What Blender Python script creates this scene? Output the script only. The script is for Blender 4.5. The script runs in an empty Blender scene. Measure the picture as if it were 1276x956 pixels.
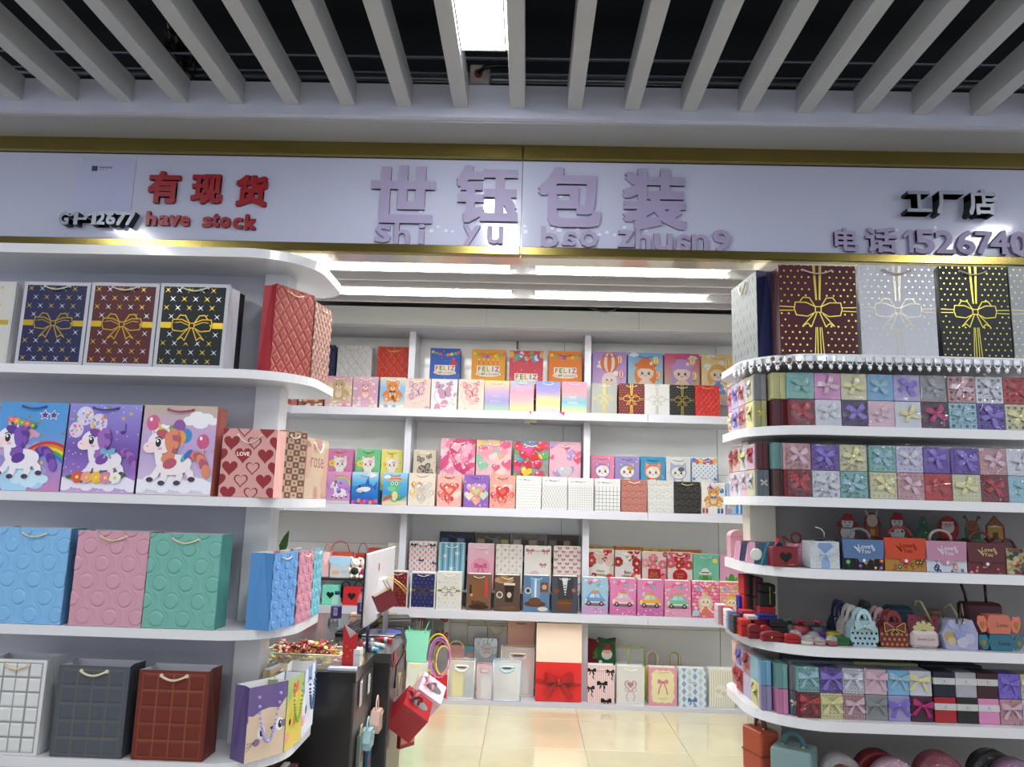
import bpy, bmesh, math, random
import numpy as np
from mathutils import Vector, Matrix
random.seed(7)
S = bpy.context.scene
COL = S.collection
PI = math.pi

# ------------------------------------------------------------------ camera
YAW, PITCH, ROLL, FPX = math.radians(1.3777), math.radians(9.0225), math.radians(1.6492), 922.2
EYE = Vector((0, -2.85, 1.5))
FW = Vector((-math.sin(YAW)*math.cos(PITCH), math.cos(YAW)*math.cos(PITCH), math.sin(PITCH)))
_r = Vector((math.cos(YAW), math.sin(YAW), 0)); _u = _r.cross(FW)
RT = _r*math.cos(ROLL) + _u*math.sin(ROLL)
UP = -_r*math.sin(ROLL) + _u*math.cos(ROLL)
cd = bpy.data.cameras.new('camera'); cam = bpy.data.objects.new('camera', cd); COL.objects.link(cam)
cd.sensor_width = 36.0; cd.lens = FPX/1276*36.0; cd.clip_start = 0.05; cd.clip_end = 60
cam.matrix_world = Matrix(((RT.x, UP.x, -FW.x, EYE.x), (RT.y, UP.y, -FW.y, EYE.y), (RT.z, UP.z, -FW.z, EYE.z), (0, 0, 0, 1)))
S.camera = cam
# ------------------------------------------------------------------ world, view
W = bpy.data.worlds.new('world'); S.world = W; W.use_nodes = True
W.node_tree.nodes['Background'].inputs[0].default_value = (0.80, 0.86, 1.0, 1)
W.node_tree.nodes['Background'].inputs[1].default_value = 0.92
S.view_settings.view_transform = 'Standard'; S.view_settings.look = 'None'
S.view_settings.gamma = 1; S.view_settings.use_curve_mapping = False
S.view_settings.exposure = 0.0
LED_IN, LED_OUT = 35., 45.
INK = [1.]     # paper and ink reflectance of the rows being built      # emission of the shop's LED panels and of the corridor strips
S.cycles.max_bounces = 8; S.cycles.transparent_max_bounces = 12

# ------------------------------------------------------------------ helpers
def at(px, py, Y=None, Z=None, X=None):
    "point of the photograph's ray that lies on a real plane of the shop"
    d = FW + RT*((px-638)/FPX) - UP*((py-478)/FPX)
    t = (Y-EYE.y)/d.y if Y is not None else (Z-EYE.z)/d.z if Z is not None else (X-EYE.x)/d.x
    return EYE + d*t
def lin(h):
    if not isinstance(h, str): return tuple(h)
    h = h.lstrip('#'); o = []
    for i in (0, 2, 4):
        c = int(h[i:i+2], 16)/255; o.append(c/12.92 if c <= .04045 else ((c+.055)/1.055)**2.4)
    return tuple(o)
MATS = {}; MF = [1.]     # reflectance of the goods being built
def mat(color, rough=.5, metal=0., spec=.5, coat=0., emit=0., noise=0., nscale=30., bump=0., bscale=80., name=None, trans=0.):
    if isinstance(color, str) and MF[0] != 1: color = tuple(round(q*MF[0], 4) for q in lin(color))
    key = (color, rough, metal, spec, coat, emit, noise, nscale, bump, bscale, trans)
    if key in MATS: return MATS[key]
    m = bpy.data.materials.new(name or 'paint'); m.use_nodes = True; nt = m.node_tree; b = nt.nodes['Principled BSDF']
    c = lin(color)
    b.inputs['Base Color'].default_value = (*c, 1); b.inputs['Roughness'].default_value = rough
    b.inputs['Metallic'].default_value = metal; b.inputs['Specular IOR Level'].default_value = spec
    b.inputs['Coat Weight'].default_value = coat; b.inputs['Coat Roughness'].default_value = .08
    if trans: b.inputs['Transmission Weight'].default_value = trans
    if emit: b.inputs['Emission Color'].default_value = (*c, 1); b.inputs['Emission Strength'].default_value = emit
    if noise:
        tc = nt.nodes.new('ShaderNodeTexCoord'); n = nt.nodes.new('ShaderNodeTexNoise'); n.inputs['Scale'].default_value = nscale; n.inputs['Detail'].default_value = 4
        r = nt.nodes.new('ShaderNodeValToRGB'); r.color_ramp.elements[0].position = .3; r.color_ramp.elements[1].position = .7
        r.color_ramp.elements[0].color = (*[x*(1-noise) for x in c], 1); r.color_ramp.elements[1].color = (*[min(1, x*(1+noise)) for x in c], 1)
        nt.links.new(tc.outputs['Object'], n.inputs['Vector']); nt.links.new(n.outputs['Fac'], r.inputs['Fac']); nt.links.new(r.outputs['Color'], b.inputs['Base Color'])
    if bump:
        tc = nt.nodes.new('ShaderNodeTexCoord'); n = nt.nodes.new('ShaderNodeTexNoise'); n.inputs['Scale'].default_value = bscale
        bp = nt.nodes.new('ShaderNodeBump'); bp.inputs['Strength'].default_value = bump; bp.inputs['Distance'].default_value = .01
        nt.links.new(tc.outputs['Object'], n.inputs['Vector']); nt.links.new(n.outputs['Fac'], bp.inputs['Height']); nt.links.new(bp.outputs['Normal'], b.inputs['Normal'])
    MATS[key] = m; return m
def attr_mat(name, rough, metal, coat=0.):
    m = bpy.data.materials.new(name); m.use_nodes = True; nt = m.node_tree; b = nt.nodes['Principled BSDF']
    a = nt.nodes.new('ShaderNodeAttribute'); a.attribute_name = 'Col'; nt.links.new(a.outputs['Color'], b.inputs['Base Color'])
    b.inputs['Roughness'].default_value = rough; b.inputs['Metallic'].default_value = metal; b.inputs['Coat Weight'].default_value = coat; b.inputs['Specular IOR Level'].default_value = .3
    return m
PRINT = attr_mat('printed_paper', .5, 0., 0.); FOIL = attr_mat('foil', .28, .85); EMB = attr_mat('embossed_paper', .48, 0., .05)
def film_mat(name, tint, alpha, rough=.08, bump=.6, bscale=35., diffuse=True):
    m = bpy.data.materials.new(name); m.use_nodes = True; nt = m.node_tree; nt.nodes.remove(nt.nodes['Principled BSDF'])
    out = nt.nodes['Material Output']; t = nt.nodes.new('ShaderNodeBsdfTransparent'); mx = nt.nodes.new('ShaderNodeMixShader')
    if diffuse:
        g = nt.nodes.new('ShaderNodeBsdfPrincipled'); g.inputs['Base Color'].default_value = (*lin(tint), 1); g.inputs['Specular IOR Level'].default_value = .8
    else:
        g = nt.nodes.new('ShaderNodeBsdfGlossy'); g.inputs['Color'].default_value = (*lin(tint), 1)
    g.inputs['Roughness'].default_value = rough; mx.inputs[0].default_value = alpha
    if bump:
        tc = nt.nodes.new('ShaderNodeTexCoord'); n = nt.nodes.new('ShaderNodeTexNoise'); n.inputs['Scale'].default_value = bscale; n.inputs['Detail'].default_value = 3; n.inputs['Distortion'].default_value = .8
        bp = nt.nodes.new('ShaderNodeBump'); bp.inputs['Strength'].default_value = bump; bp.inputs['Distance'].default_value = .02
        nt.links.new(tc.outputs['Object'], n.inputs['Vector']); nt.links.new(n.outputs['Fac'], bp.inputs['Height']); nt.links.new(bp.outputs['Normal'], g.inputs['Normal'])
    nt.links.new(t.outputs[0], mx.inputs[1]); nt.links.new(g.outputs[0], mx.inputs[2]); nt.links.new(mx.outputs[0], out.inputs['Surface'])
    return m
CELLO = film_mat('cellophane', '#ffffff', .055, .05, 1., 22., False); PVC = film_mat('frosted_pvc', '#f6f8f8', .33, .35, 0.); GLASSY = film_mat('clear_plastic', '#eef2f4', .18, .05, 0.)

class MB:
    "collects shapes into one mesh"
    def __init__(s): s.b = bmesh.new()
    def box(s, x0, x1, y0, y1, z0, z1, bev=0., seg=1, mi=0):
        g = bmesh.ops.create_cube(s.b, size=1)['verts']
        for v in g: v.co = Vector((x0+(x1-x0)*(v.co.x+.5), y0+(y1-y0)*(v.co.y+.5), z0+(z1-z0)*(v.co.z+.5)))
        fs = list({f for v in g for f in v.link_faces})
        for f in fs: f.material_index = mi
        if bev: bmesh.ops.bevel(s.b, geom=list({e for v in g for e in v.link_edges}), offset=bev, segments=seg, profile=.6, affect='EDGES')
        return s
    def prism(s, pts, z0, z1, axis='z', mi=0, smooth=False):
        "polygon pts extruded: axis z -> pts (x,y); axis y -> pts (x,z) from y=z0 to z1; axis x -> pts (y,z)"
        f3 = (lambda p, t: Vector((p[0], p[1], t))) if axis == 'z' else (lambda p, t: Vector((p[0], t, p[1]))) if axis == 'y' else (lambda p, t: Vector((t, p[0], p[1])))
        a = [s.b.verts.new(f3(p, z0)) for p in pts]; c = [s.b.verts.new(f3(p, z1)) for p in pts]; n = len(pts)
        fs = [s.b.faces.new(a), s.b.faces.new(c[::-1])]
        for i in range(n):
            f = s.b.faces.new((a[i], c[i], c[(i+1) % n], a[(i+1) % n])); f.smooth = smooth; fs.append(f)
        for f in fs: f.material_index = mi
        return s
    def tube(s, pts, r, n=6, mi=0, closed=False, flat=1.):
        pts = [Vector(p) for p in pts]; rings = []; N = len(pts)
        up = Vector((0.03, .05, 1))
        for i, p in enumerate(pts):
            t = (pts[(i+1) % N if closed else min(i+1, N-1)]-pts[i-1 if (closed or i) else 0]).normalized()
            a = t.cross(up); a = a.normalized() if a.length > 1e-4 else Vector((1, 0, 0)); bb = a.cross(t); rr = r[i] if isinstance(r, (list, tuple)) else r
            rings.append([s.b.verts.new(p+(a*math.cos(k*2*PI/n)*flat+bb*math.sin(k*2*PI/n))*rr) for k in range(n)])
        for i in range(N if closed else N-1):
            A, B = rings[i], rings[(i+1) % N]
            for k in range(n):
                f = s.b.faces.new((A[k], A[(k+1) % n], B[(k+1) % n], B[k])); f.smooth = True; f.material_index = mi
        if not closed:
            for q in (rings[0], rings[-1][::-1]):
                f = s.b.faces.new(q); f.material_index = mi
        return s
    def lathe(s, prof, c=(0, 0, 0), n=16, mi=0, axis='z'):
        rings = []
        for r, z in prof:
            ring = []
            for k in range(n):
                a = 2*PI*k/n; p = Vector((r*math.cos(a), r*math.sin(a), z)) if axis == 'z' else Vector((r*math.cos(a), z, r*math.sin(a)))
                ring.append(s.b.verts.new(p+Vector(c)))
            rings.append(ring)
        for A, B in zip(rings, rings[1:]):
            for k in range(n):
                f = s.b.faces.new((A[k], A[(k+1) % n], B[(k+1) % n], B[k])); f.smooth = True; f.material_index = mi
        for q in (rings[0][::-1], rings[-1]):
            f = s.b.faces.new(q); f.material_index = mi
        return s
    def ell(s, c, r, n=12, mi=0):
        g = bmesh.ops.create_uvsphere(s.b, u_segments=n, v_segments=max(6, n*2//3), radius=1)['verts']
        for v in g: v.co = Vector((v.co.x*r[0]+c[0], v.co.y*r[1]+c[1], v.co.z*r[2]+c[2]))
        for f in {f for v in g for f in v.link_faces}: f.smooth = True; f.material_index = mi
        return s
    def quad(s, *p, mi=0, smooth=False):
        f = s.b.faces.new([s.b.verts.new(Vector(q)) for q in p]); f.material_index = mi; f.smooth = smooth
        return s
    def strip(s, A, B, mi=0):
        a = [s.b.verts.new(Vector(p)) for p in A]; b = [s.b.verts.new(Vector(p)) for p in B]
        for i in range(len(a)-1):
            f = s.b.faces.new((a[i], a[i+1], b[i+1], b[i])); f.smooth = True; f.material_index = mi
        return s
    def mesh(s, name, mats):
        bmesh.ops.recalc_face_normals(s.b, faces=s.b.faces[:])
        me = bpy.data.meshes.new(name); s.b.to_mesh(me); s.b.free()
        for m in (mats if isinstance(mats, (list, tuple)) else [mats]): me.materials.append(m)
        return me
    def build(s, name, mats, parent=None): return link(name, s.mesh(name, mats), parent)
def link(name, me, parent=None, mt=None):
    o = bpy.data.objects.new(name, me); COL.objects.link(o)
    if parent is not None: o.parent = parent
    if mt is not None: o.material_slots[0].link = 'OBJECT'; o.material_slots[0].material = mt
    return o
def tag(o, label, cat, group=None, kind=None):
    if label: o['label'] = label
    if cat: o['category'] = cat
    if group: o['group'] = group
    if kind: o['kind'] = kind
    return o
def thing(name, label, cat, loc=(0, 0, 0), rz=0., group=None, rx=0.):
    o = bpy.data.objects.new(name, None); COL.objects.link(o); o.location = loc; o.rotation_euler = (rx, 0, rz)
    o.empty_display_size = .05
    return tag(o, label, cat, group)
def struct(o): o['kind'] = 'structure'; return o
def copy_tree(o, parent=None):
    c = o.copy(); COL.objects.link(c)
    if parent is not None: c.parent = parent
    for ch in list(o.children): copy_tree(ch, c)
    return c

# ------------------------------------------------------------------ lettering
GLY = {}
def glyph(ch, bold=.0, depth=0.):
    "mesh data (verts, faces) of one string, fitted to the unit square"
    k = (ch, bold, depth)
    if k in GLY: return GLY[k]
    cu = bpy.data.curves.new('t', 'FONT'); cu.body = ch; cu.size = 1; cu.resolution_u = 2; cu.fill_mode = 'FRONT' if not depth else 'BOTH'
    cu.offset = bold; cu.extrude = depth/2
    ob = bpy.data.objects.new('t', cu); COL.objects.link(ob)
    dg = bpy.context.evaluated_depsgraph_get(); me = bpy.data.meshes.new_from_object(ob.evaluated_get(dg))
    V = [tuple(v.co) for v in me.vertices]; F = [tuple(p.vertices) for p in me.polygons]
    bpy.data.objects.remove(ob); bpy.data.curves.remove(cu); bpy.data.meshes.remove(me)
    x0 = min(v[0] for v in V); x1 = max(v[0] for v in V); y0 = min(v[1] for v in V); y1 = max(v[1] for v in V)
    V = [((v[0]-x0)/max(1e-6, x1-x0), (v[1]-y0)/max(1e-6, y1-y0), v[2]) for v in V]
    GLY[k] = (V, F, (x1-x0)/max(1e-6, y1-y0)); return GLY[k]
def letter(name, ch, x0, x1, z0, z1, y, depth, mats, parent, bold=.02, mirror=False):
    V, F, asp = glyph(ch, 0., 1.)
    w, h = x1-x0, z1-z0; b = bold*h; vs = []; fs = []
    for dx, dz in ((0, 0), (1, 1), (-1, 1), (1, -1), (-1, -1), (0, 1), (0, -1)):
        i = len(vs); k = len(vs)/len(V)*1.2e-4
        for p, q, c in V:
            if mirror: p = 1-p
            vs.append((x0+b+(w-2*b)*p+dx*b, y-(depth+k)*(c+.5), z0+b+(h-2*b)*q+dz*b))
        fs += [tuple(i+k for k in (f[::-1] if mirror else f)) for f in F]
    me = bpy.data.meshes.new(name); me.from_pydata(vs, [], fs)
    for m in mats: me.materials.append(m)
    me.update()
    for p in me.polygons: p.material_index = 0 if abs(p.normal.y) > .7 else 1
    return link(name, me, parent)

# ------------------------------------------------------------------ flat print (ink on paper)
class Art:
    "a printed sheet: coloured shapes laid over one another, canvas 0..1 by 0..H"
    def __init__(s, w, h): s.w, s.h, s.H = w, h, h/w; s.V = []; s.F = []; s.C = []; s.M = []; s.z = 1e-4; s.st = 5e-5
    def clip(s, P):
        for ax, lo, sg in ((0, 0, 1), (0, 1, -1), (1, 0, 1), (1, s.H, -1)):
            if not P: return P
            o = []; n = len(P)
            for i in range(n):
                a, b = P[i], P[(i+1) % n]; da, db = (a[ax]-lo)*sg, (b[ax]-lo)*sg
                if da >= -1e-9: o.append(a)
                if (da >= -1e-9) != (db >= -1e-9):
                    t = da/(da-db); o.append((a[0]+(b[0]-a[0])*t, a[1]+(b[1]-a[1])*t))
            P = o
        return P
    def poly(s, P, c, m=0, up=True, clip=True):
        s.z += s.st if up else 4e-6
        if clip: P = s.clip(list(P))
        if len(P) < 3: return
        i = len(s.V); s.V += [((x-.5)*s.w, -s.z, y*s.w) for x, y in P]; s.F.append(tuple(range(i, i+len(P))))
        s.C.append([lin(c)]*len(P) if isinstance(c, str) else [lin(q) for q in c]); s.M.append(m)
    def rect(s, x0, y0, x1, y1, c, m=0, up=True): s.poly([(x0, y0), (x1, y0), (x1, y1), (x0, y1)], c, m, up)
    def bg(s, c): s.rect(0, 0, 1, s.H, c)
    def grad(s, cols, y0=0, y1=None, x0=0, x1=1):
        y1 = s.H if y1 is None else y1; s.z += s.st; n = len(cols)-1
        for i in range(n):
            a, b = y0+(y1-y0)*i/n, y0+(y1-y0)*(i+1)/n
            s.poly([(x0, a), (x1, a), (x1, b), (x0, b)], [cols[i], cols[i], cols[i+1], cols[i+1]], 0, False, False)
    def ell(s, x, y, rx, ry, c, n=14, rot=0., m=0, up=True):
        ca, sa = math.cos(rot), math.sin(rot)
        s.poly([(x+rx*math.cos(t)*ca-ry*math.sin(t)*sa, y+rx*math.cos(t)*sa+ry*math.sin(t)*ca) for t in (2*PI*k/n for k in range(n))], c, m, up)
    def star(s, x, y, r, c, k=5, inn=.45, rot=PI/2, m=0, up=True):
        s.poly([(x+(r if i % 2 == 0 else r*inn)*math.cos(rot+i*PI/k), y+(r if i % 2 == 0 else r*inn)*math.sin(rot+i*PI/k)) for i in range(2*k)], c, m, up)
    def heart(s, x, y, r, c, rot=0., m=0, up=True, n=18):
        P = []
        for k in range(n):
            t = 2*PI*k/n; a = .98*math.sin(t)**3; b = (13*math.cos(t)-5*math.cos(2*t)-2*math.cos(3*t)-math.cos(4*t))/16
            P.append((x+r*(a*math.cos(rot)-b*math.sin(rot)), y+r*(a*math.sin(rot)+b*math.cos(rot))))
        s.poly(P, c, m, up)
    def heart_ring(s, x, y, r, c, bgc): s.heart(x, y, r, c); s.heart(x, y+.01*r, r*.78, bgc)
    def heart3(s, x, y, r, c, hi='#ffffff', rot=0.):
        s.heart(x, y, r, c, rot); s.ell(x-r*.4, y+r*.4, r*.22, r*.13, hi, 8, .6)
    def line(s, P, w, c, m=0, closed=False, up=True):
        if up: s.z += s.st
        n = len(P)
        for i in range(n if closed else n-1):
            a, b = P[i], P[(i+1) % n]; dx, dy = b[0]-a[0], b[1]-a[1]; L = math.hypot(dx, dy) or 1e-6; nx, ny = -dy/L*w/2, dx/L*w/2; ex, ey = dx/L*w*.3, dy/L*w*.3
            s.poly([(a[0]+nx-ex, a[1]+ny-ey), (a[0]-nx-ex, a[1]-ny-ey), (b[0]-nx+ex, b[1]-ny+ey), (b[0]+nx+ex, b[1]+ny+ey)], c, m, False)
    def arc(s, x, y, r, w, c, a0=0., a1=2*PI, n=14, m=0):
        s.line([(x+r*math.cos(a0+(a1-a0)*k/n), y+r*math.sin(a0+(a1-a0)*k/n)) for k in range(n+1)], w, c, m)
    def text(s, t, x, y, h, c, m=0, bold=.02, wmax=None):
        V, F, asp = glyph(t, bold); s.z += s.st; w = h*asp
        if wmax and w > wmax: h *= wmax/w; w = wmax
        i = len(s.V); s.V += [((x-w/2+v[0]*w-.5)*s.w, -s.z, (y-h/2+v[1]*h)*s.w) for v in V]
        for f in F: s.F.append(tuple(i+k for k in f)); s.C.append([lin(c)]*len(f)); s.M.append(m)
    # --- motifs
    def flower(s, x, y, r, c, cc='#f4d35e', n=6):
        s.z += s.st
        for k in range(n):
            a = 2*PI*k/n+.3; s.ell(x+r*.58*math.cos(a), y+r*.58*math.sin(a), r*.46, r*.46, c, 9, 0, 0, False)
        s.ell(x, y, r*.3, r*.3, cc, 8)
    def balloon(s, x, y, r, c, st='#ffffff'):
        s.line([(x, y-r), (x+r*.2, y-r*2), (x, y-r*2.8)], r*.1, st); s.ell(x, y, r, r*1.2, c); s.ell(x-r*.35, y+r*.5, r*.22, r*.3, '#ffffff', 8)
    def sballoon(s, x, y, r, c, c2):
        s.ell(x, y, r, r*1.15, c, 16); s.ell(x, y, r*.6, r*1.14, c2, 14); s.ell(x, y, r*.25, r*1.13, c, 12); s.rect(x-r*.2, y-r*1.6, x+r*.2, y-r*1.3, '#8a5a33')
    def cloud(s, x, y, r, c='#f6f7fb'):
        s.z += s.st
        for dx, dy, q in ((-.9, 0, .5), (-.3, .3, .65), (.45, .2, .6), (1, 0, .42), (0, -.1, .7)): s.ell(x+dx*r, y+dy*r, q*r, q*r*.75, c, 10, 0, 0, False)
    def bow(s, x, y, r, c, c2=None, tails=True):
        for q in (-1, 1):
            s.poly([(x, y), (x+q*r*.55, y+r*.5), (x+q*r, y+r*.42), (x+q*r, y-r*.28), (x+q*r*.5, y-r*.3)], c)
            if tails: s.poly([(x, y), (x+q*r*.25, y-r*.1), (x+q*r*.62, y-r*.95), (x+q*r*.3, y-r*.85)], c)
        s.ell(x, y, r*.2, r*.2, c2 or c, 8)
    def bow_line(s, x, y, r, w, c, m=1):
        for q in (-1, 1):
            s.line([(x+q*r*.12, y+r*.12), (x+q*r*.5, y+r*.3), (x+q*r*.95, y+r*.3), (x+q*r, y+r*.02), (x+q*r*.92, y-r*.25), (x+q*r*.45, y-r*.3), (x+q*r*.12, y-r*.12)], w, c, m)
            s.line([(x+q*r*.12, y+r*.12), (x+q*r*.35, y+r*.5), (x+q*r*.62, y+r*.52), (x+q*r*.75, y+r*.34)], w, c, m)
            s.line([(x+q*r*.05, y-r*.12), (x+q*r*.3, y-r*.75), (x+q*r*.45, y-r*.6), (x+q*r*.66, y-r*.72), (x+q*r*.2, y-r*.2)], w, c, m)
        s.line([(x-r*.12, y-r*.12), (x+r*.12, y-r*.12), (x+r*.12, y+r*.12), (x-r*.12, y+r*.12)], w, c, m, True)
    def face(s, x, y, r, eye='#2a2030', cheek='#f2a6a6'):
        for q in (-1, 1):
            s.ell(x+q*r*.42, y, r*.17, r*.22, eye, 9); s.ell(x+q*r*.38, y+r*.08, r*.06, r*.07, '#ffffff', 6); s.ell(x+q*r*.65, y-r*.28, r*.14, r*.09, cheek, 7)
        s.arc(x, y-r*.22, r*.16, r*.06, eye, PI*1.1, PI*1.9, 4)
    def bear(s, x, y, r, c, c2, acc):
        for q in (-1, 1):
            s.ell(x+q*r*.62, y+r*1.35, r*.27, r*.27, c); s.ell(x+q*r*.62, y+r*1.35, r*.15, r*.15, c2, 8)
            s.ell(x+q*r*.95, y-r*.1, r*.27, r*.55, c, 12, q*.7)
            s.ell(x+q*r*.72, y-r*.85, r*.42, r*.36, c); s.ell(x+q*r*.78, y-r*.88, r*.25, r*.24, c2, 10)
        s.ell(x, y-r*.25, r*.72, r*.82, c); s.ell(x, y-r*.3, r*.42, r*.5, c2); s.ell(x, y+r*.8, r*.78, r*.68, c, 16)
        s.ell(x, y+r*.58, r*.34, r*.26, c2); s.ell(x, y+r*.68, r*.11, r*.08, '#2b1c16', 8)
        for q in (-1, 1): s.ell(x+q*r*.32, y+r*.88, r*.08, r*.1, '#2b1c16', 8)
        s.bow(x, y+r*.12, r*.4, acc)
    def kitty(s, x, y, r, hood, patch, face='#fbf4ee'):
        s.ell(x, y-r*.9, r*.62, r*.6, hood); s.ell(x, y-r*1.0, r*.35, r*.4, face)
        for q in (-1, 1):
            s.poly([(x+q*r*.25, y+r*.75), (x+q*r*.95, y+r*1.25), (x+q*r*.98, y+r*.3)], hood); s.poly([(x+q*r*.45, y+r*.75), (x+q*r*.82, y+r*1.02), (x+q*r*.85, y+r*.5)], '#f5b6c2')
            s.ell(x+q*r*.42, y-r*1.45, r*.24, r*.16, face)
        s.ell(x, y, r*1.05, r*.95, hood, 18); s.ell(x, y-r*.08, r*.86, r*.72, face, 18); s.ell(x+r*.35, y+r*.35, r*.4, r*.28, patch); s.face(x, y-r*.08, r*.85)
    def doll(s, x, y, r, hair, dress, hat=None):
        s.ell(x, y-r*.25, r*.98, r*1.15, hair, 18); s.poly([(x-r*.3, y-r*.6), (x+r*.3, y-r*.6), (x+r*.75, y-r*1.9), (x-r*.75, y-r*1.9)], dress)
        for q in (-1, 1): s.line([(x+q*r*.3, y-r*.8), (x+q*r*.8, y-r*1.3)], r*.24, '#f8d8c4')
        s.ell(x, y, r*.72, r*.68, '#fbe0cf', 16); s.poly([(x-r*.75, y+r*.1), (x-r*.6, y+r*.75), (x, y+r*.85), (x+r*.6, y+r*.75), (x+r*.75, y+r*.1), (x+r*.2, y+r*.42), (x-r*.25, y+r*.42)], hair)
        s.face(x, y-r*.08, r*.66)
        if hat: s.ell(x, y+r*.62, r*1.0, r*.3, hat); s.ell(x, y+r*.85, r*.6, r*.45, hat); s.star(x+r*.5, y+r*.8, r*.22, '#fff3d0')
    def unicorn(s, x, y, r, mane, body='#f7f0f6', f=1, mane2='#b68bd0'):
        X = lambda a: x+f*a*r
        for a, b, c2, d in ((-.5, -.5, -.85, -.98), (-.2, -.55, -.3, -1.12), (.5, -.5, .42, -1.1), (.78, -.4, 1.08, -.92)): s.line([(X(a), y+b*r), (X((a+c2)/2+.06), y+(b+d)/2*r), (X(c2), y+d*r)], r*.3, body); s.ell(X(c2), y+d*r, r*.17, r*.12, '#4a3a58', 8)
        for k in range(7): s.ell(X(1.0+.12*k), y+(.12+.1*k-.035*k*k)*r, r*.32, r*.2, mane if k % 2 else mane2, 10, f*(.4-.3*k))
        s.ell(X(.22), y-.28*r, r*.82, r*.48, body, 18, f*.12)
        s.poly([(X(-.62), y-.3*r), (X(-.05), y-.05*r), (X(-.2), y+.6*r), (X(-.8), y+.5*r)], body)
        for k in range(6): s.ell(X(.0+.1*math.sin(k*1.3)), y+(1.12-.27*k)*r, r*.34, r*.24, mane if k % 2 else mane2, 10, .4)
        s.ell(X(-.5), y+.72*r, r*.6, r*.52, body, 18); s.ell(X(-.95), y+.5*r, r*.34, r*.27, '#f3dcdc', 14); s.ell(X(-1.1), y+.55*r, r*.04, r*.03, '#a8808c', 6)
        s.poly([(X(-.62), y+1.15*r), (X(-.42), y+1.18*r), (X(-.7), y+1.75*r)], '#e6bf62'); s.poly([(X(-.36), y+1.08*r), (X(-.1), y+1.0*r), (X(-.16), y+1.45*r)], body); s.poly([(X(-.3), y+1.1*r), (X(-.16), y+1.06*r), (X(-.18), y+1.3*r)], '#e8b4c0')
        s.ell(X(-.4), y+1.12*r, r*.36, r*.2, mane, 10, -.3*f); s.ell(X(-.1), y+.75*r, r*.2, r*.5, mane2, 10, .2*f)
        s.ell(X(-.6), y+.72*r, r*.13, r*.2, '#2b2436', 12); s.ell(X(-.63), y+.8*r, r*.05, r*.07, '#ffffff', 7); s.arc(X(-.6), y+.78*r, r*.2, r*.05, '#2b2436', .5, 2.4, 5); s.ell(X(-.5), y+.45*r, r*.11, r*.07, '#f2a6b8', 8)
    def car(s, x, y, r, c, c2='#f3ead9'):
        s.ell(x, y-r*.42, r*1.05, r*.12, '#7c6a78', 16)
        for q in (-.6, .62): s.ell(x+q*r, y-r*.28, r*.24, r*.27, '#2b2a30'); s.ell(x+q*r, y-r*.28, r*.13, r*.15, '#f06a9a', 10)
        s.poly([(x-r, y-r*.25), (x-r*1.02, y+r*.1), (x-r*.75, y+r*.28), (x-r*.45, y+r*.7), (x+r*.4, y+r*.72), (x+r*.75, y+r*.25), (x+r*1.02, y+r*.05), (x+r, y-r*.25)], c)
        s.poly([(x-r*.6, y+r*.25), (x-r*.38, y+r*.6), (x-.02*r, y+r*.62), (x-.02*r, y+r*.25)], '#c9e2ec'); s.poly([(x+.06*r, y+r*.25), (x+.06*r, y+r*.62), (x+r*.34, y+r*.62), (x+r*.58, y+r*.25)], '#b6d4e2')
        s.rect(x-r*1.02, y-r*.22, x+r*1.02, y-r*.12, c2)
        for q in (-.62, .62): s.ell(x+q*r, y-r*.3, r*.19, r*.21, '#2b2a30'); s.ell(x+q*r, y-r*.3, r*.1, r*.12, '#e9a3bd', 8)
        s.ell(x-r*.88, y+r*.03, r*.1, r*.12, '#fff2bd', 9); s.ell(x, y+r*.82, r*.4, r*.13, '#e59a6a'); 
    def butterfly(s, x, y, r, c, c2, rot=0.):
        for q in (-1, 1):
            for a, l, w, cc in ((.65, .95, .42, c), (-.55, .7, .36, c2)):
                an = rot+(a if q > 0 else PI-a); s.ell(x+math.cos(an)*r*.55*l, y+math.sin(an)*r*.55*l, r*.6*l, r*w, cc, 12, an); s.ell(x+math.cos(an)*r*.6*l, y+math.sin(an)*r*.6*l, r*.34*l, r*w*.5, c2 if cc == c else c, 9, an)
        s.ell(x, y, r*.08, r*.42, '#6b5a55', 8, rot)
    def cactus(s, x, y, r, pot, hat=None):
        s.ell(x, y+r*.35, r*.42, r*.75, '#5aa44a', 14)
        for q in (-1, 1): s.ell(x+q*r*.62, y+r*.35, r*.2, r*.36, '#6cb55a', 10, q*-.3)
        for k in (-.2, 0, .2): s.line([(x+k*r, y-.2*r), (x+k*r, y+.95*r)], r*.05, '#3f8438')
        s.poly([(x-r*.55, y-r*.2), (x+r*.55, y-r*.2), (x+r*.38, y-r*.95), (x-r*.38, y-r*.95)], pot); s.rect(x-r*.62, y-r*.3, x+r*.62, y-r*.1, pot)
        if hat: s.ell(x, y+r*1.0, r*.85, r*.2, hat); s.ell(x, y+r*1.2, r*.5, r*.45, hat); s.rect(x-r*.5, y+r*1.02, x+r*.5, y+r*1.14, '#2c2c34')
    def build(s, name, parent, y=0., mats=None):
        me = bpy.data.meshes.new(name); me.from_pydata([(a, b+y, c) for a, b, c in s.V], [], s.F)
        for m in mats or (PRINT, FOIL): me.materials.append(m)
        me.polygons.foreach_set('material_index', s.M)
        ca = me.color_attributes.new('Col', 'FLOAT_COLOR', 'CORNER')
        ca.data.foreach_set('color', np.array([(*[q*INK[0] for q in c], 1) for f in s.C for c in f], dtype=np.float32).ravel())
        return link(name, me, parent) if parent is not None else me
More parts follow.
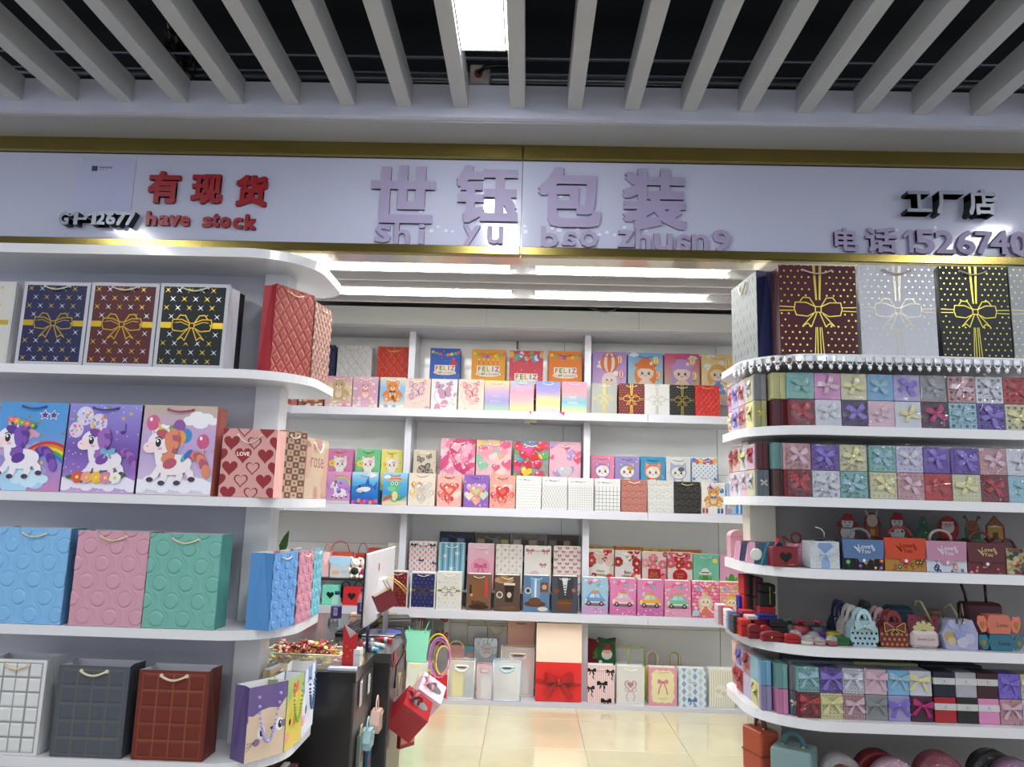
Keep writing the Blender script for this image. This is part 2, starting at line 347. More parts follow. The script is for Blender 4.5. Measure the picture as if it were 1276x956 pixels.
def relief(name, w, h, fn, parent, nx=44, y=0., mt=None):
    "embossed front sheet: fn(u, v) -> (height m, r, g, b arrays), u 0..1, v 0..h/w"
    nz = int(nx*h/w); u = np.linspace(0, 1, nx); v = np.linspace(0, h/w, nz); U, Vv = np.meshgrid(u, v)
    Hh, col = fn(U, Vv)
    P = np.stack([(U-.5)*w, y-.0005-Hh, Vv*w], -1).reshape(-1, 3); i = np.arange(nx*nz).reshape(nz, nx)
    F = np.stack([i[:-1, :-1], i[:-1, 1:], i[1:, 1:], i[1:, :-1]], -1).reshape(-1, 4)
    me = bpy.data.meshes.new(name); me.from_pydata(P.tolist(), [], F.tolist()); me.materials.append(mt or EMB)
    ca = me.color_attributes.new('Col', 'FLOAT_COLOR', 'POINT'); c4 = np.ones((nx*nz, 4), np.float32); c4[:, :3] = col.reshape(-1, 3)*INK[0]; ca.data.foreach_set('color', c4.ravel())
    me.shade_smooth()
    return link(name, me, parent)

# ------------------------------------------------------------------ materials of the place
WHITE = mat('#d9d9dc', .28, coat=.3, name='white_laminate')
WHITE_G = mat('#edefed', .14, coat=.6, name='white_gloss_panel')
SIGNW = mat('#b9bcd2', .14, coat=.7, name='sign_acrylic')
GOLD = mat('#94854c', .22, 1., name='brushed_gold', noise=.06, nscale=6.)
SLATM = mat('#b2b4b5', .45, name='slat_paint'); DARK = mat('#0d0f14', .7, name='plenum_dark')
BULK = mat('#c9cbdb', .4, name='bulkhead_paint'); SOFF = mat('#a3a3a3', .5, name='soffit_paint')
LEDM = mat('#fcfcf7', .5, emit=LED_IN, name='led_diffuser_inside'); LEDO = mat('#fbfdff', .5, emit=LED_OUT, name='led_diffuser_corridor')
GREYM = mat('#8f9094', .4, name='grey_metal'); CHROME = mat('#c8cacc', .15, 1., name='chrome')
BLACK = mat('#121214', .4, name='black_plastic'); CORD = mat('#d9cfb0', .7, name='cream_cord')
GOLDS = mat('#e0c26a', .25, 1., name='shiny_gold'); SILV = mat('#d4d6da', .22, 1., name='shiny_silver'); PAPW = mat('#e8e8ea', .6, name='white_paper')

# floor: glossy cream tiles, each its own piece with recessed joints
fl = struct(MB().box(-4.6, 4.6, -6.5, 3.5, -.05, -.004).build('floor', mat('#8d8468', .7, name='grout')))
TILE = mat('#c6bea0', .1, coat=.5, noise=.05, nscale=3.5, name='glazed_tile')
tme = MB().box(-.3147, .3147, -.3147, .3147, -.02, 0, .0015).mesh('tile', TILE)
tme2 = MB().box(-.3147, .3147, -.3147, .3147, -.02, 0, .0015).mesh('tile', mat('#c3c4c6', .15, coat=.4, noise=.04, nscale=3., name='corridor_tile'))  # unseen corridor tiles; grey is picked to cool light bounced onto the slats
for i in range(-4, 6):
    for j in range(-6, 6):
        o = link('tile', tme if j < 4 else tme2, fl); o.location = (-.234+.632*(i+.5), 2.65-.632*(j+.5)+.632, 0)
# walls of the shop
wb = struct(MB().box(-2.2, 2.2, 3.37, 3.45, 0, 3.3).build('wall_back', mat('#9b9d9e', .5)))
zs = [.02, .52, 1.12, 1.76, 2.40, 3.2]
xs = [-2.19, -.985, .292, 1.575, 2.19]
for a, b in zip(xs, xs[1:]):
    for c, d in zip(zs, zs[1:]): MB().box(a+.002, b-.002, 3.352, 3.37, c+.0015, d-.0015, .001).build('wall_panel', WHITE_G, wb)
wl = struct(MB().box(-2.3, -2.2, .5, 3.45, 0, 3.3).build('wall_left', mat('#9b9d9e', .5)))
for a, b in ((.5, 1.7), (1.7, 2.9), (2.9, 3.35)):
    for c, d in zip(zs, zs[1:]): MB().box(-2.2, -2.182, a+.002, b-.002, c+.0015, d-.0015, .001).build('wall_panel', WHITE_G, wl)
wr = struct(MB().box(2.2, 2.3, .5, 3.45, 0, 3.3).build('wall_right', mat('#c9cbcc', .3)))
struct(MB().box(-4.6, 4.6, .1, .22, 2.94, 3.9).build('wall_front', mat('#1a1c20', .7)))
struct(MB().box(-4.6, 4.6, .005, .1, 2.467, 2.94).build('trim_2', mat('#c9bda9', .12, .6, name='mirror_steel')))
# bulkhead over the fascia: upright face and soffit
struct(MB().box(-4.6, 4.6, -.228, -.2, 2.94, 3.073).build('trim_1', BULK))
struct(MB().box(-4.6, 4.6, -.2, .1, 2.932, 2.944).build('trim_3', SOFF))
# corridor ceiling: dark plenum with white box slats
ce = struct(MB().box(-4.6, 4.6, -6.5, .22, 3.9, 3.98).build('ceiling', DARK))
sme = MB().box(-.0285, .0285, -5.8, -.2285, 2.978, 3.078, .002).mesh('slat', SLATM)
for k in range(-17, 19):
    o = link('slat', sme, ce); o.location = (-.072+.2165*k, 0, 0)
# shop ceiling: slats running along the front, LED panels between them
ci = struct(MB().box(-2.3, 2.3, .1, 3.45, 3.12, 3.2).build('ceiling', mat('#8d8c90', .6)))
sm2 = MB().box(-2.2, 2.2, -.012, .012, 2.9, 3.0, .002).mesh('slat', mat('#c6c3c4', .4, name='shop_slat'))
for y in (.34, .52, .70, .88, 1.06, 1.24, 1.42, 1.612, 1.80, 1.955, 2.172, 2.34):
    o = link('slat', sm2, ci); o.location = (0, y, 0)
def led(label, x0, x1, y0, y1, z, m, frame):
    t = thing('ceiling_light', label, 'ceiling light', ((x0+x1)/2, (y0+y1)/2, z), group=None)
    w, d = (x1-x0)/2, (y1-y0)/2
    MB().box(-w, w, -d, d, .004, .012).build('diffuser', m, t)
    f = MB().box(-w, w, -d, -d+.006, 0, .05).box(-w, w, d-.006, d, 0, .05).box(-w, -w+.006, -d+.006, d-.006, 0, .05).box(w-.006, w, -d+.006, d-.006, 0, .05).box(-w, w, -d, d, .05, .06)
    f.build('light_frame', frame, t); return t
FR = mat('#c8c8ca', .4)
led('long white LED panel in the shop ceiling, front row left of the centre gap', -1.33, -.142, 1.434, 1.598, 2.898, LEDM, FR)
led('long white LED panel in the shop ceiling, front row right of the centre gap', .017, 1.185, 1.434, 1.598, 2.898, LEDM, FR)
led('long white LED panel in the shop ceiling, rear row left of the centre gap', -1.33, -.142, 1.972, 2.156, 2.898, LEDM, FR)
led('long white LED panel in the shop ceiling, rear row right of the centre gap', .02, 1.187, 1.972, 2.156, 2.898, LEDM, FR)
for y in (.349, .889):  # added panel rows hidden behind the sign, filling light onto the back shelves
    for a, b_, lb in ((-1.33, -.142, 'left'), (.02, 1.187, 'right')): led('added unseen LED fill panel in the shop ceiling behind the sign, %s %s' % ('first row' if y < .5 else 'second row', lb), a, b_, y+.005, y+.165, 2.898, LEDM, FR)
led('white LED strip light set between two corridor ceiling slats', -.258, -.104, -2.0, -.597, 2.974, LEDO, FR)
# the corridor's other strips of the same row, beside and behind the camera
for x, y in ((-2.345, -1.15), (2.418, -.9)):
    led('white LED strip light between the slats, beyond the frame to the %s' % ('left' if x < 0 else 'right'), x-.077, x+.077, y-1.4, y, 2.974, LEDO, FR)
for x, w in ((-2.345, 'left'), (-.181, 'middle'), (2.418, 'right')):
    led('white LED strip light between the slats behind the viewer, %s one' % w, x-.077, x+.077, -5.2, -3.8, 2.974, LEDO, FR)
# pipes and the junction box in the plenum
for n, (y, z, r, c, lb) in enumerate(((-.10, at(640, 73, Y=-.10).z, .008, '#7d828b', 'thin grey conduit pipe, the upper one above the slats'), (-.09, at(640, 93, Y=-.09).z, .008, '#6f747d', 'dark conduit pipe between two others above the bulkhead'), (-.05, at(640, 100, Y=-.05).z, .014, '#a9adb2', 'thick pale conduit pipe just above the white bulkhead'))):
    tag(MB().tube([(-4.5, y, z), (4.5, y, z)], r, 8).build('conduit_pipe', mat(c, .35, .7)), lb, 'pipe')
tag(MB().box(-4.5, 4.5, -.62, -.5, 3.52, 3.6).build('ceiling_channel', mat('#06070b', .6)), 'black steel channel running across the dark ceiling void', 'channel')
p0, p1 = at(586, 80, Y=-.15), at(610, 105, Y=-.15)
jb = thing('junction_box', 'grey steel junction box above the bulkhead, under the lit ceiling strip', 'box', ((p0.x+p1.x)/2, -.15, p1.z))
w, h = (p1.x-p0.x)/2, p0.z-p1.z
MB().box(-w, w, 0, .06, 0, h, .004).build('body', mat('#b5aca3', .5, noise=.15, nscale=60.), jb)
MB().lathe([(.016, -.012), (.016, .0), (.012, .004)], (-.005, 0, h*.5), 12, axis='y').build('cable_gland', mat('#8c2f26', .5), jb)
MB().tube([(-.005, -.012, h*.5), (.02, -.03, h*.62), (.06, -.03, h*.72), (.16, -.03, h*.7)], .009, 7).build('cable', BLACK, jb)
b = bmesh.new(); bmesh.ops.create_grid(b, x_segments=16, y_segments=9, size=1)
for v in b.verts: v.co = Vector((v.co.x*.075, -.08+.02*v.co.y+random.uniform(-.02, .02), 3.5+v.co.y*.07-v.co.x*.05+random.uniform(-.02, .02)))
me = bpy.data.meshes.new('foil_duct'); b.to_mesh(me); b.free(); me.materials.append(mat('#5f5a55', .35, .9))
o = link('foil_duct', me); o.location = (at(222, 60, Y=-.1).x, 0, at(222, 60, Y=-.1).z-3.5)
o.modifiers.new('thick', 'SOLIDIFY').thickness = .006
tag(o, 'crumpled silver foil duct in the dark ceiling void at left', 'duct')

# ------------------------------------------------------------------ the shop sign
sg = thing('shop_sign', 'long pale lavender shop sign in gold rails carrying raised Chinese lettering', 'sign', (0, 0, 2.465))
def sgm(o): o.location = (0, 0, -2.465); return o
XJ = -.05
for a, b_ in ((-4.5, XJ-.0015), (XJ+.0015, 4.5)):
    sgm(MB().box(a, b_, -.008, .006, 2.503, 2.872, .001).build('sign_panel', SIGNW, sg))
    sgm(MB().box(a, b_, -.03, .006, 2.874, 2.934, .003).build('gold_rail', GOLD, sg))
    sgm(MB().box(a, b_, -.03, .006, 2.465, 2.501, .003).build('gold_rail', GOLD, sg))
LAV = mat('#988eae', .55, name='lavender_foam'); LAVS = mat('#8f88a6', .6); RED = mat('#920d1a', .35, coat=.3, name='red_acrylic'); REDS = mat('#7c0a16', .4)
SIL = mat('#858a95', .35, .3, name='silver_face'); DKS = mat('#0e1013', .5, name='dark_return')
def sign_letters(items, mats, depth, bold, label=None):
    for it in items:
        ch, x0, y0, x1, y1 = it[:5]; mir = len(it) > 5
        ym = -.008-depth
        a = at(x0, (y0+y1)/2, Y=ym); c = at(x1, (y0+y1)/2, Y=ym); t = at((x0+x1)/2, y0, Y=ym); d = at((x0+x1)/2, y1, Y=ym)
        o = sgm(letter('letter', ch, a.x, c.x, d.z, t.z, -.008, depth, mats, sg, bold, mir))
        if label: o['label'] = label
sign_letters([('世', 462, 206, 542, 278), ('钰', 568, 206, 646, 278), ('包', 670, 208, 750, 283), ('装', 776, 210, 856, 287)], (LAV, LAVS), .012, .035, 'large raised lavender character')
sign_letters([('s', 467, 280, 487, 302), ('h', 491, 278, 511, 304), ('i', 521, 279, 529, 304), ('y', 577, 281, 598, 306), ('u', 607, 282, 627, 304), ('b', 674, 282, 696, 308), ('a', 700, 288, 718, 306, 1), ('o', 722, 287, 745, 308),
    ('z', 770, 287, 790, 308), ('h', 792, 284, 811, 311), ('u', 815, 291, 838, 312), ('a', 840, 292, 860, 313, 1), ('n', 862, 292, 883, 313), ('9', 888, 286, 911, 314)], (LAV, LAVS), .012, .03, 'small raised lavender letter')
sign_letters([('有', 184, 213, 224, 253), ('现', 238, 217, 277, 254), ('货', 293, 218, 333, 257)], (RED, REDS), .014, .04, 'red raised character')
sign_letters([('h', 182, 263, 195, 281), ('a', 198, 268, 211, 281), ('v', 211, 268, 224, 282), ('e', 224, 269, 236, 282), ('s', 252, 270, 264, 283), ('t', 265, 266, 273, 283), ('o', 274, 270, 287, 284), ('c', 290, 271, 302, 285), ('k', 305, 267, 319, 286)], (RED, REDS), .012, .06, 'red raised letter')
sign_letters([('G', 73, 264, 86, 280), ('-', 96, 271, 108, 274), ('2', 120, 264, 131, 280), ('6', 132, 264, 144, 280), ('7', 144, 264, 157, 281), ('7', 156, 264, 168, 281)], (SIL, DKS), .035, .05, 'grey faced number in deep black returns')
sign_letters([('工', 1130, 238, 1161, 264), ('厂', 1167, 238, 1202, 267), ('店', 1207, 236, 1241, 268)], (SIL, DKS), .05, .03, 'grey faced character in deep black returns')
sign_letters([('电', 1040, 284, 1070, 313), ('话', 1079, 283, 1118, 315), ('5', 1140, 286, 1165, 316), ('2', 1166, 287, 1190, 316), ('6', 1192, 287, 1216, 317), ('7', 1216, 288, 1238, 317), ('4', 1234, 287, 1258, 317), ('0', 1259, 288, 1282, 319)], (LAV, LAVS), .014, .03, 'small raised lavender character')
for x0, y0, x1, y1, ms, dp, lb in ((87, 264, 96, 280, (SIL, DKS), .035, 'grey faced number in deep black returns'), (109, 264, 119, 280, (SIL, DKS), .035, 'grey faced number in deep black returns'), (1126, 286, 1139, 315, (LAV, LAVS), .014, 'small raised lavender number')):
    a, c = at(x0, y0, Y=-.008-dp), at(x1, y1, Y=-.008-dp); w, h = c.x-a.x, a.z-c.z
    o = MB().prism([(c.x-w*.48, c.z), (c.x, c.z), (c.x, a.z), (c.x-w*.42, a.z), (a.x, a.z-h*.25), (a.x, a.z-h*.38), (c.x-w*.48, a.z-h*.24)], -.008-dp, -.009, 'y').build('letter', list(ms), sg)
    for p in o.data.polygons: p.material_index = 0 if abs(p.normal.y) > .7 else 1
    sgm(o)['label'] = lb
# adhesive residue flecks
for px, py, r in ((532, 279, 2), (538, 288, 3), (546, 283, 2.5), (556, 288, 3), (564, 289, 2.5), (633, 288, 3), (644, 289, 2.5), (654, 282, 2), (655, 289, 3), (688, 285, 2.5), (697, 287, 4), (720, 285, 3), (747, 293, 3), (756, 290, 3), (766, 293, 2.5), (778, 284, 3), (805, 287, 3), (524, 264, 2.5), (699, 245, 3), (610, 258, 3), (1165, 284, 2.5), (1117, 287, 2.5)):
    c = at(px, py, Y=-.008); q = r/330.
    sgm(MB().prism([(c.x-q, c.z-q*.6), (c.x+q*.4, c.z-q), (c.x+q, c.z+q*.2), (c.x+q*.2, c.z+q), (c.x-q*.8, c.z+q*.5)], -.0105, -.008, 'y').build('glue_fleck', mat('#d5d4e4', .3), sg))
# the taped sheet of paper (its code is left out)
p = at(97, 197, Y=-.009); q = at(163, 262, Y=-.009)
t = thing('taped_notice', 'pale sheet of paper taped on the sign above the raised unit number', 'notice', ((p.x+q.x)/2, -.0095, q.z))
A = Art(q.x-p.x, p.z-q.z); A.bg('#aeb1cf'); A.rect(.26, A.H*.75, .36, A.H*.85, '#3f4358')
for k in range(5): A.rect(.39+.045*k, A.H*.805, .425+.045*k, A.H*.84, '#6b6f8a', 0, k == 0)
for k in range(3): A.rect(.39+.05*k, A.H*.76, .42+.05*k, A.H*.785, '#9396b0', 0, k == 0)
A.build('sheet', t, 0.)
MB().box(-.006, .006, -.0012, -.0004, p.z-q.z-.012, p.z-q.z-.004).build('tape', mat('#c9cce0', .2), t).location.x = -(q.x-p.x)/2+.012

# ------------------------------------------------------------------ display shelves beside the opening
def d_end(xe, xs, sgn):
    "outline of a shelf board with a rounded end at xe; sgn=+1: the end is on the right"
    rx = abs(xe-xs); P = [(xe-sgn*1.85, -.12)]
    for k in range(0, 13):
        a = -PI/2+PI/2*k/12; P.append((xs+sgn*rx*math.cos(a), .12+.24*math.sin(a)))
    for k in range(0, 9):
        a = PI/2*k/8; P.append((xe-sgn*.13+sgn*.13*math.cos(a), .33+.13*math.sin(a)))
    P.append((xe-sgn*1.85, .46))
    return P if sgn > 0 else P[::-1]
LZ = [1.963, 1.485, 1.012, .567, .14]; RZ = [2.076, 1.807, 1.545, 1.291, 1.025, .778, .42]
LX, RX = -.86, .835
lu = thing('display_shelf', 'white open display shelf with rounded end, left of the shop opening', 'display shelf', (0, 0, 0))
for z in LZ: MB().prism(d_end(LX, -1.12, 1), z-.034, z).build('shelf_board', WHITE, lu)
MB().prism(d_end(LX, -1.12, 1), 2.403, 2.44).build('top_board', WHITE, lu)
MB().box(-2.7, -1.11, .14, .16, .04, 2.403).build('back_panel', mat('#b9b9c4', .35, coat=.2), lu)
MB().box(-1.11, -1.008, .1, .2, 0, 2.403, .002).build('end_post', WHITE, lu)
MB().box(-2.7, -1.12, -.06, .4, 0, .1).build('plinth', WHITE, lu)
ru = thing('display_shelf', 'white open display shelf with rounded end, right of the shop opening', 'display shelf', (0, 0, 0))
for i, z in enumerate(RZ): MB().prism(d_end(RX, 1.095, -1), z-(.028 if i == 0 else .034), z).build('shelf_board', WHITE, ru)
MB().box(1.018, 2.7, .27, .29, .04, 2.045).build('back_panel', mat('#8f8b87', .45, coat=.1), ru)
MB().box(.912, 1.018, .24, .34, 0, 2.045, .002).build('end_post', mat('#d2cebe', .35), ru)
MB().box(1.1, 2.7, -.06, .4, 0, .1).build('plinth', WHITE, ru)
# crystal fringe along the top right shelf: pieces each its own
cme = MB().box(-.012, .012, -.006, 0, -.012, .010, .004).tube([(-.012, -.004, -.012), (-.008, -.006, -.022), (0, -.006, -.026), (.008, -.006, -.022), (.012, -.004, -.012)], .0022, 5).lathe([(.001, -.044), (.007, -.037), (.008, -.031), (.004, -.024), (.002, -.02)], (0, -.005, 0), 8).mesh('crystal_drop', mat('#eef0f4', .12, .3, coat=1., name='crystal'))
cf = bpy.data.objects.new('crystal_fringe', None); COL.objects.link(cf); cf.parent = ru; cf.location = (0, 0, 2.06)
pts = d_end(RX, 1.095, -1)[::-1]
pts = [Vector((x, y-.0)) for x, y in pts if y < .2 and x < 2.3]
pts = sorted(pts, key=lambda p: -p.x); pts = [Vector((2.3, -.12))]+pts; acc = 0; band = []
for a, b_ in zip(pts, pts[1:]):
    L = (b_-a).length; d = (b_-a).normalized() if L > 1e-6 else Vector((1, 0)); nrm = Vector((d.y, -d.x)); nrm = nrm if nrm.dot(Vector((-1, -1))) > 0 else -nrm
    s_ = (-acc) % .036
    while s_ < L:
        q = a+d*s_+nrm*.004; o = link('crystal_drop', cme, cf); o.location = (q.x, q.y, -.002); o.rotation_euler = (0, random.uniform(-.15, .15), math.atan2(nrm.y, nrm.x)+PI/2); s_ += .036
    acc = (acc+L) % .036; band.append(a+nrm*.003)
MB().strip([(p.x, p.y, .008) for p in band], [(p.x, p.y, -.012) for p in band]).build('jewelled_band', mat('#c9ccd2', .18, .7, noise=.3, nscale=400.), cf)
for k, px in enumerate((962, 972, 983)):
    c = at(px, 448+k*.4, Y=-.126)
    o = MB().lathe([(.0075-.001*(k == 1), -.004), (.009-.002*(k == 1), -.001), (.009-.002*(k == 1), 0)], (0, 0, 0), 12, axis='y').build('brown_sticker', mat('#6b5a3e', .6), ru)
    o.location = (c.x, -.134, c.z); o['label'] = 'brown round sticker'

# ------------------------------------------------------------------ wall shelving at the back of the shop
BY = 2.93; BZ = [2.2, 1.442, .672, .03]; WHITE = mat('#bdbdc8', .3, coat=.3, name='shelf_laminate')
bu = thing('back_shelving', 'white wall shelving with uprights across the back of the shop', 'shelving', (0, 0, 0))
for z in BZ[:3]:
    for a, b_ in ((-1.885, -1.60), (-1.598, .93), (.932, 2.17)): MB().box(a, b_, BY, 3.35, z-.062, z, .0015).build('shelf_board', WHITE, bu)
MB().box(-1.885, 2.17, BY, 3.35, 0, .03).build('base_board', WHITE, bu)
for a, b_ in ((-2.18, -.36), (-.358, .86), (.862, 2.17)): MB().box(a, b_, BY-.005, BY+.02, 2.872, 3.02, .001).build('top_panel', WHITE_G, bu)
MB().box(-1.885, 2.17, BY, 3.35, 2.852, 2.872).build('top_board', WHITE, bu)
for px, w in ((507.5, 8.6), (731.3, 8.6), (None, 0)):
    x = at(px, 560, Y=3.06).x if px else 1.93
    for a, b_ in ((.03, BZ[2]-.062), (BZ[2], BZ[1]-.062), (BZ[1], BZ[0]-.062), (BZ[0], 2.852)): MB().box(x-.026, x+.026, 3.06, 3.35, a, b_).build('upright', WHITE, bu)
# side run along the left wall, meeting it in the corner
su = thing('side_shelving', 'white wall shelving along the left wall, meeting the back run in the corner', 'shelving', (0, 0, 0))
for z in BZ[:3]: MB().box(-2.18, -1.888, 1.9, 3.35, z-.062, z, .0015).build('shelf_board', WHITE, su)
MB().box(-2.18, -1.888, 1.9, 3.35, 0, .03).build('base_board', WHITE, su)
MB().box(-2.18, -1.888, 1.9, 1.93, 0, 2.9).build('upright', WHITE, su)
# risers that lift the rear row of bags
RIS = .125
for (x0, x1) in ((-1.86, -.99), (-.92, .43), (.52, 1.89)):
    for z in BZ[:3]:
        if (x0, z) != (-1.86, BZ[2]):
            MB().box(x0, x1, 3.1, 3.3, z+RIS-.012, z+RIS, .002).box(x0, x0+.012, 3.11, 3.3, z, z+RIS-.012).box(x1-.012, x1, 3.11, 3.3, z, z+RIS-.012).build('riser_step', WHITE, bu)
# thin chrome pole behind the middle bay, dangling wire under the shop ceiling
pz = at(645, 433, Y=3.33).z
MB().lathe([(.008, pz-.1), (.008, 2.85)], (at(645, 420, Y=3.33).x, 3.33, 0), 8).build('chrome_pole', CHROME, bu)
w0, w1 = at(733, 383, Y=2.36), at(772, 384, Y=2.36)
tag(MB().tube([(w0.x+(w1.x-w0.x)*k/8, 2.345, 2.897-.03*math.sin(PI*k/8)) for k in range(9)], .005, 6).build('loose_wire', BLACK), 'black loose wire sagging under the rear of the shop ceiling', 'wire')
# pale screwed ceiling box under the top shelf and the pink tags on its edge
c = at(661, 524, Y=3.1)
t = bpy.data.objects.new('cable_box', None); COL.objects.link(t); t.parent = bu; t.location = (c.x, 3.0, BZ[0]-.062)
MB().box(-.05, .05, 0, .06, -.022, 0, .002).build('body', mat('#d8d3b5', .5), t); MB().tube([(.0, .0, -.022), (.02, -.005, -.03), (.045, -.005, -.026)], .004, 6).build('wire', BLACK, t)
for px, w in ((660.5, .009), (700, .024)):
    c = at(px, 516, Y=BY-.002); o = MB().prism([(-w, .012), (w, .012), (w*.8, -.02)], -.0015, -.0003, 'y').build('paper_tag', mat('#f0307a', .5), bu); o.location = (c.x, BY, 2.19); o['label'] = 'bright pink paper scrap'

# ------------------------------------------------------------------ gift bags
BODY = {}
def bag_body(w, h, d, inner='#eeeeee'):
    b = bmesh.new(); g = d*.12; hb = min(d*.5, h*.3)
    def shell(t, mi):
        W2, y0, y1 = w/2-t, t, d-t; z0 = t
        V = lambda x, y, z: b.verts.new((x, y, z))
        F0, F1 = [(V(q*W2, y0, z0), V(q*W2, y0, h)) for q in (-1, 1)], None
        (fl0, fl1), (fr0, fr1) = F0
        (bl0, bl1), (br0, br1) = [(V(q*W2, y1, z0), V(q*W2, y1, h)) for q in (-1, 1)]
        fs = [(fl0, fr0, fr1, fl1), (br0, bl0, bl1, br1), (fl0, bl0, br0, fr0)]
        for q, a0, a1, c0, c1 in ((-1, fl0, fl1, bl0, bl1), (1, fr0, fr1, br0, br1)):
            m0 = V(q*W2, (y0+y1)/2, hb); m1 = V(q*(W2-g), (y0+y1)/2, h)
            fs += [(a0, c0, m0), (a0, m0, m1, a1), (c0, c1, m1, m0)]
        for f in fs: b.faces.new(f).material_index = mi
    shell(0, 0); shell(.0016, 1)
    me = bpy.data.meshes.new('body'); b.to_mesh(me); b.free()
    return me
def rope(x, z, r, sag, ya=-.004, n=7, up=0.):
    return [(x*(2*k/n-1), ya-.004*math.sin(PI*k/n), z-sag*math.sin(PI*k/n)+up*math.sin(PI*k/n)) for k in range(n+1)]
HSH = {}
def bag(label, x0, x1, y, z, h, d, color, art=None, rel=None, handle='#e6ddc8', hw=.2, cat='gift bag', group=None, rz=0., rx=0., inner='#ececec', rough=.45, hz=.93, hr=None, sag=.011, name='gift_bag', border=None):
    w = math.hypot(x1-x0, 0) if not isinstance(x0, Vector) else (x1-x0).length
    if isinstance(x0, Vector): c = (x0+x1)/2; loc = (c.x, c.y, z+.0012); rz = math.atan2(x1.y-x0.y, x1.x-x0.x)
    else: loc = ((x0+x1)/2, y, z+.0012)
    t = thing(name, label, cat, loc, rz, group, rx)
    link('body', bag_body(w, h, d), t).data.materials.append(mat(color, rough)); t.children[0].data.materials.append(mat(inner, .6))
    if rel: relief('embossed_front', w, h, rel, t, 100 if w > .2 else 80 if h > .24 else 44)
    elif art:
        A = Art(w, h); art(A); A.build('front_print', t, -.0006)
    if handle:
        r = hr or max(.0022, w*.0115)
        m = MB().tube(rope(w*hw, h*hz, r, sag*w/.2, -.003-r), r, 6)
        for q in (-1, 1): m.lathe([(r*1.7, -.0018), (r*1.7, 0)], (q*w*hw, -.001, h*hz), 8, axis='y')
        m.build('handle', mat(handle, .7), t)
    return t
def row(z, Y, d, items, dx=0, riser=0.):
    "items: (label, px left, px right, px top, colour, art or relief, options); front faces stand on the plane y=Y"
    for it in items:
        lb, a, b, top, colr, art = it[:6]; op = it[6] if len(it) > 6 else {}
        bt = at((a+b)/2, (top+op.pop('pb', top+55))/2, Y=Y)
        zt = at((a+b)/2, top, Y=Y).z; xa = at(a, top+25, Y=Y).x; xb = at(b, top+25, Y=Y).x
        kw = {'rel': art} if op.pop('rel', False) else {'art': art}
        bag(lb, xa, xb, Y, z+riser, zt-z-riser, op.pop('d', d), colr, **kw, **op)

# --- relief patterns
def L3(h): return np.array(lin(h))
def rel_diamond(c, line, n=4, amp=.0035):
    def f(U, V):
        a = (U*n+V*n*.78) % 1; b = (U*n-V*n*.78) % 1
        da = np.minimum(a, 1-a); db = np.minimum(b, 1-b); e = np.minimum(da, db)
        H = amp*np.clip((e-.06)/.16, 0, 1)
        m = (np.abs(e-.2) < .045)[..., None] if line else np.zeros(U.shape+(1,), bool)
        return H, np.where(m, L3(line or c), L3(c))
    return f
def rel_ogee(c, p=.37, q=.235, amp=.005):
    def f(U, V):
        i = np.floor(V/q); off = (i % 2)*.5
        uu = ((U/p+off) % 1-.5)*p; vv = V-(i+.5)*q; r = np.hypot(uu, vv)
        dome = np.where(r < .092, .75+.25*np.sqrt(np.clip(1-(r/.092)**2, 0, 1)), 0); groove = np.exp(-((r-.104)/.011)**2)
        H = .45+.5*dome-.45*groove*(r > .092)
        for k in range(-1, 8):
            sg = 1 if k % 2 == 0 else -1
            xl = (k+1)*p/2+p/4*0 + p/4 - p/2 + sg*.05*np.cos(PI*(V-q/2)/q)*-1
            for o in (-.011, .011): H = H-.38*np.exp(-((U-xl-o)/.0075)**2)*(r > .12)
        return amp*H, np.broadcast_to(L3(c), U.shape+(3,)).copy()
    return f
def rel_grid(c, line, nx=4, amp=.004, frame=None, ln=.02):
    def f(U, V):
        mg = .06; u = (U-mg)/(1-2*mg)*nx; Ht = V.max(); nz = round((Ht-mg*1.2)/((1-2*mg)/nx)); v = (V-mg*.6)/(Ht-mg*1.4)*nz
        ins = (u > 0) & (u < nx) & (v > 0) & (v < nz); eu = np.minimum(u % 1, 1-u % 1); ev = np.minimum(v % 1, 1-v % 1); e = np.minimum(eu, ev)
        H = np.where(ins, amp*np.clip((e-.04)/.1, 0, 1), 0)
        m = (ins & (e < ln*3))[..., None]
        return H, np.where(m, L3(line), L3(c))
    return f
def rel_rings(c, line, n=3.4, amp=.003):
    def f(U, V):
        i = np.floor(V*n*1.15); uu = (U*n+(i % 2)*.5) % 1-.5; vv = (V*n*1.15) % 1-.5; r = np.hypot(uu, vv)
        H = amp*(np.cos(r*34)*.5+.5)*(r < .5)
        m = ((np.abs(r-.44) < .05) | (np.abs(r-.2) < .05) | (r < .05))[..., None]
        return H, np.where(m, L3(line), L3(c))
    return f
# --- printed fronts
def art_starfoil(bg, frame='#d2d2da', dark='#ffffff', bow='gold'):
    def f(A):
        A.bg(frame); A.rect(.05, .05, .95, A.H-.05, bg)
        for j in range(9):
            A.z += A.st
            for i in range(6):
                x = .11+i*.165+(.0825 if j % 2 else 0); y = .1+j*(A.H-.2)/8
                if x < .93: A.star(x, y, .058, '#d9dbe4' if (i+j) % 2 else '#d6b64e', 4, .16, PI/4, 2 if (i+j) % 2 else 1, False)
        y = A.H*.5
        for a, b in ((.05, .2), (.8, .95)): A.rect(a, y-.04, b, y+.045, '#d9b640', 1)
        A.ell(.5, y-.03, .27, .23, bg); A.bow_line(.5, y, .29, .014, '#c9a63c' if bow == 'gold' else bow, 1)
        for q in (-1, 1): A.line([(.5+q*.04, y), (.5+q*.16, y+.05), (.5+q*.24, y+.04)], .01, '#c9a63c', 1)
    return f
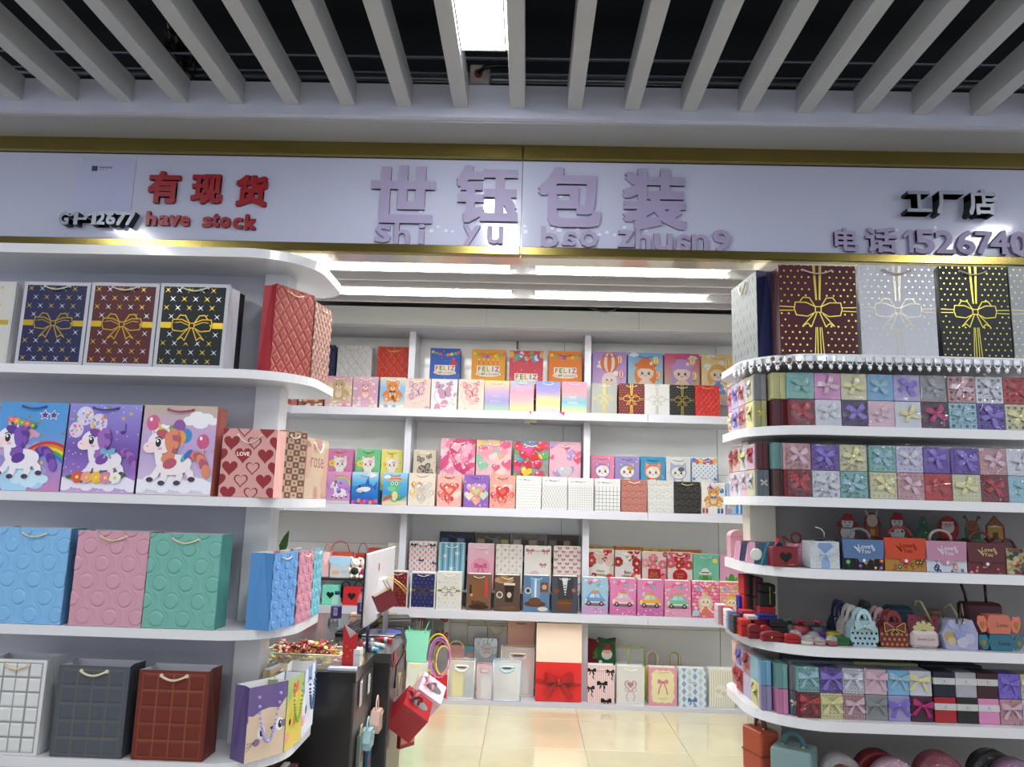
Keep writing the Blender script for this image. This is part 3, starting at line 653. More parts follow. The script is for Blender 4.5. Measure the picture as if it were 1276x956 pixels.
def art_giftbow(bg, foil, dots=True, n=11, wm=1.):
    def f(A):
        A.bg(bg)
        if dots:
            A.z += A.st
            for j in range(int(n*A.H*1.15)):
                for i in range(n):
                    x = (i+.3+(.5 if j % 2 else 0))/n; y = (j+.5)/n/1.1
                    if not (.4 < x < .6 or abs(y-A.H*.5) < .05 or (abs(x-.5) < .34 and abs(y-A.H*.5+.03) < .19)): A.ell(x, y, .013, .013, foil, 6, 0, 1, False)
        y = A.H*.5; q = .011*wm
        for a, b in ((.45, .445), (.47, .48), (.535, .52), (.555, .56)): A.line([(a, A.H), (.5+(a-.5)*.4, y+.02), (b+.0, 0)], q, foil, 1)
        for dy in (.035, -.02): A.line([(0, y+dy), (.2, y+dy*.8)], q, foil, 1); A.line([(.8, y+dy*.8), (1, y+dy)], q, foil, 1)
        A.ell(.5, y-.02, .32, .15, bg); A.ell(.5, y-.14, .2, .1, bg); A.bow_line(.5, y, .31, q*1.15, foil, 1)
    return f
def art_grad(cols, txt=None, tc='#ffffff', seed=1):
    def f(A):
        A.grad(cols); R = random.Random(seed); A.z += A.st
        for k in range(40): A.ell(R.random(), A.H*(1-.35*R.random()**2), .009, .009, '#ffffff', 5, 0, 0, False)
        if txt:
            for k, t in enumerate(txt): A.text(t, .45, A.H*(.5-.18*k), .11, tc, 2, 0., .7)
    return f
def art_gridpaper(kind):
    def f(A):
        A.bg('#f0f0f0'); c = '#9a9aa0'; top = A.H-.3; A.z += A.st
        for k in range(3): A.rect(.1+.17*k, A.H-.17, .22+.17*k, A.H-.145, c, 0, False)
        n = {'dia': 9, 'tri': 9, 'sq': 11, 'big': 7}[kind]; s = 1/n
        if kind in ('sq', 'big'):
            for i in range(n): A.rect(i*s+.01, .03, i*s+.02+(.012 if kind == 'big' else 0), top, c, 0, False)
            for j in range(int(top/s)): A.rect(.02, .04+j*s, .98, .05+j*s+(.012 if kind == 'big' else 0), c, 0, False)
        else:
            for j in range(int(top/s*1.0)):
                for i in range(n+1):
                    x = (i+(.5 if j % 2 else 0))*s; y = .06+j*s
                    if kind == 'dia': A.poly([(x-s*.3, y), (x, y-s*.12), (x+s*.3, y), (x, y+s*.12)], c, 0, False)
                    else: A.line([(x, y), (x+s*.5, y+s)], .012, c, 0, False, False); A.line([(x, y), (x-s*.5, y+s)], .012, c, 0, False, False)
    return f
def bunting(A, y, cols):
    A.z += A.st
    for k in range(8):
        x = .04+.125*k; yy = y-.09*math.sin(PI*k/7); A.poly([(x, yy+.05), (x+.1, yy+.05), (x+.1, yy-.06), (x+.05, yy-.03), (x, yy-.06)], cols[k % len(cols)], 0, False)
def art_feliz(c0, c1, kind, txt=True):
    def f(A):
        A.grad([c1, c0, c0]); R = random.Random(3); A.z += A.st
        for k in range(26): A.ell(R.random(), A.H*R.random(), .012, .012, '#ffe27a', 5, 0, 0, False)
        if kind == 'balloons':
            for k in range(13): A.ell(.06+.075*k, A.H-.12-.1*((k*3) % 4)/2.2, .075, .1, ['#f6c23c', '#f26a8f', '#7fc15e', '#4fa5dd', '#f4f0e6', '#8c5fc0'][k % 6])
            for x, y in ((.22, .62), (.62, .5)): A.balloon(x, y, .085, '#7e68c8' if x < .5 else '#3d8fd6')
        else: bunting(A, A.H-.13, ['#f6d23c', '#7fc15e', '#f26a8f', '#5a6fd0', '#f39a3c'])
        y = A.H*.56 if kind != 'balloons' else A.H*.42
        if kind == 'cakes':
            for k in range(5): A.rect(.2+.14*k, y+.17, .235+.14*k, y+.3, '#f0703c'); A.ell(.217+.14*k, y+.33, .02, .035, '#ffe88a', 7)
        if kind == 'gift': A.poly([(.65, y+.16), (.85, y+.1), (.92, y+.25), (.74, y+.33)], '#c9393f'); A.star(.78, y+.36, .07, '#e0505a')
        if kind == 'fire':
            for k in range(5): A.star(.15+.17*k, .15+.05*(k % 2), .11, '#ffcf3f', 7, .4); A.line([(.8, .1), (.88, .5)], .04, '#ffd75a')
        A.ell(.5, y-.1, .38, .085, '#fbf5e2'); A.rect(.16, y-.05, .84, y+.15, '#fbf3df')
        cs = ['#e2574c', '#3f9a55', '#e09a2a', '#4b7cc9', '#c2508f']
        for k, ch in enumerate('FELIZ'): A.text(ch, .24+.13*k, y+.05, .15, cs[k], 0, .03)
        for k, ch in enumerate('CUMPLEAÑOS'): A.text(ch, .2+.067*k, y-.1, .07, cs[(k*2) % 5], 0, .02)
    return f
def art_bear(c0, c1, fur, belly, acc, seed):
    def f(A):
        A.grad([c1, c0, c0, c1]); R = random.Random(seed)
        for k in range(10): A.ell(R.random(), A.H*R.random(), .05+.05*R.random(), .05, R.choice(['#f6d9e4', '#dfe9f6', '#fbeecf', '#f0b9c8']))
        A.bear(.5, A.H*.5, .3, fur, belly, acc)
        if seed % 2: A.poly([(.5, .55), (.68, .3), (.6, .22), (.44, .42)], '#b5622a'); A.ell(.52, .44, .07, .09, '#8a451c')
        for k in range(6): A.ell(.1+.16*k, .06+.03*(k % 2), .08, .05, R.choice([c1, '#f7efe2', c0]))
    return f
def art_flutter(bg, c, c2, seed):
    def f(A):
        A.bg(bg); R = random.Random(seed)
        for k in range(9): A.flower(R.random(), A.H*R.random()*.5, .1+.07*R.random(), R.choice([c, c2, '#f3e6dc', bg]), '#e6c7a2', 7)
        A.arc(.5, A.H*.45, .37, .05, R.choice(['#e6d9c8', '#d9cfd8']), .6, 2*PI-.3, 16)
        for x, y, r, a in ((.55, A.H*.52, .3, .3), (.3, A.H*.75, .2, -.4), (.72, A.H*.83, .15, .5)): A.butterfly(x, y, r, c, c2, a)
        for k in range(10): A.ell(R.random(), A.H*R.random(), .025, .018, R.choice(['#f6efe6', c]))
    return f
def art_dollbg(c0, c1, hair, dress, hat, seed, ball=True):
    def f(A):
        A.grad([c1, c0]); R = random.Random(seed)
        for k in range(4): A.cloud(.15+.7*R.random(), A.H*(.15+.8*R.random()), .1)
        if ball:
            for k in range(3): A.sballoon([.15, .85, .8][k], [A.H*.2, A.H*.55, A.H*.85][k], .1, R.choice(['#f39a5a', '#f2c84e', '#e86a8a']), '#fff4e0')
        if seed == 21: A.sballoon(.5, A.H*.78, .27, '#e8743f', '#f7e7d0')
        A.doll(.5, A.H*(.44 if seed == 21 else .6), .23 if seed == 21 else .33, hair, dress, hat)
    return f
def art_hearts(bg, cols, n, r0, seed, extra=None):
    def f(A):
        (A.grad(bg) if isinstance(bg, list) else A.bg(bg)); R = random.Random(seed)
        for k in range(n*2): A.ell(R.random(), A.H*R.random(), .02, .012, R.choice(cols), 6, R.random()*3)
        for k in range(n): A.heart3(R.random(), A.H*R.random(), r0*(.55+.6*R.random()), R.choice(cols), '#fff5f7', R.uniform(-.5, .5))
        if extra: extra(A)
    return f
def art_cluster(bg, cols, seed, neu='#f7efe6'):
    def f(A):
        A.bg(bg); R = random.Random(seed); H = A.H
        for x, y, r in ((.3, .72, .22), (.7, .74, .21), (.22, .42, .21), (.79, .45, .21), (.5, .24, .2)):
            c = R.choice(cols); A.heart3(x, y*H/1.25*1.02+.02, r, c)
            for k in (-.4, 0, .4): A.line([(x+k*r, y*H/1.25+r*.5), (x+k*r*.4, y*H/1.25-r*.6)], .012, neu)
        A.heart3(.5, H*.5, .29, cols[0], '#ffffff'); A.heart(.5, H*.5, .15, cols[-1])
        for k in range(12): A.ell(R.random(), H*R.random(), .03, .03, R.choice(cols+[neu]))
    return f
def art_kitten(bg, hood, patch, seed):
    def f(A):
        A.bg(bg); R = random.Random(seed)
        for k in range(12): A.star(R.random(), A.H*R.random(), .04, R.choice(['#ffd9e4', '#fff2c9', '#ffffff', hood]))
        A.kitty(.5, A.H*.62, .33, hood, patch)
    return f
def art_rainbowcat(bg, seed):
    def f(A):
        A.bg(bg); R = random.Random(seed); A.z += A.st
        for j in range(5):
            for i in range(4): A.ell(.12+.25*i+(.12 if j % 2 else 0), .15+.26*j, .028, .02, '#7d6a4a', 7, 0, 0, False)
        for k, c in enumerate(('#e86a7a', '#f4c84a', '#7cc66a', '#5fa6dc')): A.arc(.5, .42, .34-.05*k, .05, c, 0, PI, 12)
        A.kitty(.5, A.H*.62, .26, '#fbf6f4', '#f6b9d0'); A.poly([(.44, A.H*.8), (.56, A.H*.8), (.5, A.H*.95)], '#f2b44e')
        A.flower(.18, A.H*.62, .14, '#f6e05a', '#e58a3a', 5); A.cloud(.25, .25, .11); A.cloud(.78, .25, .1)
    return f
def art_unicorn_small(A):
    A.grad(['#e9a4d6', '#c78be0', '#f2a9cf']); 
    for k, c in enumerate(('#f08a9a', '#f6d36a', '#8fd08a', '#7fb8ee')): A.arc(.62, A.H*.55, .42-.045*k, .045, c, .1, PI*.75, 12)
    A.unicorn(.52, A.H*.42, .3, '#8a63c4', '#fbf4fb', 1, '#c79be6')
    for k in range(9): A.ell(.07+.11*k, .06, .06, .06, '#c9f0d8' if k % 2 else '#f6d6ea')
def art_shark(A):
    A.grad(['#2c6fd0', '#2f8fe6', '#5cb8f2', '#c4e7fa']); A.cloud(.75, A.H*.9, .13); A.grad(['#1f55b4', '#2f8fe6'], 0, A.H*.55)
    A.ell(.48, A.H*.5, .36, .17, '#3e78c8', 18, .15); A.ell(.45, A.H*.45, .28, .1, '#e9f3fa', 14, .15); A.poly([(.5, A.H*.6), (.62, A.H*.88), (.68, A.H*.58)], '#2f62b0'); A.poly([(.8, A.H*.54), (.98, A.H*.72), (.93, A.H*.42)], '#2f62b0'); A.poly([(.4, A.H*.4), (.3, A.H*.22), (.55, A.H*.38)], '#2f62b0')
    A.arc(.3, A.H*.5, .12, .018, '#b03a50', PI*1.1, PI*1.8, 6); A.ell(.3, A.H*.55, .035, .045, '#10182c')
    for k in range(9): A.ell(.07+.11*k, .07+.03*(k % 3), .06, .08, ['#f0628c', '#7a5fd0', '#f2a24a', '#d84a7a'][k % 4])
def art_dino(A):
    A.grad(['#efd9ac', '#3f9ad8', '#56b2ea', '#a9dcf6']); A.cloud(.2, A.H*.85, .12); A.rect(0, 0, 1, A.H*.12, '#ecd7b0')
    A.ell(.5, A.H*.3, .2, .28, '#57b08a'); A.ell(.5, A.H*.28, .12, .2, '#e9dba0'); A.ell(.75, A.H*.22, .22, .08, '#4a9c7c', 12, .5); A.ell(.47, A.H*.58, .28, .22, '#5fbb92', 16); A.ell(.36, A.H*.5, .17, .1, '#7fcaa6')
    for x in (.38, .56): A.ell(x, A.H*.66, .06, .07, '#ffffff'); A.ell(x, A.H*.66, .03, .045, '#20302c')
    A.ell(.52, A.H*.78, .42, .08, '#b9b3a4'); A.ell(.52, A.H*.85, .22, .13, '#cfc8b8'); A.rect(.3, A.H*.79, .74, A.H*.83, '#e0605a'); A.poly([(.02, .12), (.42, .3), (.36, .42), (.04, .3)], '#b06a52')
def art_check_party(A):
    A.bg('#f7f9fc'); s = .09; A.z += A.st
    for j in range(int(A.H/s)+1):
        for i in range(12):
            if (i+j) % 2: A.poly([(i*s-s*.5, j*s), (i*s, j*s-s*.5), (i*s+s*.5, j*s), (i*s, j*s+s*.5)], '#9fc0e6', 0, False)
    for k in range(7): A.ell(.08+.14*k, A.H-.12-.06*(k % 2), .09, .1, ['#4f86d8', '#f26a6a', '#f6c84a', '#e8554f'][k % 4])
    for x in (.08, .92):
        for y in (.2, .55): A.ell(x, y, .09, .1, ['#f2b03a', '#5a8fe0'][int(x > .5)]); A.star(x, y+.2, .09, '#4f7fd0')
    A.ell(.5, A.H*.42, .26, .16, '#f7f9fc'); A.text('Happy', .5, A.H*.48, .1, '#8a6a3a', 0, 0.); A.text('Birthday', .5, A.H*.36, .08, '#8a6a3a', 0, 0.)
def art_teddy_party(A):
    A.bg('#f4f1ea'); R = random.Random(5)
    for k in range(20): A.ell(R.random(), A.H*R.random(), .025, .018, R.choice(['#5a8fe0', '#f2a24a', '#e86a7a', '#7fc15e']))
    A.bear(.5, A.H*.5, .3, '#d99a52', '#f2d6a4', '#3f74cc'); A.poly([(.3, A.H*.82), (.5, A.H*.78), (.36, A.H*.99)], '#7a5fc0'); A.balloon(.85, A.H*.75, .09, '#3f7fd8')
    for x, c in ((.15, '#b04a78'), (.78, '#3f62c0')): A.rect(x-.12, .04, x+.12, .24, c); A.rect(x-.02, .04, x+.02, .24, '#f2e6c4'); A.bow(x, .27, .08, '#f0d070', None, False)
def art_blue_gifts(A):
    A.bg('#a8cdee'); 
    for x in (.22, .5, .8): A.bear(x, A.H*.4, .16, '#c9965c', '#f0d9b0', '#f0e0c0')
    A.rect(.36, .06, .64, .42, '#3f8fd0'); A.rect(.47, .06, .53, .42, '#dff0fa'); A.bow(.5, .5, .16, '#2f6fc0'); A.ell(.1, .15, .1, .1, '#e58aa6')
def art_photo_gift(base, cols, seed):
    def f(A):
        A.bg(base); R = random.Random(seed); H = A.H
        if seed == 1:   # tall boots and belt
            for x in (.3, .52): A.poly([(x-.1, .4), (x+.1, .4), (x+.12, H*.85), (x-.1, H*.85)], '#8a5a34'); A.poly([(x-.1, .4), (x+.28, .3), (x+.28, .2), (x-.1, .22)], '#5f3a20')
            A.poly([(.72, .5), (.86, .5), (.84, H*.9), (.74, H*.9)], '#c9403c'); A.ell(.5, .14, .42, .1, '#3f2818'); A.ell(.2, .6, .06, .06, '#c9a85a'); A.rect(.12, H*.45, .2, H*.7, '#2c2420')
        if seed == 2:   # coffee and hat
            A.ell(.35, H*.86, .4, .13, '#b99368'); A.ell(.35, H*.9, .2, .14, '#a47c50'); A.poly([(.42, .35), (.72, .35), (.78, H*.72), (.38, H*.72)], '#2c211d'); A.rect(.36, H*.72, .8, H*.78, '#e8e2da'); A.ell(.58, H*.45, .09, .11, '#d9cbb5'); A.ell(.2, .62, .13, .13, '#e9e4da'); A.ell(.2, .62, .09, .09, '#5f5650'); A.poly([(.05, .12), (.75, .22), (.9, .12), (.6, .04)], '#7a5532')
        if seed == 3:   # blue shirt and brown hat
            A.poly([(.3, .5), (.62, .5), (.66, H*.92), (.28, H*.92)], '#7ba4cf'); A.rect(.42, .5, .5, H*.92, '#dfe9f2'); A.rect(.64, H*.55, .95, H*.82, '#7a4a30'); A.ell(.8, H*.69, .09, .09, '#c9b090'); A.ell(.18, H*.58, .12, .12, '#e6e2da'); A.ell(.18, H*.58, .08, .08, '#3a3c48'); A.ell(.45, .3, .42, .11, '#5f3a26'); A.ell(.45, .4, .24, .15, '#6f4630'); A.ell(.75, .12, .2, .08, '#e2dccf')
        if seed == 4:   # dark suit, tie and briefcase
            A.poly([(.22, .45), (.8, .45), (.85, H*.95), (.2, H*.95)], '#3a3c46'); A.poly([(.38, H*.95), (.62, H*.95), (.52, .6)], '#e6e6ea')
            for k in range(5): A.rect(.47, .62+.1*k, .55, .66+.1*k, '#1e2026')
            A.rect(.22, .1, .78, .52, '#6f4426'); A.rect(.22, .36, .78, .4, '#8f6038'); A.arc(.5, .54, .12, .04, '#4f2e18', 0, PI, 8); A.ell(.16, H*.6, .12, .1, '#7a4a36'); A.ell(.85, H*.62, .08, .08, '#b0685a')
        if seed > 4:
            for k in range(4): x = .06+.23*k; A.rect(x, .15, x+.2, H-.18, cols[k % len(cols)]); A.ell(x+.1, H*.55, .07, .1, cols[(k+1) % len(cols)]); A.rect(x+.04, H*.25, x+.16, H*.38, cols[(k+2) % len(cols)])
    return f
def art_flowers(bg, cols, panel, seed, words):
    def f(A):
        A.bg(bg); R = random.Random(seed); H = A.H
        for k in range(18):
            x, y = R.random(), H*R.random()
            if abs(x-.5) > .28 or abs(y-H*.45) > .3: A.flower(x, y, .1+.09*R.random(), R.choice(cols), R.choice(['#f6d27a', '#f7e6d6', '#8a1f2c']), 7)
        for x, y in ((.12, H*.75), (.85, H*.72), (.2, H*.2), (.7, H*.12), (.45, H*.85)): A.flower(x, y, .19, R.choice(cols), '#f0d59a', 8); A.ell(x+.13, y-.1, .07, .035, '#5f8f5a', 8, .6)
        if panel: 
            if seed % 2: A.ell(.5, H*.47, .3, .28, panel, 18)
            else: A.rect(.24, H*.27, .76, H*.62, panel)
        for k, t in enumerate(words): A.text(t, .5, H*.52-.15*k, .12, '#f3dc9a' if panel else '#c9a04a', 1, .01, .45)
    return f
def art_car(c0, c1, car, seed):
    def f(A):
        A.grad([c1, c0, c0]); R = random.Random(seed)
        for k in range(14): A.heart(R.random(), A.H*(.5+.5*R.random()), .03+.03*R.random(), R.choice(['#f7a9c0', '#ff6a94', '#fbe3ea', '#b7e3e0']))
        for x, y, c in ((.3, .85, '#f0708c'), (.5, .92, '#fbd0da'), (.62, .8, '#6ec2c8')): A.heart3(x, y*A.H, .09, c)
        A.rect(0, 0, 1, A.H*.2, c1); A.car(.5, A.H*.38, .4, car)
        for k in range(14): A.ell(R.random(), A.H*.16*R.random(), .03, .015, R.choice(['#f26a94', '#ffffff', '#f6b3c6']))
    return f
def art_princess(c0, c1, hair, dress, seed):
    def f(A):
        A.bg(c0); A.z += A.st; n = 7
        for j in range(10):
            for i in range(n+1): A.ell((i+(.5 if j % 2 else 0))/n, .08+j*.13, .078, .062, c1 if (i+j) % 3 else '#fbc4d2', 10, 0, 0, False)
        A.z += A.st
        for j in range(10):
            for i in range(n+1): A.ell((i+(.5 if j % 2 else 0))/n-.02, .1+j*.13, .02, .014, '#fff2f4', 6, 0, 0, False)
        A.butterfly(.25, A.H*.78, .13, '#b48ae0', '#8fd0ea', .2); A.butterfly(.72, A.H*.84, .1, '#e6d04a', '#a7c85a', -.3); A.ell(.14, .16, .12, .12, '#a6d9ec')
        A.doll(.5, A.H*.45, .27, hair, dress); A.poly([(.4, A.H*.66), (.45, A.H*.75), (.5, A.H*.67), (.55, A.H*.75), (.6, A.H*.66)], '#f3cf5a')
    return f
def art_cactus(bg, pot, hat, seed):
    def f(A):
        A.bg(bg); A.cloud(.2, A.H*.3, .16, '#f5f7f2'); A.ell(.85, A.H*.85, .09, .09, '#f6e06a')
        for k, c in enumerate(('#e8736a', '#f4c84a', '#7cc66a', '#5fa6dc')): A.arc(.72, A.H*.16, .36-.045*k, .045, c, .2, PI*.6, 10)
        A.cactus(.47, A.H*.38, .3, pot, hat); A.ell(.47, A.H*.2, .05, .05, '#f7f0d8')
    return f
def art_plaid(A):
    A.bg('#f6e3e0'); s = .1; A.z += A.st
    for j in range(int(A.H/s)+1):
        for i in range(11):
            if (i+j) % 2: A.poly([(i*s-s*.5, j*s), (i*s, j*s-s*.75), (i*s+s*.5, j*s), (i*s, j*s+s*.75)], '#ee8f8a' if j % 2 else '#9fc3d6', 0, False)
    for x, y, r in ((.15, A.H-.13, .11), (.85, A.H-.13, .11), (.45, A.H*.6, .1), (.12, .12, .11), (.8, .12, .11), (.95, A.H*.55, .1)): A.bow(x, y, r, '#26262c')
    A.rect(.25, .38, .75, .5, '#f0c9c4'); A.rect(.3, .42, .7, .46, '#a85a5a')
def art_bluestripe(A):
    A.bg('#7fb6cc'); A.z += A.st
    for k in range(9): A.rect(.03+.11*k, 0, .08+.11*k, A.H, '#4f8ea8' if k % 2 else '#b9dbe6', 0, False)
    for x, y, r in ((.25, A.H*.72, .12), (.7, A.H*.78, .13), (.5, A.H*.45, .14), (.2, A.H*.2, .12), (.8, A.H*.18, .13)): A.star(x, y, r, '#f4fafc', 6, .25)
def art_pinkbow(A):
    A.grad(['#e79ab4', '#f0b3c8', '#f6ccd9']); A.ell(.5, A.H*.5, .36, .34, '#ee9dba', 20); A.bow(.5, A.H*.52, .24, '#d4668f', '#b9487a'); A.rect(.35, .2, .65, .23, '#fbe6ee'); A.heart(.72, A.H*.82, .06, '#fbe6ee')
def art_pattern(bg, c, kind, n=6):
    def f(A):
        A.bg(bg); m = int(A.H*n)
        for j in range(m+1):
            for i in range(n):
                x = (i+.5)/n; y = (j+.5)/n
                if kind == 'moons' and (i+j) % 2 == 0: A.arc(x, y, .035, .018, c, .6, 4.5, 6)
                elif kind == 'moons' and i % 2: A.rect(x-.012, y-.06, x+.012, y+.06, '#ddd6cc')
                elif kind == 'bows' and (i+j) % 2 == 0: A.bow(x, y, .075, c)
    return f
def art_whitebow(A):
    A.bg('#f6f0ea'); A.ell(.28, .42, .26, .28, '#f3c6cf', 18); A.ell(.4, .62, .2, .18, '#f3c6cf', 16); A.rect(.12, .4, .42, .42, '#e9a9b6'); A.rect(.12, .34, .36, .36, '#e9a9b6')
    for x, y, r in ((.2, A.H*.9, .15), (.8, A.H*.9, .15), (.7, A.H*.6, .13), (.85, .14, .12)): A.bow(x, y, r, '#d0808c')
def art_blackbows(A):
    A.bg('#f7e6e6'); A.z += A.st
    for k in range(14): A.rect(k/14+.01, 0, k/14+.035, A.H, '#e3a3a6', 0, False)
    for x, y, r in ((.15, A.H*.86, .17), (.85, A.H*.84, .16), (.55, A.H*.52, .2), (.1, A.H*.4, .17), (.7, .1, .2)):
        A.bow(x, y, r, '#1c1a20'); A.line([(x+.02, y), (x+.1, y-.12), (x+.04, y-.24), (x+.1, y-.3)], .03, '#1c1a20')
def art_whiteheart(A):
    A.bg('#ece9e6'); A.z += A.st
    for j in range(16):
        for i in range(11): A.rect(.05+.088*i, .04+.088*j, .08+.088*i, .07+.088*j, '#dcd7d4', 0, False)
    A.heart_ring(.5, A.H*.5, .24, '#c99aa6', '#ece9e6'); A.heart(.5, A.H*.52, .13, '#b98a98'); 
    for q in (-1, 1): A.line([(.5+q*.05, A.H*.36), (.5+q*.16, A.H*.22), (.5+q*.1, A.H*.1)], .025, '#c99aa6'); A.arc(.5+q*.14, A.H*.4, .07, .02, '#c99aa6')
def art_framebow(A):
    A.bg('#e9a3b0'); P = []
    for k in range(48):
        t = 2*PI*k/48; sx = max(-1, min(1, 1.25*math.cos(t))); sy = max(-1, min(1, 1.25*math.sin(t))); P.append((.5+.4*sx+.02*math.sin(k*1.6), A.H/2+(A.H/2-.1)*sy+.02*math.cos(k*1.6)))
    A.poly(P, '#f4eab8'); A.bow(.5, A.H*.62, .19, '#d98a9c', '#c76a80', False)
    for q in (-1, 1): A.line([(.5+q*.03, A.H*.6), (.5+q*.12, A.H*.45), (.5+q*.16, A.H*.3)], .045, '#d98a9c')
    A.rect(.33, .24, .67, .255, '#b5a58a'); A.rect(.4, .2, .6, .212, '#b5a58a')
def art_argyle(A):
    A.bg('#e3edf2'); A.z += A.st; n = 5
    for j in range(-1, 8):
        for i in range(n+1):
            x = i/n; y = (j+.5)*.26+(.13 if i % 2 else 0); A.poly([(x-.085, y), (x, y-.12), (x+.085, y), (x, y+.12)], '#8fabd2' if i % 2 else '#bdd2e6', 0, False)
    A.rect(.32, A.H*.6, .68, A.H*.66, '#e3edf2'); A.rect(.36, A.H*.62, .64, A.H*.64, '#7f95b8'); A.bow(.5, .22, .17, '#5f7fb4')
def art_linepat(A):
    A.bg('#f3f0e2'); A.z += A.st
    for k in range(10): A.rect(.06+.095*k, .02, .09+.095*k, A.H*.96, '#c9c9b6', 0, False)
    A.ell(.45, A.H*.42, .25, .25, '#f3f0e2'); A.heart(.35, A.H*.42, .12, '#dad6c6'); A.heart(.58, A.H*.36, .12, '#dad6c6')

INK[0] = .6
# ---- back wall, top shelf
ZA, ZB, ZC, ZD = BZ
Yf, Yb = 2.965, 3.13
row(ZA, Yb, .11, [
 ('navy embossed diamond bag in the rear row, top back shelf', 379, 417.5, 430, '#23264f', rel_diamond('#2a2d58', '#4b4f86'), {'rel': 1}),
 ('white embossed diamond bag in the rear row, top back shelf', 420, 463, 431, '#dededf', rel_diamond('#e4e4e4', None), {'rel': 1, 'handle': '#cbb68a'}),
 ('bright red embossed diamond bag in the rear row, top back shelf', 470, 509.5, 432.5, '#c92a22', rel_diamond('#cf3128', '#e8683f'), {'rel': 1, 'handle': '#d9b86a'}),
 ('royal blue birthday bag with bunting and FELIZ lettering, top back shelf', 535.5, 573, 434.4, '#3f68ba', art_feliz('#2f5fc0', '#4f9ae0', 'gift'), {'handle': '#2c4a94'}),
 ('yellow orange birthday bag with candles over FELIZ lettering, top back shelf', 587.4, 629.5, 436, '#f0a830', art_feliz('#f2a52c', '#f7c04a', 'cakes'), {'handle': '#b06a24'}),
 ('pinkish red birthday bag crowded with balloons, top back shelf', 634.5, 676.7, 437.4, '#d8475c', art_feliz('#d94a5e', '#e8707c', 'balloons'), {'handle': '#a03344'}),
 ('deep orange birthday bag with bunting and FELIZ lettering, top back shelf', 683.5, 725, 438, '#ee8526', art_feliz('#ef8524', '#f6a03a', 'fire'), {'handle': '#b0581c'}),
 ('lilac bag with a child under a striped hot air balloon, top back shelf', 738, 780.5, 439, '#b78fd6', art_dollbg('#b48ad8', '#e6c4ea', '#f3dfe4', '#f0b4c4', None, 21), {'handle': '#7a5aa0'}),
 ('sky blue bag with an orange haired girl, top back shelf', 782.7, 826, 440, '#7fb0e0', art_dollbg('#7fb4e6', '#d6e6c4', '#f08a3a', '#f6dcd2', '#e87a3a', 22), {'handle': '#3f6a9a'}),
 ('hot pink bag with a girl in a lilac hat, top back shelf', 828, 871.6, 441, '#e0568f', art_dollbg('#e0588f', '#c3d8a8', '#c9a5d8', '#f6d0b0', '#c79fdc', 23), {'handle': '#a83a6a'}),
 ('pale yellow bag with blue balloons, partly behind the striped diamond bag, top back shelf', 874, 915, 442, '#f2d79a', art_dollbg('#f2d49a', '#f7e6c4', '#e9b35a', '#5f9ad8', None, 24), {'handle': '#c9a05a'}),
], riser=RIS)
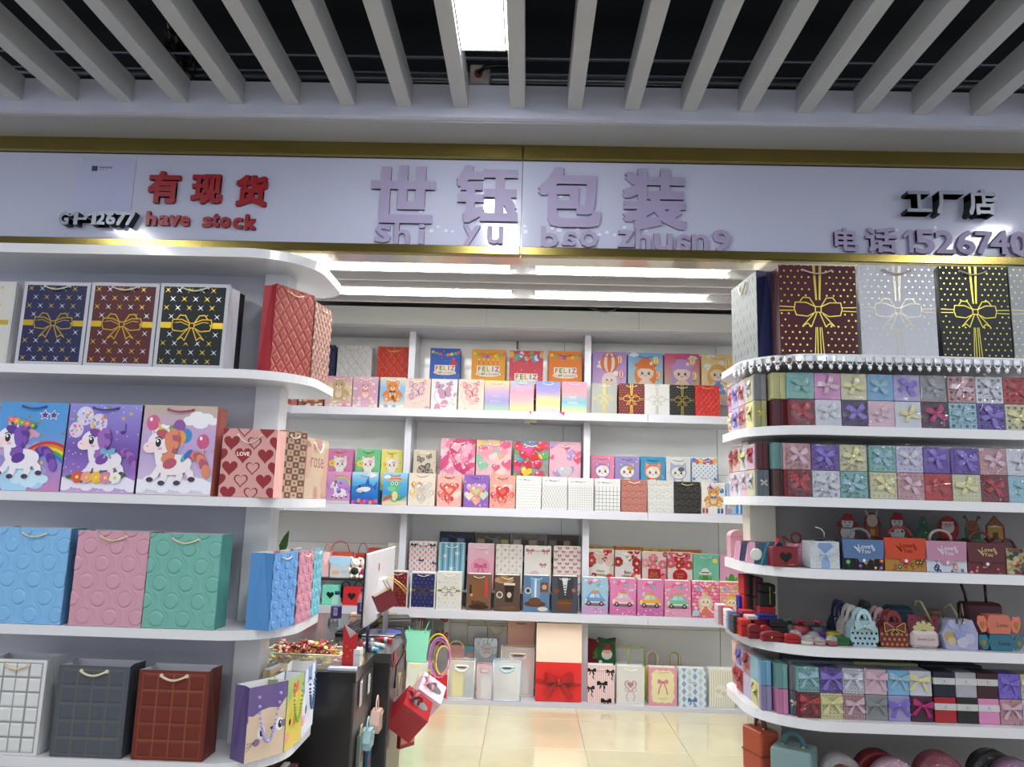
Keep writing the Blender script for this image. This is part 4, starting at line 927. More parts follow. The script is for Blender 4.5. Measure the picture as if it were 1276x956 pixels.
row(ZA, Yf, .085, [
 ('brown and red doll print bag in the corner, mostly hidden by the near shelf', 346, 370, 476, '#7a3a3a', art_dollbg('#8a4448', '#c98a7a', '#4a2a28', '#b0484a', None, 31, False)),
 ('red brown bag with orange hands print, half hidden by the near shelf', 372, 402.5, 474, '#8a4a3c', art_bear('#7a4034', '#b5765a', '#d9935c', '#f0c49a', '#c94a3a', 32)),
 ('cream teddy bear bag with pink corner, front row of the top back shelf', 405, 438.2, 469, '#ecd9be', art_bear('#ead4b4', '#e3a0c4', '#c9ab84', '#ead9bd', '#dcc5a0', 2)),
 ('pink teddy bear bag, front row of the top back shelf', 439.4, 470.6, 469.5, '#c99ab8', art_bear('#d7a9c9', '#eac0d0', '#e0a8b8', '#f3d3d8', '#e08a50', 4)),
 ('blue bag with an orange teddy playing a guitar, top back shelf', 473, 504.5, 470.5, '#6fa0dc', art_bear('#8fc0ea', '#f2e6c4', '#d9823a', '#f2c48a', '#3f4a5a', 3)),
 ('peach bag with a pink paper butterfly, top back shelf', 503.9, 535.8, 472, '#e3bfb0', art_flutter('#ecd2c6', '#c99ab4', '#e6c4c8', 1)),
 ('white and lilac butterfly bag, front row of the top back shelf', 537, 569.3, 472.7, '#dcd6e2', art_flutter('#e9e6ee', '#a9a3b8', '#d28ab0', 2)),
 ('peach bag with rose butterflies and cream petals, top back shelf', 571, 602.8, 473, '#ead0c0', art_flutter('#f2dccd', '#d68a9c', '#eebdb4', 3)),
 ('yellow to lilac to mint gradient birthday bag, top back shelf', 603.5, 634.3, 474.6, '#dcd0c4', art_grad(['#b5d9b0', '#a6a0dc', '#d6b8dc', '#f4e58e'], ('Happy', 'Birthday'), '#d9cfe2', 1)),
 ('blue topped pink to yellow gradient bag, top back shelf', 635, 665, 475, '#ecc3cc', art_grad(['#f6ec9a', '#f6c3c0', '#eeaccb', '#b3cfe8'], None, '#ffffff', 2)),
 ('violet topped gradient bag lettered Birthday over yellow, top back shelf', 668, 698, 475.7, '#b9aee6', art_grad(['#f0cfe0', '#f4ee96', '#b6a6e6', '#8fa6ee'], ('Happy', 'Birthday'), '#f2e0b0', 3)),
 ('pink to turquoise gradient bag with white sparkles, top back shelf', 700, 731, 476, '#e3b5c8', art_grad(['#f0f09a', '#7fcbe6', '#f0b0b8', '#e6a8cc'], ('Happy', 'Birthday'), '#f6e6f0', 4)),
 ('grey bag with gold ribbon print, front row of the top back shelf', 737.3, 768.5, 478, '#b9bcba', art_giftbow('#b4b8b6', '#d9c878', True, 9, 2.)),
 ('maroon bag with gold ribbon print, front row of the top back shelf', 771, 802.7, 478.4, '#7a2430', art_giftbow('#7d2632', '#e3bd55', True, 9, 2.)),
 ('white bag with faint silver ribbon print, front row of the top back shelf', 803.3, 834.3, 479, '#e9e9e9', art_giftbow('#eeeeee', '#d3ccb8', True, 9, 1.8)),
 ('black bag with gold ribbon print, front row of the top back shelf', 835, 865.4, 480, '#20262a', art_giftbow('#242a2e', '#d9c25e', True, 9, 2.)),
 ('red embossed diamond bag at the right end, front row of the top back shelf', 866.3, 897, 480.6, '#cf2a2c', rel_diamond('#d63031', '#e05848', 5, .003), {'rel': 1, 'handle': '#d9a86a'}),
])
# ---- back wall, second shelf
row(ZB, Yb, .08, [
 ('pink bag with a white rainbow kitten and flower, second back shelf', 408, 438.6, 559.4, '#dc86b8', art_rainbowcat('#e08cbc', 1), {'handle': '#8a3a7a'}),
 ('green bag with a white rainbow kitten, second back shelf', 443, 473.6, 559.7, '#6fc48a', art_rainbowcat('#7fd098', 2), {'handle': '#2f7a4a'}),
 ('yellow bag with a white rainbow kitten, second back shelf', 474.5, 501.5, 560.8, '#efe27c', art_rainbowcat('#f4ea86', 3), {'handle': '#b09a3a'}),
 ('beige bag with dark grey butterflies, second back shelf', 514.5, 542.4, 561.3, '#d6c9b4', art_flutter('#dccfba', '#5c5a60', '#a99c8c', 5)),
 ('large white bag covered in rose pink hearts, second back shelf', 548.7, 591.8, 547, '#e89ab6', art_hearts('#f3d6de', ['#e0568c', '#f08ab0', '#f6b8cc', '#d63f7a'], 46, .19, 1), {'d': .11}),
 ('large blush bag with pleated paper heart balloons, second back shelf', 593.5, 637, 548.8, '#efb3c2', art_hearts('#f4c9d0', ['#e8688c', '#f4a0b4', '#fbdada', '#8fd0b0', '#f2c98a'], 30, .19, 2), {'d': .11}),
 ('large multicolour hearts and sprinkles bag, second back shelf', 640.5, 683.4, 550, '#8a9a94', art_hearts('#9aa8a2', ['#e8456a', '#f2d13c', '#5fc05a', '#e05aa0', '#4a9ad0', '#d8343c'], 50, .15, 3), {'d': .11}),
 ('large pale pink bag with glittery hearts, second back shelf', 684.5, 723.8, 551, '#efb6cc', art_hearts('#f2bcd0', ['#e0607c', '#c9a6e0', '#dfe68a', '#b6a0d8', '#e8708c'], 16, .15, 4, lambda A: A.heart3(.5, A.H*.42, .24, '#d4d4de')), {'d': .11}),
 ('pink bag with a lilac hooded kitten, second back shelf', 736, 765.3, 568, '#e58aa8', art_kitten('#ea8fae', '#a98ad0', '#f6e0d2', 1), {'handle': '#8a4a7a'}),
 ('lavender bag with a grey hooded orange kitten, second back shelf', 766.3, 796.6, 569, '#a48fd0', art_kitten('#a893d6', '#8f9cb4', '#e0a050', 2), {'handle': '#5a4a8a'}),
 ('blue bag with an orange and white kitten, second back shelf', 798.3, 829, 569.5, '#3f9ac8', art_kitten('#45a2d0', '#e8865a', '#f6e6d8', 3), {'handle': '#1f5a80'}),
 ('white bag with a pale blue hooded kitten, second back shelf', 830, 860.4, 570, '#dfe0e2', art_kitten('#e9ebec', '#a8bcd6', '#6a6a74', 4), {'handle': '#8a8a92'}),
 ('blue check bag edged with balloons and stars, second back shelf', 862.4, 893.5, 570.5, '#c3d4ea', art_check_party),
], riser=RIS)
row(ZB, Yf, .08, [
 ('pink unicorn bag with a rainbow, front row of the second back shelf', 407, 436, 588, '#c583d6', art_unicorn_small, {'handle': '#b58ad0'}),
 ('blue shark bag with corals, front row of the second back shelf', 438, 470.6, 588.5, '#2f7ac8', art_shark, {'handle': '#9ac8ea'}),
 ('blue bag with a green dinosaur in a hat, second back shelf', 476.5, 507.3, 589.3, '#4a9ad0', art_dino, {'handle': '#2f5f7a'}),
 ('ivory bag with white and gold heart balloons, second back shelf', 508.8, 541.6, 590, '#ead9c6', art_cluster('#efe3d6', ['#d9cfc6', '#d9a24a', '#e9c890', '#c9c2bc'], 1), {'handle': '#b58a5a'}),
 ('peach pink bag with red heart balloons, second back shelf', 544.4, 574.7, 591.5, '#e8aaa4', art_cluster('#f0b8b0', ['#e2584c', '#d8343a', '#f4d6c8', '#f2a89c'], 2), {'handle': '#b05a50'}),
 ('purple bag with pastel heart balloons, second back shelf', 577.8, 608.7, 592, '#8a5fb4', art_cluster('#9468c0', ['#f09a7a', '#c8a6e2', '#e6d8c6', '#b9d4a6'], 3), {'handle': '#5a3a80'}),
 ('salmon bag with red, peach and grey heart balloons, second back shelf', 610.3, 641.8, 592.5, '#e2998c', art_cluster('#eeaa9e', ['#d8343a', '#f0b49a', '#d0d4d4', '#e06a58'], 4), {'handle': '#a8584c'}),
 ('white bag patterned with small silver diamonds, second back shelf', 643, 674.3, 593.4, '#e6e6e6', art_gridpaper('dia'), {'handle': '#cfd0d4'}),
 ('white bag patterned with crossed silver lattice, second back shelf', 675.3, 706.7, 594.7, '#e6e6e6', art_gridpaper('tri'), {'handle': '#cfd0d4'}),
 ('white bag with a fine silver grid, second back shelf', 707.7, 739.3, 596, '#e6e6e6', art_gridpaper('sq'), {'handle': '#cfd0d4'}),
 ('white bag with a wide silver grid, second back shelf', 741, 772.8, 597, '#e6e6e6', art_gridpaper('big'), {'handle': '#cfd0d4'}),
 ('dusty rose bag embossed with rings, second back shelf', 774.3, 806.3, 598, '#b0605c', rel_rings('#b5655f', '#cf9486'), {'rel': 1}),
 ('white bag embossed with rings, second back shelf', 807.3, 839.5, 599, '#e2e2e0', rel_rings('#e8e8e6', '#d8d8d4'), {'rel': 1, 'handle': '#d9c48a'}),
 ('black bag embossed with rings, second back shelf', 840.3, 872.8, 600.7, '#1e1e20', rel_rings('#222224', '#4a4640'), {'rel': 1, 'handle': '#d9c48a'}),
 ('white bag with a party teddy in a purple hat, second back shelf', 874.2, 904, 602, '#efece4', art_teddy_party, {'handle': '#e8a0b4'}),
 ('light blue bag with gifts and little bears at the right end, second back shelf', 905.3, 937, 603, '#a4caec', art_blue_gifts, {'handle': '#4f80c0'}),
])
# ---- back wall, third shelf
Yh = 3.235
row(ZC, Yh, .09, [
 ('dark slate bag printed with blue boxed gifts, tallest row of the third shelf, left', 547, 590, 663, '#3f4a5c', art_photo_gift('#3c4452', ['#4f6fa8', '#2c3038', '#7f93b4', '#262a30'], 5), {'handle': '#2f5f9a'}),
 ('grey green bag printed with boxed watches, tallest row of the third shelf', 591.8, 634.8, 664.5, '#6f7268', art_photo_gift('#6a6c66', ['#b5a888', '#4f5450', '#8f9290', '#d0b878'], 6), {'handle': '#a8a090'}),
 ('taupe bag printed with boxed cameras and glasses, tallest row of the third shelf', 637, 680.4, 665.5, '#7a726c', art_photo_gift('#8a827c', ['#c9bfb8', '#4a4648', '#b09a90', '#5f5a5c'], 7), {'handle': '#6a625c'}),
 ('dark taupe bag printed with bottles, tallest row of the third shelf, right', 682.2, 721, 667, '#5f5a54', art_photo_gift('#5c5650', ['#8a8478', '#3a3634', '#a89a86', '#4a4440'], 8), {'handle': '#7a6a50'}),
 ('orange patterned bag peeking out behind the red flower bag at the left', 733.5, 764.5, 681, '#eab24a', art_pattern('#f0c060', '#e2702a', 'moons'), {}),
 ('plain orange bag peeking out behind the red rose bag', 767, 798.5, 681.7, '#ec8a2c', lambda A: (A.bg('#ee8c30'), A.flower(.5, 1, .2, '#f6c46a')), {}),
 ('yellow and orange patterned bag peeking out behind the bag with the red panel', 802, 836, 684, '#ecc04a', art_pattern('#f4cf6a', '#ea8430', 'bows'), {}),
 ('tangerine bag peeking out behind the love flower bag', 839, 874, 685.5, '#ec7f2c', lambda A: (A.bg('#ee8230'), A.flower(.4, 1, .25, '#f2a85a')), {}),
], riser=RIS)
row(ZC, Yb, .08, [
 ('small white bag printed with a loop and a tag, half behind the monitor, third shelf', 482, 496, 677, '#e2ddd8', lambda A: (A.bg('#e4e0dc'), A.arc(.45, A.H*.6, .25, .05, '#b9a58a'), A.arc(.6, A.H*.45, .2, .05, '#b9a58a'), A.rect(.3, .2, .7, .6, '#f3f1ec'), A.rect(.4, .3, .6, .5, '#a8483c')), {}),
 ('pink and blue harlequin check bag with black bows, third back shelf', 509.5, 543.6, 675, '#eec2be', art_plaid, {'handle': '#3a3236'}),
 ('blue striped bag with white snowflakes, third back shelf', 546, 579, 677, '#6aa3ba', art_bluestripe, {'handle': '#e6eef2'}),
 ('pink bag with a raised pink bow, third back shelf', 582.5, 615.4, 678, '#e59ab6', art_pinkbow, {'handle': '#f2dce4'}),
 ('white bag patterned with little moons, third back shelf', 617.8, 651, 679.4, '#efeae4', art_pattern('#f2ede8', '#b5937a', 'moons', 7), {'handle': '#d8cfc0'}),
 ('ivory bag with pink bows and a pink blot, third back shelf', 653.3, 686.5, 681, '#f0e8e2', art_whitebow, {'handle': '#c98a94'}),
 ('cream bag with rows of small pink bows, third back shelf', 689.8, 723.6, 681.4, '#efe6e0', art_pattern('#f3ebe4', '#d98a98', 'bows', 7), {'handle': '#d8cfc8'}),
 ('white flower bag with a big red blossom at its foot, third back shelf', 733.2, 764.6, 685, '#e8dcd8', art_flowers('#f0e9e4', ['#c92a34', '#d8464c', '#e8c9c4'], None, 1, ('Happy', 'Birthday'))),
 ('white flower bag with dark red roses, third back shelf', 766.3, 798.3, 686.8, '#e0d6d4', art_flowers('#e9e4e2', ['#b01e2c', '#c93a44', '#f3efec', '#d9606a'], None, 3, ('Best', 'Wishes'))),
 ('pink blossom bag with a square red panel, third back shelf', 800.3, 830.2, 688.4, '#e6c4c4', art_flowers('#f0d8d4', ['#c92a3a', '#f0a0b4', '#e8788c'], '#b52a2c', 2, ('Best', 'MOM'))),
 ('rose bag with a round red love panel, third back shelf', 832, 862.8, 689, '#e6cac8', art_flowers('#eedcd8', ['#c9283a', '#e4647c', '#d8465a'], '#c02430', 5, ('Love', 'you'))),
 ('mint green bag with a cactus in a striped hat, third back shelf', 863.8, 896, 691, '#7cc8aa', art_cactus('#84d0b2', '#e08a4a', '#f2f0ea', 1), {'handle': '#bfe3ea'}),
 ('pink bag with cactuses in a heart pot, third back shelf', 897, 928, 692, '#eda6c8', art_cactus('#f0accd', '#e0569a', None, 2), {'handle': '#d87ab0'}),
], riser=RIS)
row(ZC, Yf, .08, [
 ('maroon star foil bag with white border behind the monitor, third back shelf', 481, 508, 712, '#c9c4c4', art_starfoil('#7c1f2a', '#e0dcda'), {}),
 ('navy star foil bag with white border, third back shelf', 511, 542.6, 713.6, '#dcdce2', art_starfoil('#262a68', '#e6e6ea'), {}),
 ('white star foil bag with a black ribbon bow print, third back shelf', 543.8, 575, 713.2, '#e0ded8', art_starfoil('#ece9e2', '#f0eeea', '#ffffff', '#4a4640'), {}),
 ('brown bag printed with tall boots, third back shelf', 581.3, 612, 715.6, '#6f5440', art_photo_gift('#7a5e48', [], 1), {}),
 ('brown bag printed with a coffee cup and hat, third back shelf', 616.2, 647.8, 717, '#5c463c', art_photo_gift('#604a40', [], 2), {}),
 ('blue bag printed with a shirt, camera and brown hat, third back shelf', 652, 684.6, 717.6, '#4f6f94', art_photo_gift('#5f82a8', [], 3), {'handle': '#9ab4d0'}),
 ('black bag printed with a suit, tie and briefcase, third back shelf', 687.8, 719.6, 718.4, '#3f424c', art_photo_gift('#4a4e5a', [], 4), {'handle': '#c9ccd4'}),
 ('light blue bag with a blue car and heart balloons, third back shelf', 725.3, 757.6, 720, '#9ac3e2', art_car('#a6cde8', '#c9a6d0', '#6fa0dc', 1), {'handle': '#d07aa0'}),
 ('pink bag with a pink and white car, third back shelf', 760.3, 792.5, 721, '#e583b8', art_car('#ea8cc0', '#d878b4', '#f2b4c6', 2), {'handle': '#d0609a'}),
 ('pink bag with a yellow car, third back shelf', 794.2, 826.6, 723, '#df7fb8', art_car('#e48cc0', '#d070b4', '#f0b63a', 3), {'handle': '#d0609a'}),
 ('pink bag with a mint green car, third back shelf', 828.3, 861, 724, '#e58ab4', art_car('#ea94ba', '#e6a8c4', '#7fcaa6', 4), {'handle': '#c06a9a'}),
 ('deep pink balloon bag with a silver haired girl, third back shelf', 862.4, 896, 725, '#e8548c', art_princess('#e0407c', '#f0709c', '#d9ceb4', '#e07a6a', 1), {'handle': '#f6c0d0'}),
 ('coral balloon bag with a golden haired girl behind the jewellery boxes, third back shelf', 896.8, 926.5, 726, '#f09a94', art_princess('#ec8480', '#f4aaa2', '#f2cf5a', '#e88aa0', 2), {'handle': '#f6c0b0'}),
])

# ------------------------------------------------------------------ bags on the left shelf
def raised(t, w, h, art, y):
    "a card cut-out glued a few millimetres proud of the front"
    A = Art(w, h); art(A); o = A.build('raised_cutout', t, y); m = o.modifiers.new('thick', 'SOLIDIFY'); m.thickness = .0022; m.offset = -1
def bagpx(label, z, Y, a, b, top, d, color, art=None, cut=None, **op):
    zt = at((a+b)/2, top, Y=Y).z; xa = at(a, top+45, Y=Y).x; xb = at(b, top+45, Y=Y).x
    t = bag(label, xa, xb, Y, z, zt-z, d, color, art, **op)
    if cut: raised(t, xb-xa, zt-z, cut, -.006)
    return t
INK[0] = .75
YL = -.098; z1, z2, z3, z4, z5 = LZ
NL = dict(handle='#c9c2a6', hz=.95, hw=.19)
bagpx('white star foil bag cut off by the left edge of the photo, top left shelf', z1, YL, -58, 15, 351, .1, '#d2d2d2', art_starfoil('#dedcd2', '#d8d8da'), **NL)
bagpx('navy star foil bag with gold bow, large, top left shelf', z1, YL, 25.5, 108.5, 352, .1, '#cfcfd6', art_starfoil('#222552', '#cfcfd8'), **NL)
bagpx('maroon star foil bag with gold bow, large, top left shelf', z1, YL, 110, 195, 353, .1, '#cfcfd6', art_starfoil('#5c2024', '#cfcfd8'), **NL)
bagpx('black green star foil bag with gold bow, large, top left shelf', z1, YL, 196.5, 283, 354, .1, '#cfcfd6', art_starfoil('#141e1e', '#cfcfd8'), **NL)
bagpx('black bag showing only its edge behind the black green star foil bag', z1, .015, 245, 292, 361, .08, '#17171c', None, handle=None)
INK[0] = .95
V2 = lambda x, y: Vector((x, y))
bag('large red embossed diamond bag turned to the side at the rounded end, top left shelf', V2(-1.005, -.055), V2(-.905, .12), 0, z1, .355, .07, '#a01c28', None, rel_diamond('#8c3038', '#b0704a', 4), handle='#d9c9a0', hz=.95)
bag('tall dusty pink embossed diamond bag at the rear of the rounded end, top left shelf', V2(-.902, .128), V2(-.877, .30), 0, z1, .335, .09, '#8f655c', None, rel_diamond('#946a60', None, 5), handle='#d9c9a0', hz=.95)

def uni_bg1(A):
    A.grad(['#c987b8', '#9a8fd0', '#5f9ad6', '#4f9ad8']); R = random.Random(11)
    for k in range(6): A.cloud(R.random(), A.H*(.12+.6*R.random()), .12, R.choice(['#d9a0b8', '#a9a3da', '#c3a7d6']))
    for k, c in enumerate(('#c9383c', '#e08a2c', '#f0d03c', '#4fa85a', '#3f78c8')): A.arc(.78, A.H*.2, .44-.042*k, .044, c, .7, PI*.85, 14)
    for k in range(12): A.star(R.random(), A.H*R.random(), .035, R.choice(['#f0c860', '#b08a50', '#7f9a6a']))
    for x in (.67, .8): A.star(x, A.H*.86, .085, '#f3eef6'); A.star(x, A.H*.86, .065, '#5f3f8a')
    A.cloud(.35, .12, .3, '#a9d2ee'); A.cloud(.55, .17, .2, '#c9e6f6')
def uni_cut1(A): A.unicorn(.36, A.H*.42, .3, '#5f3a94', '#efe9f2', 1, '#7f56b4'); [A.flower(.2+.08*k, A.H*.8-.02*k, .05, c) for k, c in enumerate(('#e86a8a', '#f2a24a', '#7fae5a', '#e86a8a', '#6f9a4a'))]
def uni_bg2(A):
    A.grad(['#c9a9d6', '#8f6fc0', '#7458ac', '#8a78c6', '#8f8fd6']); R = random.Random(12); A.z += A.st
    for k in range(70): A.ell(R.random(), A.H*R.random(), .008, .008, '#f3ecfa', 5, 0, 0, False)
    for x, y, r in ((.22, .86, .12), (.12, .7, .1), (.42, .78, .12)):
        A.ell(x, y*A.H, r, r*1.1, '#d8d0ea', 16); A.z += A.st
        for k in range(16): A.ell(x+r*.7*R.uniform(-1, 1), y*A.H+r*.7*R.uniform(-1, 1), r*.15, r*.15, R.choice(['#f2b04a', '#6fb0e0', '#e8708a', '#f6e6c8']), 6, 0, 0, False)
    for k in range(8): A.star(R.random(), A.H*R.random(), .04, R.choice(['#d9b060', '#7f9a5a', '#c98a4a']))
    A.line([(.8, A.H*.78), (.8, A.H*.68)], .015, '#5a2f7a'); A.ell(.77, A.H*.68, .035, .025, '#5a2f7a')
    for k in range(7): A.cloud(.05+.15*k, .1+.04*(k % 2), .13, '#eae6f4')
def uni_cut2(A):
    A.unicorn(.52, A.H*.42, .27, '#7a4a9c', '#ece4ee', 1, '#9c6ab8'); A.bow(.6, A.H*.46, .1, '#6fb0c8')
    for k in range(11): A.ell(.12+.07*k, A.H*.17+.03*math.sin(k*2), .06, .03, '#4f6a3a', 8, k)
    for k, c in enumerate(('#d9584a', '#e8a08a', '#f0c03c', '#d88a9c', '#e8ecec')): A.flower(.22+.13*k, A.H*.17, .08, c)
def uni_bg3(A):
    A.grad(['#d9d0d8', '#c9b6da', '#b9a3d2', '#c3a6cc', '#bfb096']); R = random.Random(13); A.cloud(.78, A.H*.83, .17, '#eceaf0'); A.cloud(.3, A.H*.72, .1)
    A.balloon(.14, A.H*.8, .09, '#d0668a'); A.balloon(.84, A.H*.6, .085, '#c85a80')
    for x, y, c in ((.42, .7, '#7f9a4a'), (.6, .66, '#3f8ac8'), (.28, .66, '#d9c24a'), (.5, .76, '#8a5aa0'), (.42, .66, '#9ac060'), (.52, .64, '#e2a05a')): A.ell(x, y*A.H, .085, .1, c, 14); A.line([(x, y*A.H-.1), (.5, A.H*.42)], .006, '#8a7a8a')
    for k in range(9): A.star(R.random(), A.H*R.random()*.6, .035, R.choice(['#d9a84a', '#c98a5a']))
    for k in range(7): A.cloud(.05+.15*k, .1+.05*(k % 2), .13, '#e9eaf2')
def uni_cut3(A): A.unicorn(.42, A.H*.4, .29, '#b5586a', '#efe6ea', 1, '#d98a6a'); [A.ell(.62+.02*k, A.H*.42+.02*k, .035, .08, c, 8, -.6) for k, c in enumerate(('#3f9ab0', '#5fb0a0', '#4a6ac0'))]
bagpx('pink bag sliver at the left edge of the photo beside the rainbow unicorn bag', z2, YL+.02, -70, 1, 505, .07, '#b56a8a', None, handle=None)
NH = dict(hz=.955, hw=.17, inner='#e0e0e0', sag=.006)
bagpx('large sky blue bag with a raised unicorn on a rainbow, second left shelf', z2, YL, -4, 81, 502, .09, '#9aa0d0', uni_bg1, uni_cut1, handle='#3f5a9a', **NH)
bagpx('large purple bag with a raised unicorn among flowers and clouds, second left shelf', z2, YL, 83, 173.5, 504, .09, '#3f2f5c', uni_bg2, uni_cut2, handle='#4a3a8a', **NH)
bagpx('large lilac bag with a raised jumping unicorn and balloons, second left shelf', z2, YL, 176, 268, 506, .09, '#b5655a', uni_bg3, uni_cut3, handle='#a83f70', **NH)
def art_lovehearts(A):
    A.bg('#cf9c98'); k = 0
    for j in range(6):
        for i in range(3):
            x = .17+.42*i-(.2 if j % 2 else 0); y = A.H*.06+j*A.H*.185
            if x > 1.1: continue
            if (i+j*2) % 2: A.heart_ring(x, y, .135, '#8c2f34', '#cf9c98')
            else: A.heart(x, y, .15, '#8f2c32')
    A.heart(.4, A.H*.62, .16, '#8f2c32'); A.text('LOVE', .4, A.H*.63, .075, '#f6e6dc', 0, .03)
bagpx('salmon pink bag patterned with dark red hearts and the word LOVE, second left shelf', z2, YL, 275, 343, 535, .1, '#d8a49c', art_lovehearts, handle='#d9d0c4', hz=.91, hw=.22, sag=.03)
def art_chess(A):
    A.bg('#d9c3a0'); n = 4; s = 1/n
    for j in range(int(A.H/(s*.82))+1):
        for i in range(n):
            if (i+j) % 2: A.rect(i*s, j*s*.82, i*s+s, (j+1)*s*.82, '#8a5a54')
            A.heart(i*s+s/2, j*s*.82+.1, .05, '#d9c3a0' if (i+j) % 2 else '#8a5a54') if (i*j) % 2 == 0 else A.star(i*s+s/2, j*s*.82+.1, .06, '#b57a6a', 6)
INK[0] = .72
bag('brown and cream chequered bag with small icons, rounded end of the second left shelf', V2(-.958, .005), V2(-.887, .095), 0, z2, .262, .07, '#c9a488', art_chess, handle='#e6ddd0', hz=.93, sag=.02)
def art_rosebag(A):
    A.bg('#d6bfa4'); R = random.Random(6)
    for k in range(16): A.ell(R.choice([.05, .95, .1, .9, .5]), A.H*R.random(), .1+.12*R.random(), .1+.1*R.random(), R.choice(['#b5736c', '#c9928a', '#d6a89a']), 9, R.random()*3)
    A.ell(.5, A.H*.55, .3, A.H*.3, '#d6bfa4'); A.text('rose', .5, A.H*.6, .16, '#9c5a5c', 0, .0)
bag('beige and rose blotched bag lettered rose, rear of the rounded end, second left shelf', V2(-.885, .10), V2(-.868, .36), 0, z2, .245, .07, '#c9a898', art_rosebag, handle='#efe6dc', hz=.93, sag=.03)

INK[0] = 1.
OG = dict(handle='#d9cba0', hz=.945, hw=.18, inner='#d0d0d0', rough=.5)
bagpx('large light blue embossed bag with ringed circles, third left shelf', z3, YL-.01, -4, 84, 658, .1, '#5f98c8', None, rel=rel_ogee('#7cb2de'), **OG)
bagpx('large dusty pink embossed bag with ringed circles, third left shelf', z3, YL-.01, 93.5, 183, 662.5, .1, '#b87a8e', None, rel=rel_ogee('#c795a5'), **OG)
bagpx('large teal embossed bag with ringed circles, third left shelf', z3, YL-.01, 183.8, 273.5, 666, .1, '#529a90', None, rel=rel_ogee('#6fab9f'), **OG)
OG['hw'] = .2
bag('blue embossed bag turned sideways at the rounded end, third left shelf', V2(-.918, -.10), V2(-.872, .04), 0, z3, .272, .1, '#4a86c0', None, rel_ogee('#6a9cd4'), **OG)
bag('pink embossed bag turned sideways between two blue ones at the rounded end, third left shelf', V2(-.869, .045), V2(-.857, .20), 0, z3, .27, .1, '#b5758a', None, rel_ogee('#c98a9e'), **OG)
bag('turquoise embossed bag turned sideways at the rear of the rounded end, third left shelf', V2(-.858, .203), V2(-.864, .36), 0, z3, .27, .09, '#4f93a4', None, rel_ogee('#6fb0c2'), **OG)

GR = dict(handle='#d9cba6', hz=.94, hw=.18, hr=.0042, rough=.5)
def bagrel(label, a, b, top, color, rel, inner='#c9cad0'):
    return bagpx(label, z4, YL-.01, a, b, top, .11, color, None, rel=rel, inner=inner, **GR)
bagrel('large white bag with a silver window grid, bottom left shelf', -20, 54, 822, '#cfd1d4', rel_grid('#d4d6d6', '#8f8d88', 4, .003))
bagrel('large slate grey bag with a fine square grid, bottom left shelf', 69, 158, 830, '#42464e', rel_grid('#4d525b', '#625e55', 4, .0018, ln=.012))
bagrel('large maroon bag with a bronze square grid, bottom left shelf', 169.5, 258, 836, '#5a221a', rel_grid('#6a2a20', '#7d4c32', 4, .0018, ln=.012))
def beads(t, w, h, col, xa=.27, drop=.5):
    m = MB()
    n = 26
    for k in range(n+1):
        u = k/n; x = (2*u-1)*w*xa; z = h*.86-h*drop*math.sin(PI*u)**.75; m.ell((x, -.012-.004*math.sin(PI*u), z), (.0055, .0055, .0055), 6)
    m.build('bead_handle', mat(col, .35), t)
def art_cat(A):
    A.bg('#6c5a8c'); H = A.H
    A.ell(.55, H*.18, .75, H*.5, '#d6bfa4', 24); A.poly([(.05, H*.45), (.02, H*.62), (.3, H*.58)], '#d6bfa4'); A.poly([(.75, H*.6), (1.0, H*.78), (1.0, H*.4)], '#d6bfa4')
    for x, y in ((.38, .36), (.85, .42)): A.ell(x, H*y, .1, .14, '#e6e6ea'); A.ell(x+.02, H*y, .055, .09, '#17151c'); A.ell(x+.03, H*y+.03, .02, .03, '#ffffff', 7)
    A.ell(.27, H*.24, .09, .08, '#8a6a8c'); A.ell(.97, H*.42, .09, .08, '#8a6a8c'); A.poly([(.6, H*.4), (.7, H*.42), (.66, H*.36)], '#2a2430'); A.line([(.66, H*.36), (.67, H*.31)], .012, '#2a2430')
    for q in (-.08, 0, .08): A.line([(.22, H*.25), (.02, H*.2+q)], .01, '#2a2430')
def art_chick(A):
    A.bg('#a9b878'); H = A.H; A.ell(.55, H*.3, .62, H*.5, '#d9c25a', 24); A.ell(.42, H*.83, .1, .16, '#c9583c', 10, .2); A.ell(.58, H*.85, .09, .16, '#d9704a', 10, -.2)
    A.ell(.25, H*.38, .06, .08, '#20201c'); A.ell(.55, H*.36, .09, .12, '#e0933c'); A.ell(.1, H*.18, .16, .14, '#e8a08a'); A.ell(.95, H*.4, .14, .16, '#e8a08a')
def art_bunny(A):
    A.bg('#7f96c6'); H = A.H; A.ell(.5, H*.3, .6, H*.48, '#e2e6ee', 24); A.ell(.2, H*.85, .13, .25, '#e2e6ee'); A.ell(.8, H*.9, .13, .25, '#e2e6ee'); A.ell(.3, H*.38, .06, .09, '#20202a'); A.ell(.75, H*.42, .06, .09, '#20202a'); A.ell(.12, H*.25, .14, .1, '#eeb0ba')
t = bag('purple and beige cat face bag with lavender bead handles, rounded end, bottom left shelf', V2(-.962, -.115), V2(-.868, .015), 0, z4, .252, .085, '#5a4a7c', art_cat, handle=None); beads(t, .16, .252, '#a8a0d8', .28, .62)
t = bag('yellow chick face bag with green bead handles, rounded end, bottom left shelf', V2(-.866, .018), V2(-.850, .165), 0, z4, .25, .08, '#8fa06a', art_chick, handle=None); beads(t, .15, .25, '#7fae3a', .28, .5)
t = bag('blue and white bunny face bag with dark blue bead handles, bottom left shelf', V2(-.850, .168), V2(-.862, .37), 0, z4, .25, .1, '#7f92c0', art_bunny, handle=None); beads(t, .2, .25, '#3f5f8a', .24, .5)
